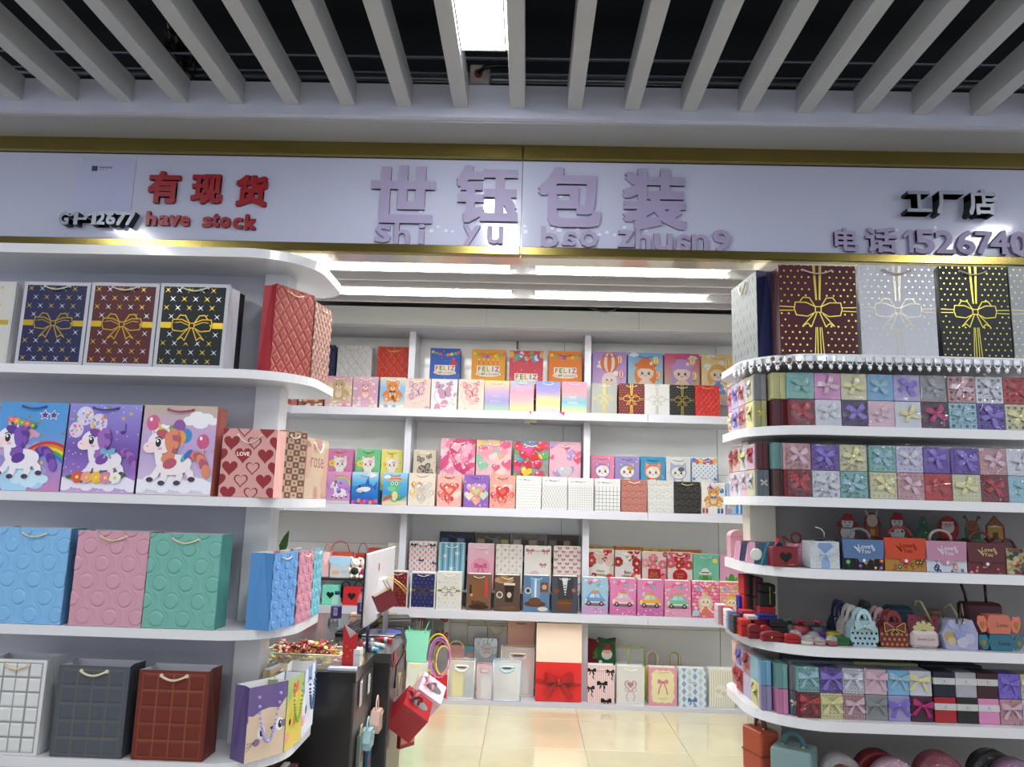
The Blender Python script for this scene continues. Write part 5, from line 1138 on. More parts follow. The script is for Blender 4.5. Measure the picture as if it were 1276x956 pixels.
t = bag('beige bag with a brown swirl behind the cat face bag, bottom left shelf', V2(-.972, .12), V2(-.945, .25), 0, z4, .262, .03, '#c9b58f', lambda A: (A.bg('#c9b58f'), A.ell(.45, A.H*.42, .42, .3, '#4f3826', 16), A.ell(.45, A.H*.42, .2, .14, '#c9b58f', 12), A.ell(.8, A.H*.62, .2, .1, '#4f3826', 12, .6)), handle=None)
# planter on the rear half of the third shelf
t = thing('potted_plant', 'green blade leafed plant in a grey block pot behind the shelf end', 'plant', (-1.05, .31, z3+.001))
MB().box(-.07, .07, -.05, .05, 0, .245, .004).build('pot', mat('#77787a', .6, noise=.2, nscale=60.), t); MB().box(-.062, .062, -.042, .042, .235, .247).build('soil', mat('#3a3a38', .9), t)
for dx, tip, hh, wd in ((.03, .055, .105, .02), (-.05, -.1, .06, .012), (-.02, -.06, .08, .012)):
    MB().strip([(dx-wd*f, 0, .235+hh*u) if False else (dx+(tip-dx)*u*u-wd*f, .0, .235+hh*u) for u, f in ((0, .5), (.4, 1), (.75, .6), (1, .02))], [(dx+(tip-dx)*u*u+wd*f, -.01, .235+hh*u) for u, f in ((0, .5), (.4, 1), (.75, .6), (1, .02))]).build('leaf', mat('#4f7a34', .4), t)
# dark boxes stored under the bottom left shelf
for k, (x, c, w) in enumerate(((-.888, '#4a1520', .028), (-.92, '#d0c8c4', .024), (-.951, '#3a1a24', .028), (-.985, '#5a2a34', .03))):
    t = thing('flat_box', ['flat wine red box stored upright under the bottom left shelf, outermost', 'flat whitish box upright between two dark ones under the bottom left shelf', 'flat dark plum box upright under the bottom left shelf', 'flat dull rose box upright under the bottom left shelf, innermost'][k], 'box', (x, .14+.01*k, z5+.001), group='flat boxes under the left shelf')
    MB().box(-w/2, w/2, -.11, .11, 0, .315, .002).build('body', mat(c, .4), t); MB().box(-w/2-.0008, -w/2, -.11, .11, .22, .235).box(-w/2, w/2, -.1108, -.11, .22, .235).build('label_band', mat('#d9d0d0', .5), t)

# ------------------------------------------------------------------ floor level of the back shelving
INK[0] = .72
Y0 = 2.97; zf = ZD+.0048
def px4(x0, yt, x1, yb, Y):
    return at(x0, (yt+yb)/2, Y=Y).x, at(x1, (yt+yb)/2, Y=Y).x, at((x0+x1)/2, yt, Y=Y).z, at((x0+x1)/2, yb, Y=Y).z
def loop_handle(t, xa, xb, z0, h, r, col, y, name='handle', n=12, sk=0.):
    c = (xa+xb)/2; a = (xb-xa)/2
    MB().tube([(c+a*math.cos(PI-PI*k/n)+sk*math.sin(PI*k/n), y, z0+h*math.sin(PI*k/n)) for k in range(n+1)], r, 6).build(name, mat(col, .5), t)
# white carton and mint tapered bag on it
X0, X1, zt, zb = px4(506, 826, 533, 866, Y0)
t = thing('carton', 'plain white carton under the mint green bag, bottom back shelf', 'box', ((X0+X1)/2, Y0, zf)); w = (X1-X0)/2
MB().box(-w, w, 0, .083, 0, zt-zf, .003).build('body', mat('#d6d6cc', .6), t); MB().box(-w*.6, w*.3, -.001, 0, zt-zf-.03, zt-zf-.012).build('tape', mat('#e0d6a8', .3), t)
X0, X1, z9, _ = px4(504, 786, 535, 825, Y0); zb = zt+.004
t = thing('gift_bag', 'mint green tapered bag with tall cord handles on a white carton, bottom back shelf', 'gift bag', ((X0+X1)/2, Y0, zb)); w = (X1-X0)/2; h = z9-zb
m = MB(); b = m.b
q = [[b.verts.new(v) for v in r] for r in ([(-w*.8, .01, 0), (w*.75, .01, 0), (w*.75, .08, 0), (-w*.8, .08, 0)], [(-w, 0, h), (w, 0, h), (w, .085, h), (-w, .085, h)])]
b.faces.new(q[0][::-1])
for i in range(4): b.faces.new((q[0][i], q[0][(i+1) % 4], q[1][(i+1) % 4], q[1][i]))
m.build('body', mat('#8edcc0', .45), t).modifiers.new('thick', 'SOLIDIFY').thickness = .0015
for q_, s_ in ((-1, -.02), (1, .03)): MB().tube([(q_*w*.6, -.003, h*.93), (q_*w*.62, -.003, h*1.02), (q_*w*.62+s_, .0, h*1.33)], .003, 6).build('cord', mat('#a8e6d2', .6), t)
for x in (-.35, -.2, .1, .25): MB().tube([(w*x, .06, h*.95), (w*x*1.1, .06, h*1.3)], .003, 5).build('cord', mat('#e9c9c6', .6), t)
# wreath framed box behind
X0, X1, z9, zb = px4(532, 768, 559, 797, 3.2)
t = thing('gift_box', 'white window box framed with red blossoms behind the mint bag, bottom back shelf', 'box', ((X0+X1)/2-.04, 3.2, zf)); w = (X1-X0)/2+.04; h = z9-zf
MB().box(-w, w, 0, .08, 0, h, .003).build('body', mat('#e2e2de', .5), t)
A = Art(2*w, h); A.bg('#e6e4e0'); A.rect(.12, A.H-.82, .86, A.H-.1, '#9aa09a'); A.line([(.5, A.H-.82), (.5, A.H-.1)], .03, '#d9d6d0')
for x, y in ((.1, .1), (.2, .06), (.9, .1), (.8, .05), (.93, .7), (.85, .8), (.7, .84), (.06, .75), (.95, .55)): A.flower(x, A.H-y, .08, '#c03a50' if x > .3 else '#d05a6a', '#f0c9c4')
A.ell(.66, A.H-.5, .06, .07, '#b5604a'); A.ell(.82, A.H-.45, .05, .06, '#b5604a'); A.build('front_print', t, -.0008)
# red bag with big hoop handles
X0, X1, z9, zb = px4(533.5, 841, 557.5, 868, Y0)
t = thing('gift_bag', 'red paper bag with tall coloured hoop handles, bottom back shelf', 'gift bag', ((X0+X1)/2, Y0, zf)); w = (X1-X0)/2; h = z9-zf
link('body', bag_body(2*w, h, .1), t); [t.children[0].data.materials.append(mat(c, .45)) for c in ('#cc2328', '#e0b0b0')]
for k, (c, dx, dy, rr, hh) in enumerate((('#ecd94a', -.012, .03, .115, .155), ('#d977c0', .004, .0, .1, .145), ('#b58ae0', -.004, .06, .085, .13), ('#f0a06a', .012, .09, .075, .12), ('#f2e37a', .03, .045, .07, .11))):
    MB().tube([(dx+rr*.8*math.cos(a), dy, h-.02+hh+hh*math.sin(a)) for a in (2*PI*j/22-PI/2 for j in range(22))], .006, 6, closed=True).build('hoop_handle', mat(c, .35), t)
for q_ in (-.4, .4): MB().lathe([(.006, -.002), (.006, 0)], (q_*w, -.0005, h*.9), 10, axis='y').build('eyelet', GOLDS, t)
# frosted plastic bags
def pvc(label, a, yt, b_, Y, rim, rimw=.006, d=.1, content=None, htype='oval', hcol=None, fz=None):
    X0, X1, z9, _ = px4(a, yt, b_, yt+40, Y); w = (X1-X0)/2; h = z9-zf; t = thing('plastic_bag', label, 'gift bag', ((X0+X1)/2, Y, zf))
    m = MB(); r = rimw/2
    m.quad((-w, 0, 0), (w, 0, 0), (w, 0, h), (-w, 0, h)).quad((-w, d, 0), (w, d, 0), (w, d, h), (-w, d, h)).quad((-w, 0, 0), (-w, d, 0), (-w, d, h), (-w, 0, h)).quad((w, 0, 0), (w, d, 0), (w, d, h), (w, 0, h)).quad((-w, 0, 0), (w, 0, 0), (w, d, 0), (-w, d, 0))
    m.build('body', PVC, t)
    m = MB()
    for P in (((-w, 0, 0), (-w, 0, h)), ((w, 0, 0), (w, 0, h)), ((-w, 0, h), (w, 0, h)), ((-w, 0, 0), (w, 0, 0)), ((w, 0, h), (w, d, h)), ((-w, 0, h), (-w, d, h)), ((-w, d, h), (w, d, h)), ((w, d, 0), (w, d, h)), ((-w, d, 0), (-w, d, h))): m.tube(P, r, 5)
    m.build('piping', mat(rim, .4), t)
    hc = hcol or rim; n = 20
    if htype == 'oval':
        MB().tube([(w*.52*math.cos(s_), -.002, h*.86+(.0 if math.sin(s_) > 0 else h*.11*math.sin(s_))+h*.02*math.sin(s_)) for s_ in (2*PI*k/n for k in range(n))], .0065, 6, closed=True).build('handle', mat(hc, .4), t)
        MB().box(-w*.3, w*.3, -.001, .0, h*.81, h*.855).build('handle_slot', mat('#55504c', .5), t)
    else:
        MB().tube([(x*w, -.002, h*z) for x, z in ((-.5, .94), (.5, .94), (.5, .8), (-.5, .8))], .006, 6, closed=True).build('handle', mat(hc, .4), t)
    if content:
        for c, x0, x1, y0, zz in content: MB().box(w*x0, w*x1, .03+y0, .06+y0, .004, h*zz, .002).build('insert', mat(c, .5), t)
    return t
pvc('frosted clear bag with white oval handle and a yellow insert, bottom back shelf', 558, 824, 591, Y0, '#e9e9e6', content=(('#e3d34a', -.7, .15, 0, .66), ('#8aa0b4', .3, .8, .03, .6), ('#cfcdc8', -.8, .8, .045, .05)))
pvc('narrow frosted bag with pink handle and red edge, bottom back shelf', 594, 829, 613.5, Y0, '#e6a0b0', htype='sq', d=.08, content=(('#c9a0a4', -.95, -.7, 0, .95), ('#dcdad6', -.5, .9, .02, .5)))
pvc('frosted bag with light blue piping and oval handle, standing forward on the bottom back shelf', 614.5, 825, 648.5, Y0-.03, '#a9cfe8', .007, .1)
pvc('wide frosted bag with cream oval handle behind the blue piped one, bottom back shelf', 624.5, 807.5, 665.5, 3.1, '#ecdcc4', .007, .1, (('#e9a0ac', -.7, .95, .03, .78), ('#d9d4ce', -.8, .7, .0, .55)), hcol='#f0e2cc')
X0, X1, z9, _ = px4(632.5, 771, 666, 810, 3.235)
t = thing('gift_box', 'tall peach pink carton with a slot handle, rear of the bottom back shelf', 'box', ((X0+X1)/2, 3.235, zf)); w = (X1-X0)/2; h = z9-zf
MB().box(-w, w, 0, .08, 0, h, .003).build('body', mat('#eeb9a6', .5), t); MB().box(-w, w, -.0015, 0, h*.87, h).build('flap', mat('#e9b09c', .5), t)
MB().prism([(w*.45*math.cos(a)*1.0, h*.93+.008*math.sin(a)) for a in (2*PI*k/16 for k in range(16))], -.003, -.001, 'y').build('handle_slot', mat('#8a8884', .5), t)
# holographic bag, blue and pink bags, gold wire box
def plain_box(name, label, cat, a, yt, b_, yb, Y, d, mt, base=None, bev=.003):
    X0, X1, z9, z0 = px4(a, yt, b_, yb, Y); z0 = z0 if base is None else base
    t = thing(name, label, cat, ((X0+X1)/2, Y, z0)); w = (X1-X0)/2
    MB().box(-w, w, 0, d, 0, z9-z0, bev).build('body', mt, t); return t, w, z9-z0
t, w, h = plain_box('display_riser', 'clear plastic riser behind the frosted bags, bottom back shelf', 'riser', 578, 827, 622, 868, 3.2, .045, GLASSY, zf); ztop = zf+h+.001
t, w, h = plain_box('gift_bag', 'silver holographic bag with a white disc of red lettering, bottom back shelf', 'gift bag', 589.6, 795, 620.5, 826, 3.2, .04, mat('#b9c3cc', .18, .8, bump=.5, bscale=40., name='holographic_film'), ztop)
A = Art(2*w, h); A.ell(.52, A.H*.5, .27, .27, '#eef0f0', 20); A.text('Thank', .52, A.H*.58, .14, '#c9484c', 0, 0., .4); A.text('you', .54, A.H*.42, .13, '#c9484c', 0, 0., .3); A.line([(.02, 0), (.02, A.H), (.98, A.H), (.98, 0)], .03, '#b5646c'); A.build('front_print', t, -.001)
t, w, h = plain_box('gift_bag', 'small blue and coral print bag left of the holographic one', 'gift bag', 578, 805, 590, 826, 3.203, .04, mat('#6fb3c8', .4), ztop)
A = Art(2*w, h); A.bg('#7fc0d2'); A.ell(.6, .8, .4, .25, '#e8a890', 10, .4); A.ell(.3, .4, .3, .2, '#dfeef0', 10, -.3); A.build('front_print', t, -.001)
t, w, h = plain_box('gift_bag', 'dusty pink bag with a tall yellow hoop behind the frosted bag, bottom back shelf', 'gift bag', 557, 804, 578, 868, 3.19, .1, mat('#d9a09c', .5), zf); loop_handle(t, -w*.9, w*.9, h*.92, .06, .006, '#ece39a', -.01)
t = thing('wire_box', 'clear box with gold edges and gold chain handles, rear of the bottom back shelf', 'box', (0, 0, 0))
X0, X1, z9, z0 = px4(582.5, 780, 632, 804, 3.34-.09); t.location = ((X0+X1)/2, 3.25, zf); w = (X1-X0)/2; h = z9-zf
MB().box(-w, w, 0, .08, 0, h).build('body', GLASSY, t); m = MB()
for P in (((-w, 0, 0), (-w, 0, h)), ((w, 0, 0), (w, 0, h)), ((-w, 0, h), (w, 0, h)), ((0, 0, 0), (0, 0, h)), ((-w, 0, 0), (w, 0, 0))): m.tube(P, .003, 5)
m.build('gold_edge', GOLDS, t); loop_handle(t, -w*.98, -.01, h, .055, .005, '#c9a85a', -.004, 'chain_handle'); MB().tube([(w*.0+w*.95*k/10, -.006, h-.075*math.sin(PI*k/10)+.012) for k in range(11)], .005, 6).build('chain_handle', mat('#d9c25a', .3, .6), t)
# the big beige over red gift carton with a ribbon
X0, X1, z9, _ = px4(668, 777, 724.8, 870, Y0+.01); w = (X1-X0)/2; h = min(z9-zf, .566); zm = at(696, 825.5, Y=Y0+.01).z-zf
t = thing('gift_bag', 'very large beige over red gift carton tied with a red ribbon bow, bottom back shelf', 'gift bag', ((X0+X1)/2, Y0+.01, zf))
MB().box(-w, w, 0, .075, 0, zm).build('body', mat('#cf2424', .4), t); MB().box(-w, w, .001, .075, zm, h).build('upper_body', mat('#ecd3c2', .5), t)
MB().prism([(-w*.85, h), (w*.85, h), (w*.6, h+.005), (-w*.6, h+.005)], .07, .09, 'y').build('folded_top', mat('#d8d4d0', .5), t)
m = MB().strip([(-w, -.002, zm*.57), (-w*.3, -.006, zm*.53), (w*.3, -.006, zm*.5), (w, -.002, zm*.46)], [(-w, -.002, zm*.45), (-w*.3, -.006, zm*.38), (w*.3, -.006, zm*.37), (w, -.002, zm*.4)])
m.build('ribbon', mat('#a01014', .3), t)
BOWM = {}
def bow_mesh(kind='x'):
    if kind in BOWM: return BOWM[kind]
    m = MB()
    if kind == 'x':      # two short loops up, two tails down, seen flat
        for q in (-1, 1):
            for s_, L, w0, bl in ((1, .5, .13, .10), (-1, .52, .12, .05)):
                d = Vector((q*.82, 0, s_*.62 if s_ > 0 else -.72)).normalized(); n = Vector((-d.z, 0, d.x))
                us = (0, .25, .6, .85, 1)
                P = [d*L*u+Vector((0, -.04-bl*math.sin(PI*u), 0)) for u in us]; ww = [w0*(.45+.55*min(1, u*2)) for u in us]
                A_ = [p+n*a for p, a in zip(P, ww)]; B_ = [p-n*a for p, a in zip(P, ww)]
                if s_ > 0:
                    A_[-1] += d*.05
                    m.strip([p+Vector((0, .05, 0)) for p in A_], [p+Vector((0, .05, 0)) for p in B_])
                else: A_[-1] += d*.1*q; B_[-1] -= d*.0
                m.strip(A_, B_)
        m.ell((0, -.09, 0), (.09, .07, .08), 8)
    else:                # bow with side loops and hanging tails
        for q in (-1, 1):
            m.strip([(0, -.07, .05), (q*.2, -.14, .2), (q*.45, -.1, .3), (q*.5, -.05, .25)], [(0, -.07, -.05), (q*.2, -.14, -.02), (q*.42, -.12, -.02), (q*.5, -.05, .0)])
            m.strip([(0, -.06, .04), (q*.25, -.02, .14), (q*.5, -.05, .25)], [(0, -.06, -.04), (q*.22, -.02, -.05), (q*.5, -.05, .0)])
            m.strip([(q*.02, -.06, 0), (q*.16, -.07, -.22), (q*.3, -.04, -.52)], [(q*.1, -.05, 0), (q*.3, -.06, -.18), (q*.5, -.04, -.46)])
        m.ell((0, -.09, 0), (.08, .06, .08), 8)
    BOWM[kind] = m.mesh('bow', mat('#ffffff', .3)); return BOWM[kind]
def put_bow(parent, x, y, z, s, col, kind='x', rz=0., ry=0.):
    o = link('bow', bow_mesh(kind), parent, mat(col, .32, coat=.2)); o.location = (x, y, z); o.scale = (s, s, s); o.rotation_euler = (0, ry, rz); return o
put_bow(t, 0, -.008, zm*.52, .22, '#a31015', 'h')
# ---- right bay, floor
row(ZD, Y0, .08, [
 ('pink striped bag with black bows, bottom back shelf', 732, 765.5, 829.5, '#e6c3c2', art_blackbows, {'handle': '#e8d6d2'}),
 ('white bag with a pink heart bow outline, bottom back shelf', 768.5, 803, 831, '#dedad6', art_whiteheart, {'handle': '#efeae6'}),
 ('pale yellow bag with scalloped pink frame and pink ribbon, bottom back shelf', 808.5, 843.5, 832.5, '#e29aa6', art_framebow, {'handle': '#d8cfa8'}),
 ('pale blue argyle bag with a blue bow, bottom back shelf', 845.5, 880, 833.5, '#c9dce6', art_argyle, {'handle': '#b9c3cc'}),
 ('cream bag with grey stripes and hearts at the right end, bottom back shelf', 884, 915, 834, '#e6e3d2', art_linepat, {'handle': '#cfcdbc'}),
])
X0, X1, z9, _ = px4(800, 832, 808, 876, 3.1)
t, w, h = plain_box('gift_bag', 'lime green bag showing only an edge beside the framed pink bag, bottom back shelf', 'gift bag', 796, 832, 808.5, 876, 3.1, .05, mat('#a9d040', .5), zf)
for a, b_, lb, sk in ((806, 820, 'left', 0), (833, 848, 'right', 0)):
    X0, X1, z9, z0 = px4(a, 816, b_, 833, 3.16); w = (X1-X0)/2
    t = thing('gift_bag', 'orange bag with a thick gold and white arch handle, %s of two, bottom back shelf' % lb, 'gift bag', ((X0+X1)/2, 3.16, zf), group='orange bags with arch handles'); hz_ = at(a, 831, Y=3.16).z-zf
    link('body', bag_body(.165, hz_, .08), t); [t.children[0].data.materials.append(mat(c, .5)) for c in ('#e08a3c', '#e9c9a0')]
    for k, c in enumerate(('#d9d0a8', '#f0ead8', '#8a8a4a')):
        r = w-.006*k; MB().tube([(-r, .01*k, hz_-.02), (-r, .01*k, hz_+.07)]+[(r*math.cos(PI-PI*j/10), .01*k, hz_+.07+r*math.sin(PI*j/10)) for j in range(1, 10)]+[(r, .01*k, hz_+.07), (r, .01*k, hz_-.02)], .005, 6).build('arch_handle', mat(c, .3), t)
# felt pouches standing behind on boxes and two acrylic boxes
t, w, h = plain_box('display_riser', 'white riser carrying the felt pouches, right bay, bottom back shelf', 'riser', 731, 829, 803, 876, 3.13, .16, mat('#dadada', .5), zf); zr = zf+h+.001
def pouch(label, a, yt, b_, yb, Y, col, deco):
    X0, X1, z9, z0 = px4(a, yt, b_, yb, Y); t = thing('felt_pouch', label, 'pouch', ((X0+X1)/2, Y, zr)); w = (X1-X0)/2; h = z9-zr
    P = [(-w*.9, 0), (w*.9, 0), (w, h*.15), (w*.92, h*.8), (w, h), (0, h*.93), (-w, h), (-w*.92, h*.8), (-w, h*.15)]
    MB().prism(P, 0, .05, 'y').build('body', mat(col, .9, bump=.5, bscale=300.), t); A = Art(2*w, h); deco(A); A.build('applique', t, -.001)
    MB().tube([(-w, -.003, h*.82), (0, -.006, h*.78), (w, -.003, h*.82)], .004, 6).build('drawstring', mat('#8a2a30', .6), t)
pouch('dark red felt pouch with a green tree, right bay of the bottom back shelf', 732, 796.5, 753, 829, 3.15, '#6f1a22', lambda A: [A.poly([(.3, .3+.25*k), (.9, .3+.25*k), (.6, .75+.25*k)], '#3f8a3c') for k in range(2)]+[A.star(.6, 1.3, .1, '#f0c84a')])
pouch('green felt pouch with a white bearded figure in a red cap, bottom back shelf', 745, 795.5, 767.5, 829, 3.13, '#1e5a34', lambda A: (A.ell(.5, .55, .3, .28, '#f0ece6'), A.ell(.5, .72, .22, .15, '#e8c0a8'), A.poly([(.26, .78), (.74, .78), (.6, 1.1)], '#c02028'), A.ell(.15, .15, .1, .08, '#f0ece6')))
for a, b_, lb, c in ((766.5, 782.5, 'yellow', '#e6dc9a'), (783.5, 801.5, 'green', '#b5d95a')):
    X0, X1, z9, z0 = px4(a, 808, b_, 828, 3.16); w = (X1-X0)/2; h = z9-zr
    t = thing('acrylic_box', 'small clear box with %s edges beside the green felt pouch' % lb, 'box', ((X0+X1)/2, 3.16, zr)); MB().box(-w, w, 0, .08, 0, h).build('body', GLASSY, t); m = MB(); r = .0035
    for P in (((-w, 0, 0), (w, 0, 0)), ((-w, 0, h), (w, 0, h)), ((-w, 0, 0), (-w, 0, h)), ((w, 0, 0), (w, 0, h)), ((-w, .08, h), (w, .08, h)), ((-w, 0, h), (-w, .08, h)), ((w, 0, h), (w, .08, h))): m.tube(P, r, 5)
    m.build('edge', mat(c, .4), t)
# ---- left bay: glass shelf with little house boxes, behind the counter
gz = .868
t = thing('glass_shelf', 'dark edged glass shelf in the left bay behind the counter', 'shelf', (0, 0, gz-.012)); MB().box(-1.88, -1.02, 3.05, 3.34, 0, .01).build('pane', mat('#a9bdb8', .08, trans=.75, name='green_glass'), t); MB().box(-1.88, -1.02, 3.044, 3.05, -.004, .012).build('dark_edge', mat('#23282a', .3), t)
for x in (-1.86, -1.04): MB().box(x-.01, x+.01, 3.2, 3.33, -gz+ZC+.014, 0).build('bracket', CHROME, t)
def strap_box(label, a, yt, b_, yb, Y, z, body, roof=None, strap=None, art=None, hh=.06, d=.08, cat='box', name='gift_box'):
    X0, X1, z9, _ = px4(a, yt, b_, yb, Y); t = thing(name, label, cat, ((X0+X1)/2, Y, z+.0012)); w = (X1-X0)/2; h = z9-z
    MB().box(-w, w, 0, d, 0, h, .002).build('body', mat(body, .45), t)
    if art: A = Art(2*w, h); art(A); A.build('front_print', t, -.0008)
    if roof: MB().prism([(-w*1.05, h*.98), (w*1.05, h*.98), (w*1.1, h*.68), (w*.5, h*.62), (w*.2, h*.5), (-w*.2, h*.5), (-w*.5, h*.62), (-w*1.1, h*.68)], -.004, -.001, 'y').build('flap', mat(roof, .45), t)
    if strap: loop_handle(t, -w*.7, w*.7, h, hh, .004, strap, d*.5, 'strap')
    return t, w, h
strap_box('dull red strapped box at the left, partly behind the blue and pink bags, glass shelf', 380, 688, 399, 717, 3.16, gz, '#a8242a', None, '#b03038', None, .03)
strap_box('pink house shaped box with pink strap, glass shelf', 401, 688, 410.5, 717, 3.1, gz, '#e6b3b8', '#f0c6c8', '#d88a90')
strap_box('orange red box with an orange strap behind the blue roofed one, glass shelf', 405, 688.5, 438, 718, 3.2, gz, '#d95a3c', None, '#d04a38', None, .085)
strap_box('white house shaped box with a sky blue flap, glass shelf', 411.5, 694, 436, 717, 3.08, gz, '#e0e2e2', '#a3c9e6', None, lambda A: (A.bg('#dfe3e6'), A.ell(.3, .25, .2, .1, '#e8c0a8'), A.ell(.7, .3, .18, .1, '#b9d2e6')))
strap_box('red box with a grey strap behind the two little bears, glass shelf', 442, 690, 458, 717, 3.2, gz, '#c0302c', None, '#7f8f98', None, .08)
strap_box('bright red box at the right end of the glass shelf, partly behind the monitor', 458, 683.5, 476, 717, 3.2, gz, '#c4282a')
def bear_fig(label, px, yt, Y, z, suit):
    c = at(px, yt, Y=Y); h = c.z-z; t = thing('toy_bear', label, 'toy', (c.x, Y, z+.001)); r = h*.24
    m = MB().ell((0, 0, h*.33), (r*.95, r*.8, h*.3), 12).ell((0, -.004, h*.72), (r, r*.85, r*.95), 12)
    for q in (-1, 1): m.ell((q*r*.75, 0, h*.93), (r*.32, r*.25, r*.32), 8).ell((q*r*.6, -r*.6, h*.1), (r*.4, r*.55, r*.42), 8).ell((q*r*1.05, -r*.3, h*.4), (r*.3, r*.35, r*.5), 8)
    m.build('body', mat('#efeae2', .9), t); MB().ell((0, -r*.35, h*.34), (r*.85, r*.6, h*.2), 12).build('outfit', mat(suit, .8), t)
    m = MB()
    for q in (-1, 1): m.ell((q*r*.38, -r*.82, h*.77), (r*.1, r*.08, r*.1), 6)
    m.ell((0, -r*.9, h*.67), (r*.14, r*.1, r*.1), 6).build('eyes_and_nose', BLACK, t)
bear_fig('white toy bear in a black suit on the glass shelf', 443.5, 694.5, 3.09, gz, '#1a1a1c'); bear_fig('white toy bear in a magenta dress on the glass shelf', 455.5, 695.5, 3.09, gz, '#b03070')
def heartbox(A, c): A.bg(c); A.heart(.5, A.H*.5, .25, '#16161a')
strap_box('mint window box with a black heart on the third back shelf, left bay', 401.5, 729.5, 421, 757, 3.02, ZC, '#6fdcc0', None, None, lambda A: heartbox(A, '#7fe3c8'))
put_bow(strap_box('navy box with a black hook handle behind the mint heart box, left bay', 421, 732, 436, 757, 3.13, ZC, '#1e2438', None, '#1a1a1e', None, .04)[0], 0, -.003, .05, .04, '#2a3040')
strap_box('dark navy box with a black hook handle behind the red heart box, left bay', 438, 731.5, 452, 757, 3.13, ZC, '#232a40', None, '#1a1a1e', None, .04)
strap_box('red window box with a black heart on the third back shelf, left bay', 427.5, 732, 448.5, 757, 3.02, ZC, '#c4262c', None, None, lambda A: heartbox(A, '#cf2c32'))

# ------------------------------------------------------------------ right shelf: bags on top
INK[0] = .95
r1, r2, r3, r4, r5, r6, r7 = RZ
YR = -.098
def art_diafoil(A):
    A.bg('#7c8490'); A.z += A.st; n = 4
    for j in range(12):
        for i in range(n+1):
            x = (i+(.5 if j % 2 else 0))/n; y = j*.165
            A.poly([(x-.092, y), (x, y-.14), (x+.092, y), (x, y+.14)], '#c3bd84', 0, False); A.poly([(x-.082, y), (x, y-.125), (x+.082, y), (x, y+.125)], '#8f97a2', 0, False); A.poly([(x-.05, y), (x, y-.075), (x+.05, y), (x, y+.075)], '#6f7884', 0, False)
INK[0] = .55
bag('grey diamond foil bag with navy side at the rounded end, top right shelf', V2(.868, .285), V2(.888, .0), 0, r1, .355, .09, '#1b1f4a', art_diafoil, handle='#c9bfa4', hz=.95, sag=.03, hw=.15)
INK[0] = .95
HR = dict(handle='#b5a596', hz=.945, hw=.19, hr=.003)
bagpx('large burgundy dotted bag with a gold ribbon bow print, top right shelf', r1, YR, 971, 1067, 331.5, .09, '#3c1420', art_giftbow('#471824', '#e3cf62'), **HR)
bagpx('large white dotted bag with a pale gold ribbon bow print, top right shelf', r1, YR, 1071.5, 1165.5, 331.5, .09, '#b9bcc6', art_giftbow('#c3c6d0', '#b5ac92', True, 11, .7), **HR)
bagpx('large black dotted bag with a gold ribbon bow print, top right shelf', r1, YR, 1171.5, 1257, 333, .09, '#181c22', art_giftbow('#1d2228', '#e3d45c'), **HR)
bagpx('large grey dotted bag with a gold ribbon bow print, cut off by the right edge', r1, YR, 1259.5, 1350, 334, .09, '#8f9398', art_giftbow('#9a9ea2', '#e3dc9a'), **HR)

MF[0] = .82
# ------------------------------------------------------------------ bow topped gift boxes in rows
PAT = {}
def lid_print(kind, w, h, dark):
    k = (kind, round(w, 3), round(h, 3), dark)
    if k not in PAT:
        A = Art(w, h); R = random.Random(9)
        if kind in ('hearts', 'hearts_s'):
            n = 4 if kind == 'hearts' else 6; m = int(A.H*n+.5)
            for j in range(m):
                for i in range(n):
                    x, y = (i+.5)/n, (j+.5)/m*A.H
                    if (i+j) % 2 or kind == 'hearts_s': A.heart(x, y, .27/n*1.1, dark, up=False, n=10)
                    else: A.ell(x, y, .3/n, .3/n, dark, 8, 0, 0, False)
            A.z += A.st
            for i in range(1, n): A.rect(i/n-.006, 0, i/n+.006, A.H, dark, 0, False)
            A.z += A.st
            for j in range(1, m): A.rect(0, j/m*A.H-.006, 1, j/m*A.H+.006, dark, 0, False)
        elif kind in ('dots', 'dia'):
            n = 8 if kind == 'dots' else 5; m = int(A.H*n)
            for j in range(m+1):
                for i in range(n):
                    x, y = (i+(.75 if j % 2 and kind == 'dia' else .5))/n, (j+.5)/n
                    if kind == 'dots': A.ell(x, y, .018, .018, dark, 5, 0, 0, False)
                    else:
                        for dx, dy in ((0, .03), (0, -.03), (.03, 0), (-.03, 0)): A.ell(x+dx, y+dy, .017, .017, dark, 5, 0, 0, False)
        elif kind == 'floral':
            for k2 in range(60):
                x, y = R.random(), A.H*R.random(); A.arc(x, y, .035+.02*R.random(), .016, dark, R.random()*6, R.random()*6+4, 5)
        elif kind == 'feather':
            for k2 in range(9): A.ell(R.random(), A.H*R.random(), .07, .022, dark, 6, R.random()*3, 0, False)
        PAT[k] = A.build('lid_print', None)
    return PAT[k]
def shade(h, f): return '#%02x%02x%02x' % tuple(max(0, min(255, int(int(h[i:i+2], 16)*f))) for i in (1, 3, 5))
NAMES = {'teal': '#76aaa8', 'pink': '#c98ac0', 'cream': '#c3c2a2', 'blue': '#6f9fc9', 'lavender': '#9c94c0', 'grey': '#85878c', 'rose': '#b58a90', 'white': '#c9ccd8', 'red': '#a81c28', 'dark red': '#6c1220', 'dark purple': '#3c2858',
    'pale pink': '#cfb0c0', 'plum': '#421a34', 'light blue': '#8fb8c8', 'purple': '#5c3f98', 'violet': '#7a66c6', 'magenta': '#b01a6a', 'yellow': '#d9d39a', 'olive': '#b0b27c', 'maroon': '#5c1c28', 'brown': '#5c4040', 'slate': '#6c7884', 'navy': '#161c30', 'black': '#1c1a18', 'silver': '#a9abb0', 'peach': '#d9b0a0', 'lilac': '#b9b4d2', 'sky': '#7fb4d9', 'wine': '#3c1a1e', 'rosy': '#d98ab8'}
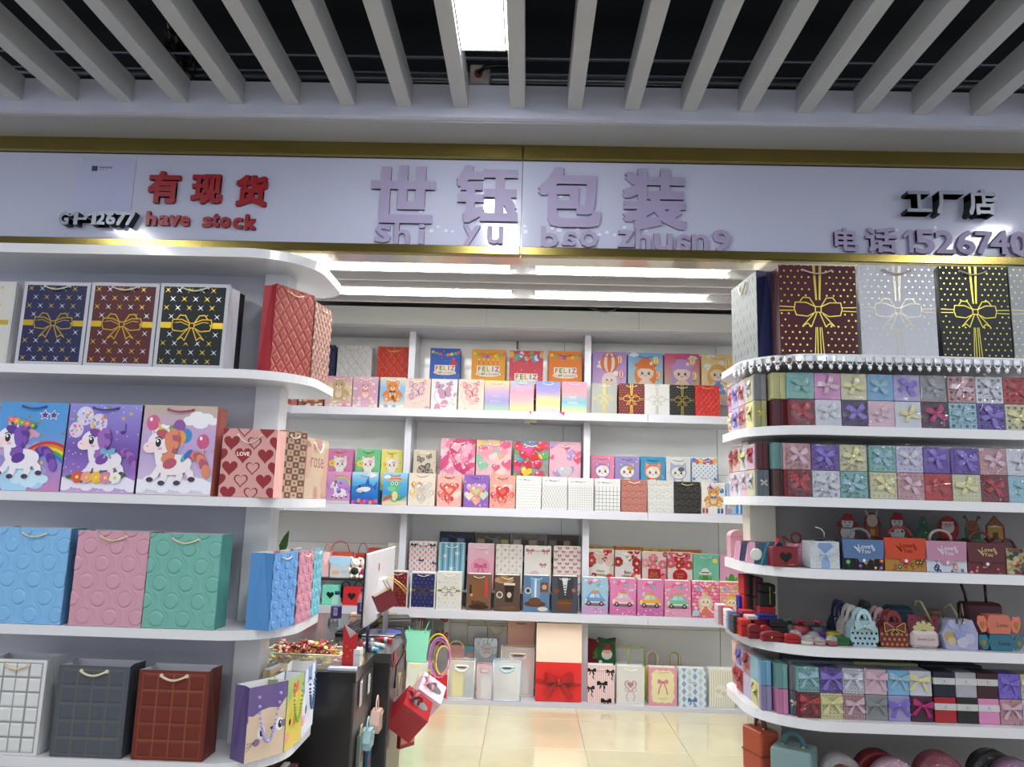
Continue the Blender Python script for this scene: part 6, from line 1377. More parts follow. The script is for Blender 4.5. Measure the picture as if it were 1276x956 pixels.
def bow_box(label, x0, x1, z0, z1, y, d, base, pat, bowc, rz=0., kind='x', group=None, band=None, bs=1.):
    w, h = x1-x0, z1-z0; t = thing('gift_box', label, 'gift box', ((x0+x1)/2, y, z0+.0008), rz, group); bc = NAMES[base]; w2 = w/2-.0006
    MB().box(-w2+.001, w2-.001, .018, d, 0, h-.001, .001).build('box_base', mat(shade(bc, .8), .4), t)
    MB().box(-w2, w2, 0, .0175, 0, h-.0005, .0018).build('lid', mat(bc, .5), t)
    if pat:
        o = link('lid_print', lid_print(pat, w*.97, h*.97, shade(bc, .55)), t); o.location = (0, 0, h*.015)
    if band:
        MB().box(-w2-.0006, w2+.0006, -.0012, .0185, h*.5, h*.76).build('paper_band', mat(band, .5), t)
        A = Art(w, h*.26); A.heart(.5, A.H*.5, .035, '#3a3434'); A.rect(.36, A.H*.22, .64, A.H*.26, '#8a8684'); A.rect(.42, A.H*.7, .58, A.H*.73, '#a8a4a0'); o = A.build('band_print', t, -.0013); o.location.z = h*.5
    if bowc:
        o = put_bow(t, random.uniform(-.05, .05)*w, -.001, h*(.54 if kind == 'x' else .62)+random.uniform(-.03, .03)*h, w*(.76 if kind == 'x' else .98)*bs*random.uniform(.9, 1.05), NAMES.get(bowc, bowc), kind, 0, random.uniform(-.5, .5) if kind == 'x' else random.uniform(-.15, .15))
    return t
def wrap(label, x0, x1, z0, z1, y, d, fold=True, rz=0., loc=None):
    t = thing('plastic_wrap', label, 'plastic wrap', loc or ((x0+x1)/2, y, z0+.0012), rz); w = (x1-x0)/2-.001; h = z1-z0
    b = bmesh.new(); nx, nz = 13, 8; R = random.Random(hash(label) % 999); g = [[b.verts.new((-w+2*w*i/nx, -.022-(.001+.003*R.random()), .002+(h+.004)*j/nz)) for i in range(nx+1)] for j in range(nz+1)]
    tp = [b.verts.new((-w+2*w*i/nx, d*.5, h+.008+.007*R.random())) for i in range(nx+1)]
    rows = g+[tp]
    for A_, B_ in zip(rows, rows[1:]):
        for i in range(nx): b.faces.new((A_[i], A_[i+1], B_[i+1], B_[i])).smooth = True
    me = bpy.data.meshes.new('film'); b.to_mesh(me); b.free(); me.materials.append(CELLO); link('film', me, t)
    return t
def rowx(pxs, py, Y): return [(at(a, py, Y=Y).x, at(b_, py, Y=Y).x) for a, b_ in pxs]
YB = -.085; YB2 = -.085
def wall_of_boxes(z, pxs, py, htot, upper, lower, shelf, kind='x', d=.085):
    X = rowx(pxs, py, YB)
    for rw, items, zz, nm in ((0, lower, z, 'lower'), (1, upper, z+htot/2, 'upper')):
        for k, it in enumerate(items):
            base, pat, bowc = it[:3]; band = it[3] if len(it) > 3 else None
            pn = {'hearts': 'heart patterned ', 'dots': 'dotted ', 'dia': 'clover dotted ', 'floral': 'swirl patterned ', 'feather': 'feather patterned ', 'hearts_s': 'small heart patterned ', None: ''}[pat]
            rest = '%s bow' % bowc if bowc else 'white paper band'
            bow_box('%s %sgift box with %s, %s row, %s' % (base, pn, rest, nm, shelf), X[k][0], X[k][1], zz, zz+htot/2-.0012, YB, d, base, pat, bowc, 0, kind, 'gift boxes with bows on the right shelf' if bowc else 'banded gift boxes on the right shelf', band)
    return X
ht2 = (at(1080, 465, Y=YB).z-r2)*.985; ht3 = (at(1080, 553.5, Y=YB).z-r3)*.985; ht6 = (at(1080, 833, Y=YB).z-r6)*.985
px2 = [(982, 1015), (1015.3, 1048), (1048.3, 1081), (1081.2, 1114), (1114.2, 1147), (1147.2, 1180), (1181.5, 1216), (1216.3, 1250.7), (1251, 1285)]
X2 = wall_of_boxes(r2, px2, 496, ht2, [('teal', None, 'teal'), ('pink', None, 'pale pink'), ('cream', None, 'yellow'), ('blue', None, 'light blue'), ('lavender', None, 'violet'), ('grey', None, 'grey'), ('rose', 'hearts', 'pale pink'), ('white', 'hearts', 'white'), ('red', 'hearts', 'red')],
    [('dark red', None, 'red'), ('white', None, 'white'), ('dark purple', None, 'violet'), ('pale pink', None, 'pale pink'), ('white', None, 'yellow'), ('plum', None, 'magenta'), ('light blue', 'hearts', 'light blue'), ('purple', 'hearts', 'violet'), ('cream', 'hearts', 'yellow')], 'second right shelf')
px3 = [(978, 1011), (1012, 1046.5), (1047, 1081), (1083.7, 1117), (1117.5, 1151), (1151.3, 1184.5), (1186, 1221), (1221.3, 1255), (1255.3, 1289)]
X3 = wall_of_boxes(r3, px3, 586, ht3, [('rose', 'floral', 'pale pink'), ('purple', 'floral', 'violet'), ('cream', 'floral', 'yellow'), ('teal', 'dia', 'light blue'), ('lilac', 'dia', 'white'), ('purple', None, 'violet'), ('purple', 'dots', 'violet'), ('rose', 'dots', 'pale pink'), ('white', 'dots', 'white')],
    [('dark red', 'floral', 'red'), ('white', 'floral', 'white'), ('teal', 'floral', 'light blue'), ('cream', 'dia', 'yellow'), ('rose', 'dia', 'pale pink'), ('red', None, 'red'), ('cream', 'dots', 'yellow'), ('dark red', 'dots', 'red'), ('light blue', 'dots', 'light blue')], 'third right shelf')
px6 = [(994, 1022), (1022.7, 1050), (1050.5, 1077.5), (1078, 1106), (1106.5, 1133.7), (1134, 1162), (1164, 1191), (1191.7, 1218), (1218.5, 1244.5), (1245.3, 1272.5), (1273, 1300)]
X6 = wall_of_boxes(r6, px6, 868, ht6, [('teal', 'hearts_s', 'light blue'), ('purple', 'hearts_s', 'violet'), ('white', 'hearts_s', 'white'), ('pale pink', None, 'pale pink'), ('sky', None, 'light blue'), ('white', None, 'yellow'), ('navy', None, None, '#c9cac8'), ('silver', None, None, '#d0d0ce'), ('wine', None, None, '#c9cac8'), ('violet', 'feather', 'violet'), ('cream', 'feather', 'yellow')],
    [('dark red', 'hearts_s', 'red'), ('yellow', 'hearts_s', 'yellow'), ('rose', 'hearts_s', 'pale pink'), ('grey', None, 'grey'), ('lavender', None, 'violet'), ('plum', None, 'magenta'), ('red', None, None, '#c9cac8'), ('black', None, None, '#c9cac8'), ('rosy', None, None, '#d6d2d4'), ('rose', 'feather', 'pale pink'), ('white', 'feather', 'white')], 'sixth right shelf', 'h', .08)
for X, z, ht, sh in ((X2, r2, ht2, 'second'), (X3, r3, ht3, 'third')):
    for a, b_, nm in ((0, 2, 'left'), (3, 5, 'middle'), (6, 8, 'right')): wrap('crinkled clear wrap over the %s pack of bow boxes, %s right shelf' % (nm, sh), X[a][0], X[b_][1], z, z+ht, YB, .085)
wrap('clear wrap over the leftmost six small heart boxes, sixth right shelf', X6[0][0], X6[2][1], r6, r6+ht6, YB, .08)
# second row of boxes behind the front ones on the sixth shelf: tops only
for k, (c, a, b_) in enumerate((('slate', 0, 2), ('olive', 3, 5), ('navy', 6, 8))):
    bow_box('%s gift box seen only by its top, behind the front row, sixth right shelf' % c, X6[a][0], X6[b_][1], r6, r6+ht6*1.04, YB+.085, .07, c, None, None)
# boxes turned to face the opening at the rounded end
def end_boxes(z, ht, shelf, y0, cols, near, x=.864, n=4, w=.1, d=.05):
    for rw, nm in ((0, 'lower'), (1, 'upper')):
        for j in range(n):
            base, pat, bowc = cols[rw][j]
            yy = y0+w*(j+.5)
            t = bow_box('%s gift box facing the opening, %s row, %s, %s right shelf' % (base, nm, ['nearest', 'second from the front', 'third from the front', 'rearmost'][j], shelf), -w/2, w/2, z+rw*ht/2, z+(rw+1)*ht/2-.0012, 0, d, base, pat, bowc, -PI/2, 'x', 'gift boxes facing the opening')
            t.location = (x+(.012 if j == n-1 else 0), yy, z+rw*ht/2+.0008)
        for k, (base, xa, xb, ya, yb) in enumerate(near[rw]):
            t = thing('gift_box', '%s gift box seen edge on at the rounded end, %s row, %s right shelf' % (base, nm, shelf), 'gift box', ((xa+xb)/2, ya, z+rw*ht/2+.0008), 0, 'edge on gift boxes'); ww = (xb-xa)/2-.0006
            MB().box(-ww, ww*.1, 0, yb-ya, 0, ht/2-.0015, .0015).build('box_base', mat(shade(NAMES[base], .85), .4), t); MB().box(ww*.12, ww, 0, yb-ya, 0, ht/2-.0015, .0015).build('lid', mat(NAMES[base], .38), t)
            if base in ('olive', 'slate', 'cream'): put_bow(t, ww*.1, -.001, ht*.25, .03, '#d9c25a' if base == 'olive' else '#c9c9c4')
    wrap('crinkled clear wrap over the boxes facing the opening, %s right shelf' % shelf, -w*n/2, w*n/2, z, z+ht, 0, .05, rz=-PI/2, loc=(x, y0+w*n/2, z+.0012))
end_boxes(r2, ht2*1.02, 'second', .012, ([('yellow', None, 'yellow'), ('rose', None, 'red'), ('lilac', None, 'violet'), ('peach', None, 'yellow')], [('cream', None, 'white'), ('pale pink', None, 'red'), ('lilac', None, 'violet'), ('rosy', None, 'red')]),
    ([('olive', .866, .914, -.008, .008), ('maroon', .922, .976, -.052, .03)], [('grey', .866, .914, -.008, .008), ('yellow', .922, .976, -.052, .03)]), .867)
end_boxes(r3, ht3*1.02, 'third', .012, ([('cream', None, 'white'), ('pale pink', None, 'white'), ('white', None, 'pale pink'), ('pale pink', None, 'white')], [('pale pink', None, 'red'), ('white', None, 'yellow'), ('peach', None, 'red'), ('rose', None, 'red')]),
    ([('slate', .87, .916, -.008, .008), ('brown', .92, .968, -.05, .03)], [('maroon', .87, .916, -.008, .008), ('teal', .92, .968, -.05, .03)]), .867)
end_boxes(r6, ht6, 'sixth', .02, ([('yellow', None, 'yellow'), ('lilac', None, None), ('red', None, 'red'), ('rose', None, 'red')], [('light blue', None, None), ('rose', None, 'red'), ('lilac', None, 'violet'), ('peach', None, None)]),
    ([('lavender', .866, .906, -.006, .016), ('rosy', .912, .952, -.045, .05), ('slate', .956, .976, -.06, .05)], [('sky', .866, .906, -.006, .016), ('teal', .912, .952, -.045, .05), ('grey', .956, .976, -.06, .05)]), .867)

INK[0] = .78
# ------------------------------------------------------------------ fourth right shelf: small boxes with flaps
def flapbox(label, a, yt, b_, Y, flap, front, strap, word='#e6e8ec', d=.07):
    X0, X1, z9, _ = px4(a, yt, b_, yt+40, Y); w = (X1-X0)/2; h = z9-r4
    t = thing('flap_box', label, 'gift box', ((X0+X1)/2, Y, r4+.001))
    MB().box(-w, w, 0, d, 0, h, .002).build('body', mat(shade(flap, .5), .45), t); A = Art(2*w, h); front(A); A.build('front_print', t, -.0008)
    MB().prism([(-w*1.02, h*1.005), (w*1.02, h*1.005), (w*.97, h*.42), (w*.93, h*.37), (w*.3, h*.37), (w*.2, h*.24), (-w*.2, h*.24), (-w*.3, h*.37), (-w*.93, h*.37), (-w*.97, h*.42)], -.005, -.002, 'y').build('flap', mat(flap, .4), t)
    A = Art(2*w, h); A.text('Love', .52, A.H*.78, .11, word, 2, .01); A.text('You', .55, A.H*.62, .1, word, 2, .01)
    for k in range(4): A.ell(.3+.035*k, A.H*(.74-.04*k), .05, .014, word, 7, 2.3-.3*k, 2); A.ell(.76-.02*k, A.H*(.66+.05*k), .04, .014, word, 7, .7, 2)
    A.build('flap_print', t, -.0055)
    MB().lathe([(.006, -.0085), (.0055, -.005)], (0, 0, h*.31), 12, axis='y').build('button', mat('#e6e8ea', .15, .6), t)
    n = 10; MB().tube([(w*.55*math.cos(PI-PI*k/n)*1.0, d*.45, h+.038*math.sin(PI*k/n)**.8) for k in range(n+1)], .0055, 6, flat=.5).build('strap', mat(strap, .5), t)
def fl_print(bg, cols, seed, stems='#3f7a3a'):
    def f(A):
        A.bg(bg); R = random.Random(seed)
        for k in range(16):
            x, y = R.random(), A.H*.75*R.random(); A.line([(x, y), (x+.02, y-.12)], .012, stems); A.flower(x, y, .035+.03*R.random(), R.choice(cols), '#f2d9a0', 5)
    return f
flapbox('blue flap box over dark wildflower print with a grey strap, fourth right shelf', 1050, 673, 1101, -.09, '#4f6f9c', fl_print('#15151c', ['#3f7fc0', '#c9502c', '#7a3f8a', '#d9a04a', '#5fae5a'], 1), '#6f7880')
flapbox('orange flap box over ochre leaf print, fourth right shelf', 1102, 671, 1153, -.09, '#c23c12', fl_print('#b07f36', ['#5a3018', '#8a2a18', '#3f5a70', '#6a4420'], 2, '#4a3018'), '#8a1c20', '#7a3010')
flapbox('pink flap box over navy and white blossom print, fourth right shelf', 1154, 675, 1204, -.09, '#b9849c', fl_print('#c9ccd8', ['#b5645a', '#27305c', '#d9a0a0', '#2c3a70'], 3, '#27305c'), '#b09a90')
flapbox('maroon flap box over rose blossom print, fourth right shelf', 1205.5, 677, 1252, -.09, '#581c24', fl_print('#6a3038', ['#c0707c', '#d9909a', '#a8505c'], 4, '#3a1c20'), '#5c1820', '#e6d08a')
X0, X1, z9, _ = px4(1254, 684, 1300, 716, -.09)
t, w, h = plain_box('flap_box', 'beige and teal mosaic printed box cut off by the right edge, fourth right shelf', 'gift box', 1254, 684, 1300, 716, -.09, .07, mat('#8a7a5c', .5), r4+.001)
A = Art(2*w, h); A.bg('#a8946c'); R = random.Random(4)
for k in range(40): A.poly([(x0+.09*math.cos(a), y0+.07*math.sin(a)) for x0, y0 in [(R.random(), A.H*R.random())] for a in (.3, 1.7, 2.9, 4.3, 5.4)], R.choice(['#2c4450', '#c3b48a', '#6a5a40', '#3f5a5c', '#8a3a30']))
A.build('front_print', t, -.001); loop_handle(t, -w*.9, -w*.2, h, .03, .005, '#4a1418', .03, 'strap')
# white box with a blue collar and bow; red heart box; pink box
t, w, h = plain_box('gift_box', 'white box with a blue collar cut out and pale ribbon, fourth right shelf', 'gift box', 1010, 675, 1046, 711, -.09, .085, mat('#c9cfd6', .45), r4+.001)
A = Art(2*w, h); A.bg('#cfd3d6'); A.poly([(.3, A.H*.95), (.72, A.H*.95), (.78, A.H*.8), (.5, A.H*.55), (.24, A.H*.8)], '#7f9ac6'); A.rect(.36, 0, .66, A.H*.5, '#8fa9d2'); R = random.Random(2)
for k in range(16): A.arc(R.choice([R.uniform(0, .28), R.uniform(.74, 1)]), A.H*R.random(), .06, .012, '#9aa8b0', 0, 4, 6)
A.build('front_print', t, -.001); put_bow(t, 0, -.002, h*.52, .042, '#b9c9d6', 'h'); MB().strip([(-w, -.002, h*.44), (w, -.002, h*.6)], [(-w, -.002, h*.36), (w, -.002, h*.5)]).build('ribbon', mat('#b9c9d6', .3), t)
MB().ell((0, .04, h+.008), (.02, .02, .008), 8).build('navy_knot', mat('#1c2440', .6), t); MB().tube([(.01, .03, h+.01), (.012, .03, h+.03), (.0, .03, h+.045), (-.02, .03, h+.05)], .002, 5).build('cord', mat('#d9d6c8', .5), t)
t, w, h = plain_box('gift_box', 'dark red box with a black heart window and red ribbon, fourth right shelf', 'gift box', 963, 682, 994.5, 709, -.075, .07, mat('#7c0f1a', .4), r4+.001)
A = Art(2*w, h); A.heart(.52, A.H*.5, .25, '#141214'); [A.rect(.64+.05*k, A.H*.1, .67+.05*k, A.H*.15, '#c9a04a', 1, k == 0) for k in range(4)]; A.build('front_print', t, -.001)
MB().strip([(-w*.6, .03, h), (-w*.2, .02, h+.03), (w*.3, .02, h+.02)], [(-w*.6, .05, h), (-w*.2, .05, h+.034), (w*.3, .05, h+.02)]).strip([(w*.1, .02, h), (w*.0, .02, h+.03), (-w*.4, .03, h+.035)], [(w*.4, .05, h), (w*.3, .05, h+.03), (-w*.2, .05, h+.04)]).build('ribbon', mat('#a01420', .3), t)
t, w, h = plain_box('gift_box', 'pink patterned box with a dark red ring of ribbon, behind the red heart box', 'gift box', 988, 678, 1004.5, 709, .0, .07, mat('#c07a90', .5), r4+.001)
A = Art(2*w, h); A.bg('#c98a9c'); R = random.Random(5); [A.ell(R.random(), A.H*R.random(), .15, .1, R.choice(['#d9a8b4', '#b0687c', '#e0c0c4']), 8) for k in range(14)]; A.build('front_print', t, -.001)
MB().tube([(.0+.018*math.cos(a), .03, h+.02+.018*math.sin(a)) for a in (2*PI*k/14 for k in range(14))], .005, 6, closed=True, flat=.5).strip([(-.02, .02, h+.004), (-.045, .02, h+.03)], [(-.02, .05, h+.004), (-.05, .05, h+.022)]).build('ribbon', mat('#7c0f1c', .3), t)
# slanted flower boxes at the rounded end
def slant(label, x, y, w, h, d, col, rz, inner='#20242c', extra=None):
    t = thing('slanted_box', label, 'gift box', (x, y, r4+.001), rz)
    m = MB(); P = [(0, 0), (w, 0), (w*.92, h), (w*.38, h)]
    m.prism(P, 0, d, 'y', 0).build('body', mat(col, .4), t)
    A = Art(w, h); A.poly([(.16, .1), (.34, A.H*.95), (.3, A.H*.95), (.02, .1)], shade(col, 1.25)); o = A.build('front_panel', t, -.001); o.location.x = w/2
    MB().box(w*.42, w*.88, d*.15, d*.85, h-.004, h+.001).build('opening', mat(inner, .6), t)
    return t
slant('teal slanted box with a leaning front panel, rounded end of the fourth right shelf', .875, -.02, .085, .083, .07, '#2c6478', 0)
t = slant('dark teal slanted box holding white tape, rounded end of the fourth right shelf', .862, .03, .06, .08, .07, '#255664', -.5); MB().lathe([(.018, -.012), (.022, -.01), (.022, .01), (.018, .012)], (.012, -.002, .036), 18, axis='y').build('tape_roll', mat('#d9d9d6', .3), t)
slant('pink slanted box between a teal and a navy one, fourth right shelf end', .852, .11, .05, .078, .06, '#cf9ab0', -.9); slant('navy slanted box between two pink ones, rounded end of the fourth right shelf', .850, .18, .05, .076, .06, '#2c3450', -1.1)
slant('rear pink slanted box, rounded end of the fourth right shelf', .848, .25, .05, .076, .06, '#d09ab0', -1.2, '#8a2030')
t = thing('arch_box', 'pink box with an arched lid at the rear of the fourth right shelf end', 'gift box', (.9, .34, r4+.001)); MB().prism([(-.04, 0), (.04, 0), (.04, .09)]+[(.04*math.cos(a), .09+.025*math.sin(a)) for a in (PI*k/8 for k in range(1, 8))]+[(-.04, .09)], 0, .06, 'y').build('body', mat('#d098a4', .45), t); MB().box(-.041, .041, -.002, .062, .085, .09).build('lid_band', mat('#c98894', .4), t)
# festive cut-out boxes along the back
def xmas(label, px, yt, kind, base='#5c0c18', Y=.06):
    c = at(px, yt, Y=Y); zt = c.z; w = .055; t = thing('festive_box', label, 'gift box', (c.x, Y, r4+.001), 0); zb_ = at(px, 672, Y=Y).z-r4
    MB().prism([(-w*1.1, 0), (w*1.1, 0), (w*1.1, zb_*.75), (w*.35, zb_), (-w*.35, zb_), (-w*1.1, zb_*.75)], 0, .07, 'y').build('body', mat(base, .3, coat=.3), t)
    h = zt-r4-zb_+.012; A = Art(.09, h); H = A.H
    ol = '#7c1420'
    if kind in ('snow_hat', 'snow'):
        A.ell(.5, H*.3, .36, H*.32, ol, 16); A.ell(.5, H*.66, .3, H*.26, ol, 16); A.ell(.5, H*.3, .31, H*.27, '#c9c9c4', 16); A.ell(.5, H*.66, .25, H*.21, '#d0d0cc', 16)
        A.poly([(.22, H*.75), (.78, H*.75), (.7, H*.98), (.4, H)], '#9c1420'); A.ell(.5, H*.77, .3, .05, '#b01c28'); [A.ell(x, H*.68, .03, .035, '#1a1a1c', 7) for x in (.4, .6)]; A.arc(.5, H*.62, .09, .02, '#1a1a1c', PI*1.15, PI*1.85, 5)
        if kind == 'snow_hat': [A.ell(x, H*.6, .11, .12, '#8c1420') for x in (.15, .85)]; A.rect(.3, H*.45, .7, H*.5, '#5c6a60')
        else: [A.ell(x, H*.35, .05, .05, '#1c1c20', 8) for x in (.3, .7)]; A.ell(.5, H*.33, .025, .03, '#1c1c20', 6)
    elif kind == 'deer':
        A.rect(.15, 0, .85, H*.62, ol); A.ell(.5, H*.62, .32, H*.3, ol); A.rect(.24, H*.08, .76, H*.55, '#8a4a2c'); A.ell(.5, H*.66, .24, H*.2, '#c9b9a0'); [A.line([(x, H*.8), (x+s_, H*.98)], .07, '#c9b9a0') for x, s_ in ((.35, -.1), (.65, .1))]; A.rect(.4, H*.2, .6, H*.4, '#c98a3c')
    elif kind == 'tree':
        for k in range(3): A.poly([(.12+.08*k, H*(.12+.24*k)), (.88-.08*k, H*(.12+.24*k)), (.5, H*(.5+.22*k))], '#1e5a3c' if k % 2 else '#24684a')
        A.star(.5, H*.95, .09, '#c9843c'); A.rect(.42, 0, .58, H*.14, '#4a2c1c'); [A.ell(x, y*H, .035, .035, c2, 7) for x, y, c2 in ((.35, .25, '#b02030'), (.6, .32, '#d9b04a'), (.45, .5, '#b02030'), (.55, .68, '#d9b04a'))]
    elif kind == 'santa':
        A.ell(.5, H*.5, .46, H*.47, ol, 18); A.ell(.5, H*.32, .33, H*.28, '#a81824'); A.ell(.5, H*.55, .27, H*.24, '#d0cac4', 16); A.ell(.5, H*.66, .2, H*.12, '#d9b09a'); A.poly([(.25, H*.72), (.75, H*.72), (.62, H*.98), (.4, H*.96)], '#a81824'); A.rect(.25, H*.7, .75, H*.76, '#d9d4d0'); [A.ell(x, H*.66, .025, .03, '#1a1a1c', 6) for x in (.42, .58)]; [A.ell(x, H*.06, .1, .06, '#d9d4d0') for x in (.35, .65)]; A.ell(.86, H*.5, .09, .1, '#a81824')
    elif kind == 'elf':
        A.rect(.18, 0, .82, H*.55, '#2c5c34'); A.ell(.5, H*.6, .28, H*.22, '#8a5a34'); [A.line([(x, H*.75), (x+s_, H*.98), (x+s_*1.8, H*.9)], .06, '#6a4428') for x, s_ in ((.32, -.1), (.68, .1))]; A.ell(.5, H*.55, .1, .07, '#a81824'); A.rect(.3, H*.34, .7, H*.42, '#8c1a24'); [A.ell(x, H*.65, .03, .035, '#16120e', 6) for x in (.4, .6)]
    else:
        A.poly([(.1, 0), (.9, 0), (.9, H*.6), (.5, H), (.1, H*.6)], ol); A.poly([(.18, .04), (.82, .04), (.82, H*.56), (.18, H*.56)], '#b08a3c'); A.poly([(.1, H*.55), (.9, H*.55), (.5, H*.95)], '#8a5a34'); A.poly([(.15, H*.55), (.85, H*.55), (.5, H*.62)], '#d9d0c0'); A.rect(.38, .04, .62, H*.35, '#5c3a1c'); A.rect(.2, .02, .8, .12, '#c9c04a')
    o = A.build('cutout_card', t, .033); m = o.modifiers.new('thick', 'SOLIDIFY'); m.thickness = .002; m.offset = -1; o.location.z = zb_-.012
for px, yt, k, lb, b_ in ((1060, 640, 'snow_hat', 'red box topped by a snowman with red earmuffs, leftmost of the festive boxes', '#5c0c18'), (1091, 636, 'deer', 'red box topped by a reindeer in a brown pot, behind the blue flap box', '#5c0c18'), (1122.5, 639, 'snow', 'red box topped by a snowman with black gloves, behind the orange flap box', '#5c0c18'),
    (1155, 640, 'tree', 'red box topped by a green fir tree, behind the orange and pink flap boxes', '#5c0c18'), (1186.5, 643, 'santa', 'red box topped by a white bearded figure in red, behind the pink flap box', '#5c0c18'), (1217, 643, 'elf', 'green box topped by a brown antlered figure, behind the maroon flap box', '#2c5a2c'), (1245.5, 643, 'house', 'red box topped by a gingerbread house, rightmost of the festive boxes', '#5c0c18')):
    xmas(lb, px, yt, k, b_)
# ------------------------------------------------------------------ fifth right shelf: handbag boxes, jewellery boxes, trinkets
def handbag(label, a, yb0, b_, Y, col, dots, rim='#d9d2a0', htop=738, z=r5, dd=.045):
    X0, X1, z9, _ = px4(a, yb0, b_, yb0+40, Y); w = (X1-X0)/2; h = z9-z; t = thing('handbag_box', label, 'gift box', ((X0+X1)/2, Y, z+.001))
    P = [(-w*.8, 0), (w*.8, 0), (w, h*.25), (w*.95, h*.7), (w*.62, h), (-w*.62, h), (-w*.95, h*.7), (-w, h*.25)]
    MB().prism(P, 0, dd, 'y').build('body', mat(col, .4), t)
    hh = at((a+b_)/2, htop, Y=Y).z-z-h
    for k, yy in enumerate((.0, dd-.006)):
        n = 14; o1 = [(w*.55*math.cos(PI*j/n), h*.93+(hh+h*.07)*math.sin(PI*j/n)) for j in range(n+1)]; o2 = [(w*.36*math.cos(PI*j/n), h*.93+(hh*.72)*math.sin(PI*j/n)) for j in range(n+1)]
        m = MB()
        for j in range(n): m.prism([o1[j], o1[j+1], o2[j+1], o2[j]], yy-.002, yy+.004, 'y')
        m.build('handle', mat(shade(col, 1.1), .4), t)
    A = Art(2*w, h)
    if dots:
        for j in range(4):
            for i in range(6):
                x, y = (i+.5+(.5 if j % 2 else 0))/6, .1+j*A.H*.2
                if .06 < x < .94: A.ell(x, y, .045, .045, dots, 9, 0, 1, False)
    A.build('foil_dots', t, -.0008); 
    m = MB()
    for q in (-1, 1): m.prism([(0, h*.78), (q*w*.6, h*1.02), (q*w*.72, h*.98), (q*w*.66, h*.62), (q*w*.55, h*.6)], -.008, -.004, 'y')
    m.ell((0, -.008, h*.79), (w*.09, .004, w*.09), 8).build('card_bow', mat(shade(col, 1.05), .4), t)
    A = Art(2*w, h)
    for q in (-1, 1): A.line([(.5, A.H*.78), (.5+q*.3, A.H*1.0), (.5+q*.36, A.H*.97), (.5+q*.33, A.H*.62), (.5, A.H*.77)], .02, rim, 1); A.line([(.5, A.H*.76), (.5+q*.14, A.H*.58), (.5+q*.05, A.H*.5)], .02, rim, 1)
    A.build('gold_outline', t, -.0086); return t
handbag('light blue handbag shaped box with dark dots and bow, fifth right shelf', 1060, 774, 1095, -.085, '#9cbcc4', '#3a3c40', '#d0d0b8', 759)
handbag('maroon handbag shaped box with gold dots and bow, fifth right shelf', 1096, 776, 1133, -.085, '#6a1c24', '#c9a04a', '#e0cc7a', 761)
handbag('white handbag shaped box behind the light blue dotted one, fifth right shelf', 1048, 770, 1078, -.02, '#b9b4b0', None, '#d9d2a0', 754)
handbag('pale pink handbag shaped box between the blue and maroon ones, set back', 1083, 772, 1112, -.02, '#b9989c', None, '#d0b8a0', 757)
handbag('navy handbag shaped box with white edged bow, back of the fifth right shelf', 1036, 770, 1062, .04, '#1a2044', None, '#d9d9d4', 748)
handbag('black handled box at the back, behind the pale pink handbag box', 1068, 772, 1096, .06, '#26282a', None, '#3a3a3a', 749)
# white and maroon sweet box
t, w, h = plain_box('sweet_box', 'white roll shaped box under a maroon and gold lace crest, fifth right shelf', 'gift box', 1136, 787, 1172, 809, -.09, .06, mat('#c9b8b8', .4), r5+.001, .012)
X0 = w; m = MB().prism([(-w*.95, h*.7), (w*.9, h*.7), (w*1.1, h*1.3), (w*.95, h*2.0), (w*.4, h*1.75), (0, h*1.95), (-w*.5, h*1.8), (-w*1.05, h*2.0), (-w*1.15, h*1.4)], .012, .018, 'y'); m.build('crest', mat('#5c1c2c', .4), t)
A = Art(2*w, h); A.text('Sweet Love', .5, A.H*.55, .12, '#7a5a5a', 0, 0., .6); A.build('front_print', t, -.001)
A = Art(2.2*w, h*2.1); A.ell(.5, A.H*.5, .32, .2, '#d9cf94', 12, 0, 1); A.ell(.5, A.H*.42, .14, .09, '#4a1420'); [A.star(.5+.28*math.cos(a), A.H*.52+.2*math.sin(a), .1, '#e0d69a', 6, .5, 0, 1) for a in (.2, .9, 1.57, 2.2, 2.9)]; A.flower(.14, A.H*.78, .15, '#7a2c40', '#5c1c2c', 6); A.flower(.85, A.H*.76, .15, '#742a3c', '#5c1c2c', 6); A.build('lace_print', t, .0115)
MB().tube([(w*.5, .005, h*1.5), (w*.15, .0, h*2.1), (-w*.1, .01, h*2.7), (-w*.25, .03, h*2.75), (-w*.35, .03, h*2.4)], .005, 6, flat=.5).build('strap', mat('#7c7a5a', .5), t)
# lavender hexagon box
X0, X1, z9, _ = px4(1174, 773, 1219, 811, -.09); w = (X1-X0)/2; h = z9-r5; t = thing('hexagon_box', 'lavender hexagonal box with cloudy blossoms and olive straps, fifth right shelf', 'gift box', ((X0+X1)/2, -.09, r5+.001))
HX = [(-w*.78, 0), (w*.92, 0), (w, h*.55), (w*.72, h), (-w*.6, h), (-w, h*.5)]
MB().prism(HX, 0, .05, 'y').build('body', mat('#a3a4c4', .4), t); A = Art(2*w, h); R = random.Random(8)
def hexin(P): return P
for x, y, r, c in ((.2, .35, .15, '#b59a6a'), (.25, .22, .12, '#c9b890'), (.62, .62, .14, '#9aa4cc'), (.3, .68, .13, '#aeb2d4'), (.75, .3, .15, '#b9bcd4'), (.55, .2, .16, '#c3c0d6'), (.45, .42, .12, '#8f9cc8')):
    for k in range(6): A.ell(x+.5*r*math.cos(k), y*A.H/.8+.5*r*math.sin(k), r*.55, r*.5, c, 9)
A.build('front_print', t, -.001)
for x, dx in ((-.15, -.2), (.15, .12)): MB().tube([(w*x, -.004, h*.88), (w*(x+dx*.2), -.006, h*1.2), (w*(x+dx), .01, h*1.5), (w*(x+dx*2), .03, h*1.35), (w*(x+dx*2), .04, h)], .006, 6, flat=.5).build('strap', mat('#6f6c50', .5), t)
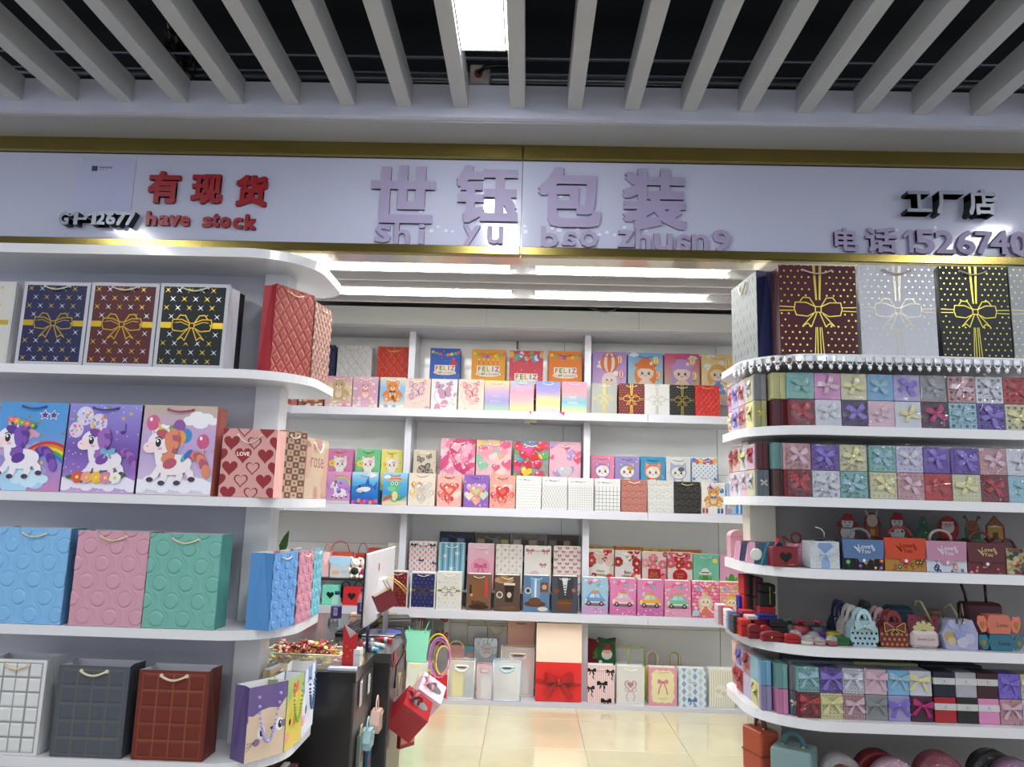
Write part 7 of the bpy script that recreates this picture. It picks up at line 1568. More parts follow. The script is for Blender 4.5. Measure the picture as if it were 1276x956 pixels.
MB().lathe([(.004, -.012), (.004, -.008)], (w*.15, 0, h*.92), 10, axis='y').build('button', GOLDS, t)
# candy shaped boxes
def candy(label, a, yt, b_, yb, Y, z, col, z0=None):
    X0, X1, z9, z8 = px4(a, yt, b_, yb, Y); w = (X1-X0)/2; h = z9-z; t = thing('candy_box', label, 'gift box', ((X0+X1)/2, Y, z)); 
    MB().prism([(-w*.48, 0), (w*.42, 0), (w*.58, h*.5), (w*.42, h), (-w*.48, h), (-w*.6, h*.5)], 0, .05, 'y').build('body', mat(col, .4), t)
    for q in (-1, 1):
        MB().prism([(q*w*.5, h*.5), (q*w*.68, h*.94), (q*w*.84, h*.9), (q*w*.9, h*.97), (q*w*.98, h*.85), (q*w, h*.5), (q*w*.82, h*.05), (q*w*.62, h*.1)], .004, .008, 'y').build('twist_end', mat(shade(col, 1.08), .4), t)
        MB().prism([(q*w*.78, h*.22), (q*w*.9, h*.5), (q*w*.84, h*.66), (q*w*.78, h*.6), (q*w*.72, h*.66), (q*w*.67, h*.5)], .0025, .0035, 'y').build('gold_heart', mat('#b08a3c', .3, .9), t)
    A = Art(2*w, h); A.text('Love', .55, A.H*.48, .09, shade(col, .6), 0, 0.); A.build('front_print', t, -.001); return h
hh = candy('teal candy shaped box with gold hearts, under the pink one, fifth right shelf', 1221, 791, 1277, 811.5, -.09, r5+.001, '#2c6a7c')
candy('coral pink candy shaped box with gold hearts, on top of the teal one', 1219, 767, 1273, 790, -.09, r5+.003+hh, '#c9705c')
# things at the back: maroon box with loops, teal tin, beige bundle
t, w, h = plain_box('gift_box', 'maroon bundle box with two dark upright loops at the back, fifth right shelf', 'gift box', 1205, 752, 1252, 800, .05, .07, mat('#4a1820', .5), r5+.001, .01)
for x, dx in ((-.7, -.25), (.35, -.02)): MB().tube([(w*x, .03, h*.95), (w*(x+dx*.3), .03, h*1.2), (w*(x+dx), .03, h*1.45)], .005, 6).build('loop', mat('#3a1418', .5), t)
t, w, h = plain_box('gift_box', 'flat teal tin behind the maroon handbag box, fifth right shelf', 'tin', 1109, 756, 1140, 800, .05, .07, mat('#244c58', .35), r5+.001, .012); MB().box(-w, w, -.001, .0, h*.8, h*.83).build('lid_seam', mat('#16323a', .5), t)
t = thing('favour_bag', 'small beige and pink gathered favour bag behind the hexagonal box', 'favour bag', (at(1163, 750, Y=.04).x, .04, r5+.001)); MB().lathe([(.032, 0), (.04, .03), (.03, .07), (.012, .088), (.02, .1), (.026, .118)], (0, 0, 0), 12).build('body', mat('#8a6a58', .7), t); MB().tube([(.014*math.cos(a), .014*math.sin(a), .088) for a in (2*PI*k/10 for k in range(10))], .003, 5, closed=True).build('tie', mat('#b58a90', .5), t)
# jewellery boxes of velvet and card
def jbox(label, a, yt, b_, yb, Y, col, d=.05, z=r5, bev=.004, clasp=None, dome=False, rough=.75, lidc=None):
    X0, X1, z9, z8 = px4(a, yt, b_, yb, Y); z0 = z+.0008 if z is not None else z8; w = (X1-X0)/2; h = z9-z0; t = thing('jewellery_box', label, 'jewellery box', ((X0+X1)/2, Y, z0), 0, 'jewellery boxes on the fifth right shelf')
    mt = mat(col, rough, bump=.15, bscale=400.); ml = mat(lidc, rough) if lidc else mt
    if dome:
        MB().box(-w, w, 0, d, 0, h*.48, bev).build('base', mt, t); n = 8
        MB().prism([(-w, h*.5)]+[(w*math.cos(PI-PI*k/n)*(1), h*.55+h*.45*math.sin(PI*k/n)**.6) for k in range(n+1)]+[(w, h*.5)], .0, d, 'y', smooth=True).build('lid', ml, t)
    else:
        MB().box(-w, w, 0, d, 0, h*.62, bev, 2).build('base', mt, t); MB().box(-w, w, 0, d, h*.635, h, bev, 2).build('lid', ml, t)
    if clasp: MB().ell((w*clasp[0], -.001, h*clasp[1]), (.0035, .002, .0035), 8).build('clasp', GOLDS, t)
    return t
Jb = .22
jbox('tall red box standing behind at the left of the jewellery boxes', 927, 717, 934, 772, .19, '#b01420', .08); jbox('tall black box behind the jewellery boxes, beside the red and maroon ones', 933, 717, 941.5, 772, .17, '#0c0b0c', .08); jbox('tall maroon box behind the jewellery boxes, right of the tall black one', 941, 720, 952, 772, .14, '#4a0c18', .07)
t = jbox('black domed box with a gold zip line, standing on a red one', 947, 728, 967, 756.5, .1, '#08080a', .07, None, .008); MB().box(.006, .0085, -.0012, 0, .01, .075).build('gold_line', mat('#a8983c', .3, .8), t)
jbox('red velvet box with a gold clasp under the black domed box', 947, 756.5, 967, 785, .1, '#9c1018', .07, clasp=(.2, .6)); jbox('white box standing between two red jewellery boxes at the back', 939.5, 748, 947, 785, .17, '#b9a0ac', .05)
jbox('small red velvet box left of the white one at the back', 931, 745, 939, 785, .2, '#9c1420', .05); jbox('royal blue velvet box at the back left', 921.5, 743, 931, 785, .22, '#10108a', .05)
jbox('pale pink box at the far left end of the jewellery boxes', 894.5, 754, 906, 775, .3, '#c9b0b8', .06); jbox('red box with gold stripe at the left, behind the white lidded box', 903, 757, 913, 778, .24, '#b0141c', .05); jbox('white lidded box with pink blossoms at the left', 905, 760, 914, 781, .19, '#c3c9d2', .05, lidc='#d0d4d4')
jbox('lilac blue box beside the white lidded one', 911, 762.5, 918, 784, .15, '#5a5f9c', .05); jbox('dark grey box with a rounded lid, left group', 914, 767, 924, 789, .09, '#2c3432', .06, rough=.4); jbox('bright red card box with a gold corner', 923.5, 772.5, 936, 794.5, .03, '#b8201a', .06, rough=.4)
jbox('dark red velvet box with a rounded top, in front of the card box', 933, 779, 949, 799, -.01, '#700a14', .045, dome=True); jbox('red box behind the dark red velvet ones', 940, 771, 961, 793, .06, '#a01018', .05); jbox('black box with a gilt edge, right of the red ones', 961, 774, 981, 797, .02, '#0b0a0c', .05)
jbox('small red domed box between the dark red and long velvet ones', 949, 780, 961.5, 798, .0, '#90101a', .03, dome=True); jbox('long dark red velvet box with a pearl clasp, front', 950, 788, 979, 803.5, -.055, '#780a14', .04, dome=True, clasp=(-.2, .45)); jbox('red velvet ring box, front right of the group', 979.5, 791, 998, 804, -.08, '#a00c16', .04, dome=True)
jbox('flat royal blue box lying on top of the red and black ones', 946, 766.5, 969, 773, .04, '#10106a', .06, None, .003); jbox('flat white box lying on top beside the blue one', 932, 768, 947, 772.5, .06, '#c3b4bc', .06, None, .002); jbox('flat scarlet box lying on the left boxes', 924.5, 761.5, 941, 766.5, .12, '#b01820', .06, None, .002)
# domes, star ribbons, ring cushions
def dome(label, px, yt, Y, r, base):
    c = at(px, yt, Y=Y); t = thing('trinket_dome', label, 'trinket', (c.x, Y, r5+.001)); h = c.z-r5
    MB().lathe([(r, 0), (r, h*.35), (r*.96, h*.4)], (0, 0, 0), 14).build('base', mat(base, .5), t); MB().lathe([(r*.97, h*.4), (r*.95, h*.6), (r*.75, h*.85), (r*.35, h*.98), (.001, h)], (0, 0, 0), 14).build('clear_dome', GLASSY, t)
dome('clear dome on a white base, left of three, front of the fifth right shelf', 1005.5, 791.5, -.085, .021, '#c9c4bc'); dome('clear dome on a pinkish base, middle of three', 1021, 794, -.085, .021, '#a88a88'); dome('clear dome holding red, right of three', 1036, 792, -.085, .021, '#8c4a50')
dome('larger clear dome set behind the left small dome', 991, 785, -.02, .024, '#5a4a50'); dome('clear dome with rosy base behind the middle dome', 1013, 787, -.02, .024, '#7c3c44')
def ribbon_star(label, px, py, Y, col, c2):
    c = at(px, py, Y=Y); t = thing('ribbon_rosette', label, 'rosette', (c.x, Y, r5+.05)); m = MB()
    for k in range(8):
        a = 2*PI*k/8; d = Vector((math.cos(a), math.sin(a), .35)); n = Vector((-math.sin(a), math.cos(a), 0)); L = .03
        m.strip([d*0+n*.006, d*L*.6+n*.009+Vector((0, 0, .01)), d*L], [d*0-n*.006, d*L*.6-n*.009+Vector((0, 0, .01)), d*L+Vector((0, 0, .001))])
    m.ell((0, 0, .012), (.012, .012, .008), 8).build('loops', mat(col, .3), t); MB().lathe([(.03, -.049), (.03, -.004), (.024, .0)], (0, 0, 0), 12).build('lid', mat(c2, .4), t)
ribbon_star('red and white rosette on a small box, fifth right shelf, left one', 998, 778, .03, '#b03a4c', '#7c1c28'); ribbon_star('pink and red rosette on a small dark box, fifth right shelf, right one', 1018, 779, .03, '#c0586c', '#3a3c48'); ribbon_star('grey green rosette near the black jewellery box', 984, 777, .06, '#6a7a70', '#4a5450')
t, w, h = plain_box('ring_box', 'green satin box beside the light blue handbag box, fifth right shelf', 'box', 1043, 795, 1060, 808, -.085, .05, mat('#0f5a24', .35), r5+.001, .004); MB().box(-w, w, -.002, .05, h*.55, h*.6).build('lid_seam', mat('#0a3c18', .4), t)
for a, yt, b_, c, lb, Y in ((1020, 787, 1034, '#4a2078', 'purple flat box behind the domes', .0), (1032, 789, 1052, '#b0a01c', 'yellow flat box behind the green box', -.02), (1024, 783, 1044, '#2c4468', 'dull blue flat box at the back, near the rosettes', .06)):
    t, w, h = plain_box('flat_box', lb+', fifth right shelf', 'box', a, yt, b_, 806, Y, .06, mat(c, .45), r5+.001, .003); MB().box(-w, w, -.001, 0, h*.5, h*.54).build('lid_seam', mat(shade(c, .6), .5), t)
# ------------------------------------------------------------------ seventh right shelf: trunk boxes and wrapped discs
def trunk(label, x, y, w, h, d, col, rz, strapc):
    t = thing('trunk_box', label, 'gift box', (x, y, r7+.001), rz); MB().box(-w/2, w/2, 0, d, 0, h, .012, 3).build('body', mat(col, .45), t); MB().box(-w/2-.001, w/2+.001, -.001, d+.001, h*.66, h*.68).build('lid_seam', mat(shade(col, .7), .5), t)
    m = MB(); n = 10; m.tube([(w*.25*math.cos(PI-PI*k/n), d*.5, h-.004+.045*math.sin(PI*k/n)) for k in range(n+1)], .012, 6, flat=.35); m.build('handle', mat(strapc, .45), t)
    m = MB()
    for q in (-.25, .25): m.ell((w*q, d*.42, h+.002), (.006, .006, .004), 8)
    for q in (.3, .55): m.ell((-w*.5, d*.2, h*q), (.004, .006, .006), 8)
    m.build('stud', GOLDS, t)
    A = Art(w*.8, h*.5); R = random.Random(3); [A.flower(R.random(), A.H*R.random(), .05, '#d9b8a0', shade(col, .7), 5) for k in range(16)]; A.build('front_print', t, -.0008)
trunk('rust orange trunk box with blossom print at the left end of the lowest right shelf', .866, .125, .12, .26, .08, '#a8482c', -1.25, '#5c2018'); trunk('pale teal trunk box in front of the rust orange one, lowest right shelf', .955, -.035, .14, .235, .12, '#7f9c9c', -.55, '#3f6a70')
def disc(label, px, py, Y, r, col, wrapped=True, rim=None):
    c = at(px, py, Y=Y); t = thing('lid_disc', label, 'round box', (c.x, Y, max(r7+.002, c.z-2*r)), 0); zc = r
    MB().lathe([(r*.9, -.0), (r, .004), (r, .05), (r*.9, .054)], (0, 0, zc), 24, axis='y').build('body', mat(col, .5, noise=.15, nscale=40.), t)
    MB().lathe([(r*.55, -.003), (r*.62, -.001), (r*.62, .0)], (0, 0, zc), 20, axis='y').build('inner_ring', mat(rim or shade(col, .7), .5), t)
    if wrapped:
        b = bmesh.new(); bmesh.ops.create_uvsphere(b, u_segments=14, v_segments=9, radius=1); R = random.Random(int(px))
        for v in b.verts: v.co = Vector((v.co.x*r*1.12*R.uniform(.95, 1.08), v.co.y*.05+.02, zc+v.co.z*r*1.1*R.uniform(.95, 1.1)))
        me = bpy.data.meshes.new('wrap'); b.to_mesh(me); b.free(); me.materials.append(CELLO); link('clear_wrap', me, t)
disc('pink round box in clear wrap beside the teal trunk box, lowest right shelf', 1000, 938, .15, .07, '#c090a4'); disc('red and white round box in clear wrap, second from left, lowest right shelf', 1048, 941, .02, .078, '#a8a4a4', True, '#6c1c24'); disc('dark red round box, third from the left, lowest right shelf', 1096, 937, .02, .085, '#6c0c18', False); disc('pale pink round box in clear wrap, in front of the dark red one', 1116, 948, -.06, .08, '#b08a9c')
disc('rose round box in clear wrap, lowest right shelf, middle right', 1172, 939, .0, .085, '#8c3448', True, '#a85064'); disc('black round box in clear wrap, lowest right shelf, near the right edge', 1240, 937, .02, .085, '#141416'); disc('mauve round box in clear wrap at the right edge, lowest right shelf', 1268, 948, -.06, .08, '#8a6484')

# ------------------------------------------------------------------ the dark counter and what stands on it
INK[0] = .8; MF[0] = 1.
DZ = .752
K1 = (1.5-DZ)/.72
def qx(x, y): return x*K1, (y+2.85)*K1-2.85
c1, c2, c3, c4 = at(444, 838, Z=DZ), at(478, 815, Z=DZ), at(490, 813, Z=DZ), at(505, 796, Z=DZ)
SX, FX, FYD, MYD = c1.x, c4.x, c1.y, c2.y
WOOD = mat('#1c1a1b', .35, coat=.25, noise=.35, nscale=8., name='black_oak'); WTOP = mat('#3c3838', .22, coat=.4, noise=.12, nscale=14., name='dark_worktop'); WSIDE = mat('#4c4645', .35, coat=.2, noise=.12, nscale=10., name='dark_side_panel')
dk = thing('counter', 'dark wood sales counter at the left of the shop opening', 'counter', (0, 0, 0))
MB().box(-1.5, SX, FYD, MYD, DZ-.045, DZ, .002).build('worktop', WTOP, dk); MB().box(-1.5, SX-.012, FYD+.01, MYD, 0, DZ-.046).build('front_panel', WOOD, dk); MB().box(SX-.012, SX-.004, FYD+.012, MYD, .05, DZ-.05).build('side_panel', WSIDE, dk)
MB().box(-1.5, SX, FYD-.003, FYD, DZ-.045, DZ-.002).build('edge_band', mat('#141314', .3), dk)
dk2 = thing('counter', 'second dark counter further in, carrying the monitor', 'counter', (0, 0, 0))
EY = c4.y+.03; q5 = at(499, 767, Z=DZ)
MB().prism([(-1.5, MYD+.004), (FX, MYD+.004), (FX, EY), (q5.x, q5.y), (-1.5, q5.y)], DZ-.045, DZ).build('worktop', WTOP, dk2); MB().prism([(-1.5, MYD+.008), (FX-.012, MYD+.008), (FX-.012, EY-.01), (q5.x-.012, q5.y-.01), (-1.5, q5.y-.01)], 0, DZ-.046).build('front_panel', WOOD, dk2); MB().box(FX-.012, FX-.004, MYD+.02, EY-.02, .05, DZ-.05).build('side_panel', WSIDE, dk2)
SX -= .002; FX -= .002
def onto(px, py, Z=DZ): p = at(px, py, Z=Z); return p
# monitor seen from behind
mn = thing('monitor', 'white backed computer monitor turned away on the dark counter', 'monitor', (*qx(-.775, 1.25), DZ+.001), math.radians(88.5))
W2 = .34
m = MB().box(-W2, W2, -.004, .012, .085, .455, .004); m.build('screen_housing', mat('#c9c6cc', .35), mn)
MB().box(-W2-.001, W2+.001, .012, .02, .083, .457, .002).build('bezel', BLACK, mn); MB().box(-W2+.012, W2-.012, .0202, .021, .1, .445).build('screen', mat('#08090c', .15), mn)
MB().prism([(-.09, -.004), (.09, -.004), (.06, -.03), (-.06, -.03)], .12, .30).build('back_bulge', mat('#d0ced2', .35), mn)
MB().prism([(-.04, -.03), (.04, -.03), (.035, -.045), (-.035, -.045)], .01, .24).build('stand_arm', mat('#8d9096', .3, .7), mn); MB().box(-.1, .1, -.11, .07, 0, .008, .003).build('stand_foot', mat('#8d9096', .3, .7), mn)
A = Art(.05, .07); A.ell(.5, .75, .3, .5, '#b03038', 12); A.rect(.3, .4, .7, .6, '#8c2028'); o = A.build('red_emblem', mn, -.0042); o.location = (-.09, 0, .33)
cb = tag(MB().tube([onto(484, 790)+Vector((.03, .0, .03)), onto(492, 789)+Vector((.04, 0, .02)), onto(494, 800)+Vector((.05, 0, .01)), onto(493, 812)+Vector((.04, .02, .0)), Vector((FX+.008, MYD+.12, DZ-.08)), Vector((FX+.008, MYD+.1, DZ-.18))], .005, 6).build('monitor_cable', BLACK), 'black cable looping from the monitor foot over the counter edge', 'cable')
# small maroon bag hanging from the monitor by gold cords
c = at(490, 753, Y=1.1); t = thing('hanging_bag', 'small maroon bag with gold cords hanging from the monitor back', 'gift bag', (c.x+.02, 1.1, c.z), .5)
o = link('body', bag_body(.1, .09, .05, '#d8c8b8'), t); [o.data.materials.append(mat(q, .45)) for q in ('#6a1820', '#d8c8b8')]; o.rotation_euler = (0, -.45, 0); o.location = (-.04, 0, -.02)
for k in (0, .018): MB().tube([(-.05+k, -.004, .07), (-.085+k, -.01, .12), (-.06+k, -.01, .14), (-.0+k, -.006, .1), (.045+k, -.004, .055)], .003, 6).build('cord', mat('#c9a85a', .5), t)
# keyboard, mouse
p = onto(446, 786); kb = thing('keyboard', 'black keyboard lying on the counter in front of the monitor', 'keyboard', (p.x, p.y, DZ+.001), math.radians(86)); MB().box(-.2, .2, -.07, .07, 0, .02, .004).build('tray', mat('#1b1b1e', .45), kb)
km = MB().box(-.011, .011, -.01, .01, .02, .029, .002).mesh('key', mat('#26262a', .4))
for i in range(14):
    for j in range(5): o = link('key', km, kb); o.location = (-.182+.028*i, -.052+.026*j, 0)
p = onto(415, 777); t = thing('mouse', 'black mouse beside the keyboard', 'mouse', (p.x, p.y, DZ+.001), .6); MB().ell((0, 0, .012), (.03, .05, .025), 14).build('body', mat('#17171a', .3), t); MB().tube([(0, .045, .012), (.01, .1, .006), (.05, .15, .005)], .003, 5).build('wire', BLACK, t)
# water bottles
def bottle(label, px, yb, yt, Y):
    p = at(px, yb, Y=Y); h = at(px, yt, Y=Y).z-DZ; t = thing('water_bottle', label, 'bottle', (p.x, Y, DZ+.001)); r = .031
    MB().lathe([(r*.9, 0), (r, .006), (r, h*.3), (r*.96, h*.32), (r, h*.34), (r, h*.66), (r*.85, h*.78), (r*.42, h*.9), (r*.4, h*.93)], (0, 0, 0), 16).build('bottle_body', GLASSY, t)
    MB().lathe([(r*1.01, h*.3), (r*1.015, h*.31), (r*1.015, h*.6), (r*1.01, h*.61)], (0, 0, 0), 16).build('wrapper_label', mat('#3c2870', .4), t); MB().lathe([(r*.47, h*.92), (r*.47, h), (r*.4, h*1.005)], (0, 0, 0), 14).build('cap', mat('#34246c', .35), t)
    A = Art(.022, .05); A.rect(.0, .2, 1, 2.1, '#c9c4d6'); A.z += 1e-4; [A.rect(.12+.2*k, .5, .22+.2*k, 1.8, '#3c2870', 0, False) for k in range(4)]; o = A.build('bar_label', t, -r*1.02); o.location = (.004, 0, h*.36)
bottle('clear water bottle with purple label and cap, left of the monitor', 418, 776, 737, 1.5); bottle('clear water bottle with purple label half hidden by the monitor edge', 450.5, 776, 733, 1.68)
bottle('clear water bottle low behind the near shelf end, left of the sweets', 326, 806, 780, 1.08)
# candy tray with wrapped sweets
p0, p1, p2 = onto(346, 834), onto(444, 834), onto(372, 806)
tr = thing('candy_tray', 'clear plastic tray of wrapped sweets at the front of the counter', 'tray', (*qx(-.935, .475), DZ+.001)); w, d, h = .175, .095, .06
m = MB().box(-w, w, -d, d, 0, .002).box(-w, w, -d, -d+.002, 0, h).box(-w, w, d-.002, d, 0, h).box(-w, -w+.002, -d, d, 0, h).box(w-.002, w, -d, d, 0, h).box(-.001, .001, -d, d, 0, h); m.build('tray_body', GLASSY, tr)
m = MB(); [m.tube(P, .003, 5) for P in (((-w, -d, h), (w, -d, h)), ((-w, d, h), (w, d, h)), ((-w, -d, h), (-w, d, h)), ((w, -d, h), (w, d, h)))]; m.build('tray_rim', mat('#cfd0b0', .2), tr)
MB().box(-w+.01, w-.01, -.004, .004, h, h+.006, .002).build('cross_bar', mat('#b9b06a', .3), tr)
def candy_mesh(col, col2, nm):
    m = MB().ell((0, 0, 0), (.017, .010, .010), 8)
    for q in (-1, 1): m.prism([(q*.015, -.003), (q*.032, -.012), (q*.034, 0), (q*.032, .012), (q*.015, .003)], -.002, .002, 'z', 1)
    return m.mesh(nm, [mat(col, .25, coat=.5), mat(col2, .3)])
CM = [(candy_mesh('#8c1420', '#c9a050', 'candy'), 'red'), (candy_mesh('#c9b03a', '#e0d070', 'candy'), 'yellow'), (candy_mesh('#5c1018', '#b5202c', 'candy'), 'dark red'), (candy_mesh('#d9cbb0', '#a81c28', 'candy'), 'cream')]
R = random.Random(21)
for k in range(92):
    me, nm = CM[1 if k < 40 else R.choice([0, 0, 2, 2, 3])]
    lay = k//24; o = link('wrapped_candy', me); tag(o, '%s wrapped sweet in the clear tray on the counter' % nm, 'sweet', 'wrapped sweets in the tray')
    o.location = (tr.location.x+R.uniform(-.15, .15)*(1 if lay < 2 else .85), tr.location.y+R.uniform(-.07, .07), DZ+.016+.02*lay+R.uniform(0, .008)); o.rotation_euler = (R.uniform(-.6, .6), R.uniform(-.6, .6), R.uniform(0, 3))
# red envelope, white box, knick-knacks near the corner
p = at(430, 826, Y=.45); t = thing('red_envelope', 'red gold printed paper packet standing open on the counter corner', 'envelope', (*qx(-.742, .44), DZ+.001), .3)
MB().prism([(-.03, 0), (.03, 0), (.034, .15), (0, .125), (-.03, .19)], -.006, -.004, 'y').build('front_sheet', mat('#b01420', .35), t); MB().prism([(-.03, 0), (.03, 0), (.034, .14), (-.028, .185)], .006, .008, 'y').build('back_sheet', mat('#b5b0ac', .5), t)
A = Art(.06, .15); [A.star(x, y, .12, '#d9a03a', 4, .4, .6, 1) for x, y in ((.3, 1.5), (.6, 1.2), (.4, .8))]; A.build('gold_print', t, -.0065)
def cbox(label, a, yt, b_, yb, Y, col, name='small_box', cat='box', d=.05, bev=.003, rz=0., extra=None):
    X0, X1, z9, _ = px4(a, yt, b_, yb, Y); t = thing(name, label, cat, ((X0+X1)/2, Y, DZ+.0012), rz); w = (X1-X0)/2; h = max(.006, z9-DZ)
    MB().box(-w, w, 0, d, 0, h, min(bev, h*.3)).build('body', mat(col, .4), t)
    if extra: MB().box(-w-.0005, w+.0005, -.0006, d+.0006, h*.6, h*.72).build('trim_band', mat(extra, .4), t)
    return t
cbox('small white box beside the red envelope', 436, 809, 449, 832, .568, '#d0cdcc', extra='#b9b6b6'); cbox('small pink and red tin left of the red envelope', 412, 820, 426, 829, .568, '#b5444c', extra='#e0a0a0')
t = cbox('folded blue and white leaflet at the counter corner', 408, 833, 443, 838, FYD+.01, '#c9ccd8', 'leaflet', 'paper', .04, .001); A = Art(.1, .03); [A.rect(.1+.2*k, .04, .2+.2*k, .26, '#3a3f8c', 0, k == 0) for k in range(4)]; o = A.build('printed_stripes', t, 0); o.rotation_euler = (-PI/2, 0, 0); o.location = (0, .035, .0075)
t = thing('gold_figurine', 'yellow and gold cat like trinket near the counter edge', 'trinket', (*qx(-.705, .5), DZ+.001)); MB().ell((0, 0, .02), (.018, .016, .02), 10).ell((0, 0, .05), (.014, .013, .014), 10).ell((-.009, 0, .063), (.004, .003, .006), 6).ell((.009, 0, .063), (.004, .003, .006), 6).build('body', mat('#c9a820', .3, .3), t); MB().ell((0, -.008, .085), (.012, .01, .025), 8).build('red_top', mat('#8c2028', .4), t)
for k, (px, py, c, lb) in enumerate(((466, 812, '#3f9ac0', 'blue marker pen on the counter edge'), (472, 807, '#a9ccd6', 'pale blue tape cutter on the counter edge'), (481, 800, '#c03038', 'red and white tape dispenser near the counter edge'), (462, 806, '#d8d4d2', 'white label roll on the counter'))):
    p = onto(px, py); t = thing('desk_tool', lb, 'stationery', (p.x-.01, p.y, DZ+.012), .9+.2*k); MB().lathe([(.008, -.045), (.011, -.04), (.011, .02), (.007, .03), (.005, .05)], (0, 0, 0), 10, axis='y').build('body', mat(c, .35), t); MB().lathe([(.0115, -.02), (.0122, -.018), (.0122, -.005), (.0115, -.003)], (0, 0, 0), 10, axis='y').build('band', mat('#e0dede' if k != 3 else '#b03040', .4), t)
t = thing('pen', 'tall dark blue and silver pen standing at the monitor edge', 'pen', (onto(457, 812).x, onto(457, 812).y, DZ+.001)); MB().lathe([(.008, 0), (.008, .1), (.004, .12)], (0, 0, 0), 10).build('barrel', mat('#1c2050', .3), t); MB().lathe([(.009, -.0), (.011, .02), (.011, .06), (.009, .061)], (.022, 0, 0), 10).build('silver_cap', mat('#b5b8be', .25, .8), t)
t = cbox('blue and white paper pad under the monitor foot', 470, 789, 500, 795, 1.38, '#2f3f8c', 'paper_pad', 'paper', .1, .001, .2, '#c9ccd8'); t = cbox('dark magazine with printed cover behind the monitor foot', 484, 770, 512, 782, 1.66, '#3a3838', 'magazine', 'magazine', .12, .002, .3, '#8a8480')
cbox('long pink and gold printed packet left of the monitor', 436, 765, 452, 776, 1.75, '#d0a8a0', 'packet', 'packet', .06, .003, 0, '#a8743c'); cbox('gold and black patterned packet right behind the monitor', 470, 765, 493, 778, 1.77, '#8a7a48', 'packet', 'packet', .06, .003, 0, '#2a2820')
# paper tags and goods hanging on the counter side
def hang(label, px, yt, yb, build, x=SX, cat='gift box', name='hanging_box'):
    p = at(px, yt, X=x); q = at(px, yb, X=x); t = thing(name, label, cat, (x+.004, p.y, q.z), PI/2); build(t, p.z-q.z); return t
for px, yt, yb, c, lb, x in ((449, 848, 878, '#b9b6b8', 'white card strip on the near counter side, front one', SX), (459, 840, 862, '#c3c0c2', 'white card strip on the near counter side, second one', SX), (473, 826, 850, '#a8b090', 'pale green card strip on the near counter side, rear one', SX), (491, 813, 830, '#a8242c', 'red tag on the far counter side', FX), (503, 803, 820, '#b02830', 'bright red tag at the far end of the counter side', FX)):
    hang(lb, px, yt, yb, lambda t, h, c=c: (MB().box(-.022, .022, -.003, -.001, 0, h).build('card', mat(c, .5), t), MB().lathe([(.004, -.005), (.004, -.001)], (0, 0, h*.92), 8, axis='y').build('pin', SILV, t)), x, 'tag', 'hanging_tag')
def hb(col, dots, s=1.):
    def f(t, h):
        w = .055*s; P = [(-w*.8, 0), (w*.8, 0), (w, h*.25), (w*.6, h*.6), (-w*.6, h*.6), (-w, h*.25)]
        MB().prism(P, -.05, -.008, 'y').build('body', mat(col, .4), t); n = 12
        MB().tube([(w*.5*math.cos(PI*k/n), -.03, h*.58+h*.4*math.sin(PI*k/n)) for k in range(n+1)], .006, 6, flat=.5).build('handle', mat(shade(col, 1.1), .4), t)
        A = Art(2*w, h*.6)
        for j in range(3):
            for i in range(5): A.ell((i+.6+.3*(j % 2))/6, .08+.17*j, .035, .035, dots, 8, 0, 1, False)
        A.build('foil_dots', t, -.0508); put_bow(t, 0, -.052, h*.5, .05, shade(col, 1.1), 'h')
    return f
hang('light blue dotted handbag box hanging on the near counter side', 450, 893, 928, hb('#8fb0b4', '#5c6468')); hang('pale pink dotted handbag box hanging above the light blue one', 462, 866, 907, hb('#d0b0a4', '#6c5c58')); hang('coral red bow shaped box hanging beside the pale pink one', 472, 858, 896, hb('#a8484c', '#c9a050', .7))
for k, (px, yt, yb, c) in enumerate(((446, 900, 955, '#5a6a60'), (455, 925, 956, '#27506c'), (466, 905, 956, '#c9c4c8'))):
    hang(['grey green flat bag hanging low on the near counter side', 'teal blue flat bag hanging low on the near counter side', 'white flat bag with dark red print hanging low on the near counter side'][k], px, yt, yb, lambda t, h, c=c: (MB().box(-.04, .04, -.02, -.004, 0, h*.75, .002).build('body', mat(c, .4), t), MB().tube([(-.02, -.012, h*.74), (-.01, -.014, h*.95), (.01, -.014, h*.95), (.02, -.012, h*.74)], .0025, 5).build('cord', CORD, t), MB().box(-.02, .02, -.0208, -.02, h*.2, h*.4).build('print_patch', mat('#6a2030', .5), t)), SX, 'gift bag', 'hanging_bag')
for k, (px, yt, yb) in enumerate(((478, 845, 895), (494, 838, 865))):
    hang(['bundle of beige cords hanging on the near counter side', 'bundle of beige cords hanging on the far counter side'][k], px, yt, yb, lambda t, h: [MB().tube([(.006*j-.01, -.006-.004*j, h), (.01*j-.015, -.01, h*.5), (.004*j-.008, -.008, 0)], .0022, 5).build('cord', mat('#b5a070', .7), t) for j in range(4)], SX if k == 0 else FX, 'cord', 'cord_bundle')
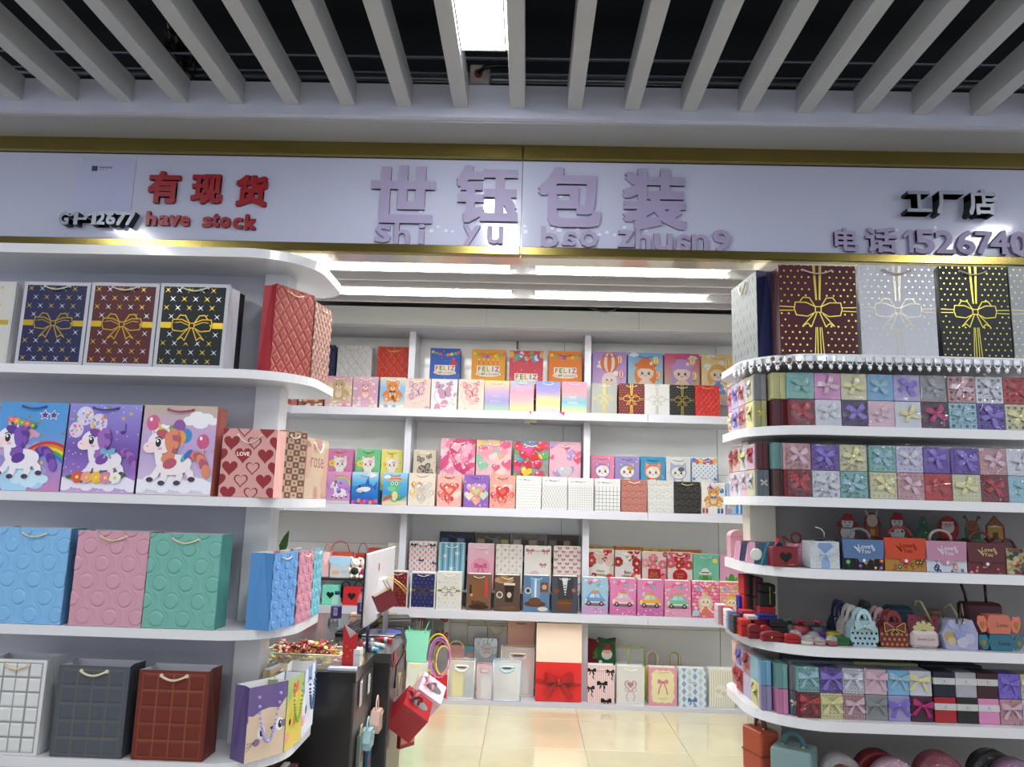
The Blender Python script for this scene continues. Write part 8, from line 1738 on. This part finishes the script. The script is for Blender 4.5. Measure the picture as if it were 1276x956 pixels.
def house_box(label, cpx, cpy, y, s, col, ribbon, eu):
    c = at(cpx, cpy, Y=y); t = thing('window_box', label, 'gift box', (c.x+.025, y, c.z)); t.rotation_euler = eu
    w = .075*s; MB().box(-w, w, -w, w, -w*1.1, w, .002).build('body', mat(col, .35), t); MB().box(-w*1.005, w*1.005, -w*1.005, w*1.005, w*.55, w*.58).build('lid_seam', mat(shade(col, .75), .4), t)
    MB().prism([(w*.75*math.cos(a), w*.4*math.sin(a)) for a in (2*PI*k/12 for k in range(12))], w, w+.0012).build('window', mat('#9a9c9c', .15, .6), t)
    m = MB()
    for k in range(6): a = k*1.1; m.strip([(-w*.6, 0, w), (-w*.6+.03*math.cos(a), .03*math.sin(a), w+.03), (-w*.6+.05*math.cos(a), .05*math.sin(a), w+.008)], [(-w*.6+.014, 0, w), (-w*.6+.03*math.cos(a)+.014, .03*math.sin(a), w+.036), (-w*.6+.05*math.cos(a)+.012, .05*math.sin(a)+.012, w+.008)])
    m.build('ribbon', mat(ribbon, .4), t); MB().tube([(-w*.6, 0, w), (-w*.9, .0, w+.06), (-w*1.3, .0, w+.13)], .0025, 5).build('cord', mat('#c9b080', .6), t); return t
house_box('dark red window box with organza ribbon hanging tilted off the far counter side', 504, 889, 1.0, 1.0, '#98141f', '#7c1428', (.45, .62, .25))
house_box('pale pink window box hanging tilted behind the dark red one', 524, 868, 1.22, .95, '#d9b9c8', '#d9a0b4', (.5, .6, .2))
p = at(506, 915, Y=1.1); t = thing('hanging_bag', 'flat dark red and coral bag hanging below the two window boxes', 'gift bag', (p.x, 1.1, p.z-.06), .9); MB().box(-.05, .05, -.012, .012, 0, .15, .002).build('body', mat('#8c1420', .4), t); MB().box(-.045, .045, -.0135, -.012, .02, .12).build('print_patch', mat('#c9807c', .5), t)
p = at(501, 838, X=FX+.012); t = thing('ribbon_bunch', 'red and green ribbon bunch hanging above the two window boxes', 'ribbon', (FX+.01, p.y, p.z-.1)); 
for k, c in enumerate(('#a01c24', '#4a7048', '#b02830', '#7c8a68')): MB().strip([(.002*k, -.012+.008*k, .12), (.012+.003*k, -.015+.01*k, .06), (.004+.004*k, -.01+.008*k, -.03)], [(.002*k, -.002+.008*k, .12), (.012+.003*k, -.003+.01*k, .06), (.004+.004*k, .0+.008*k, -.03)]).build('ribbon_tail', mat(c, .4), t)
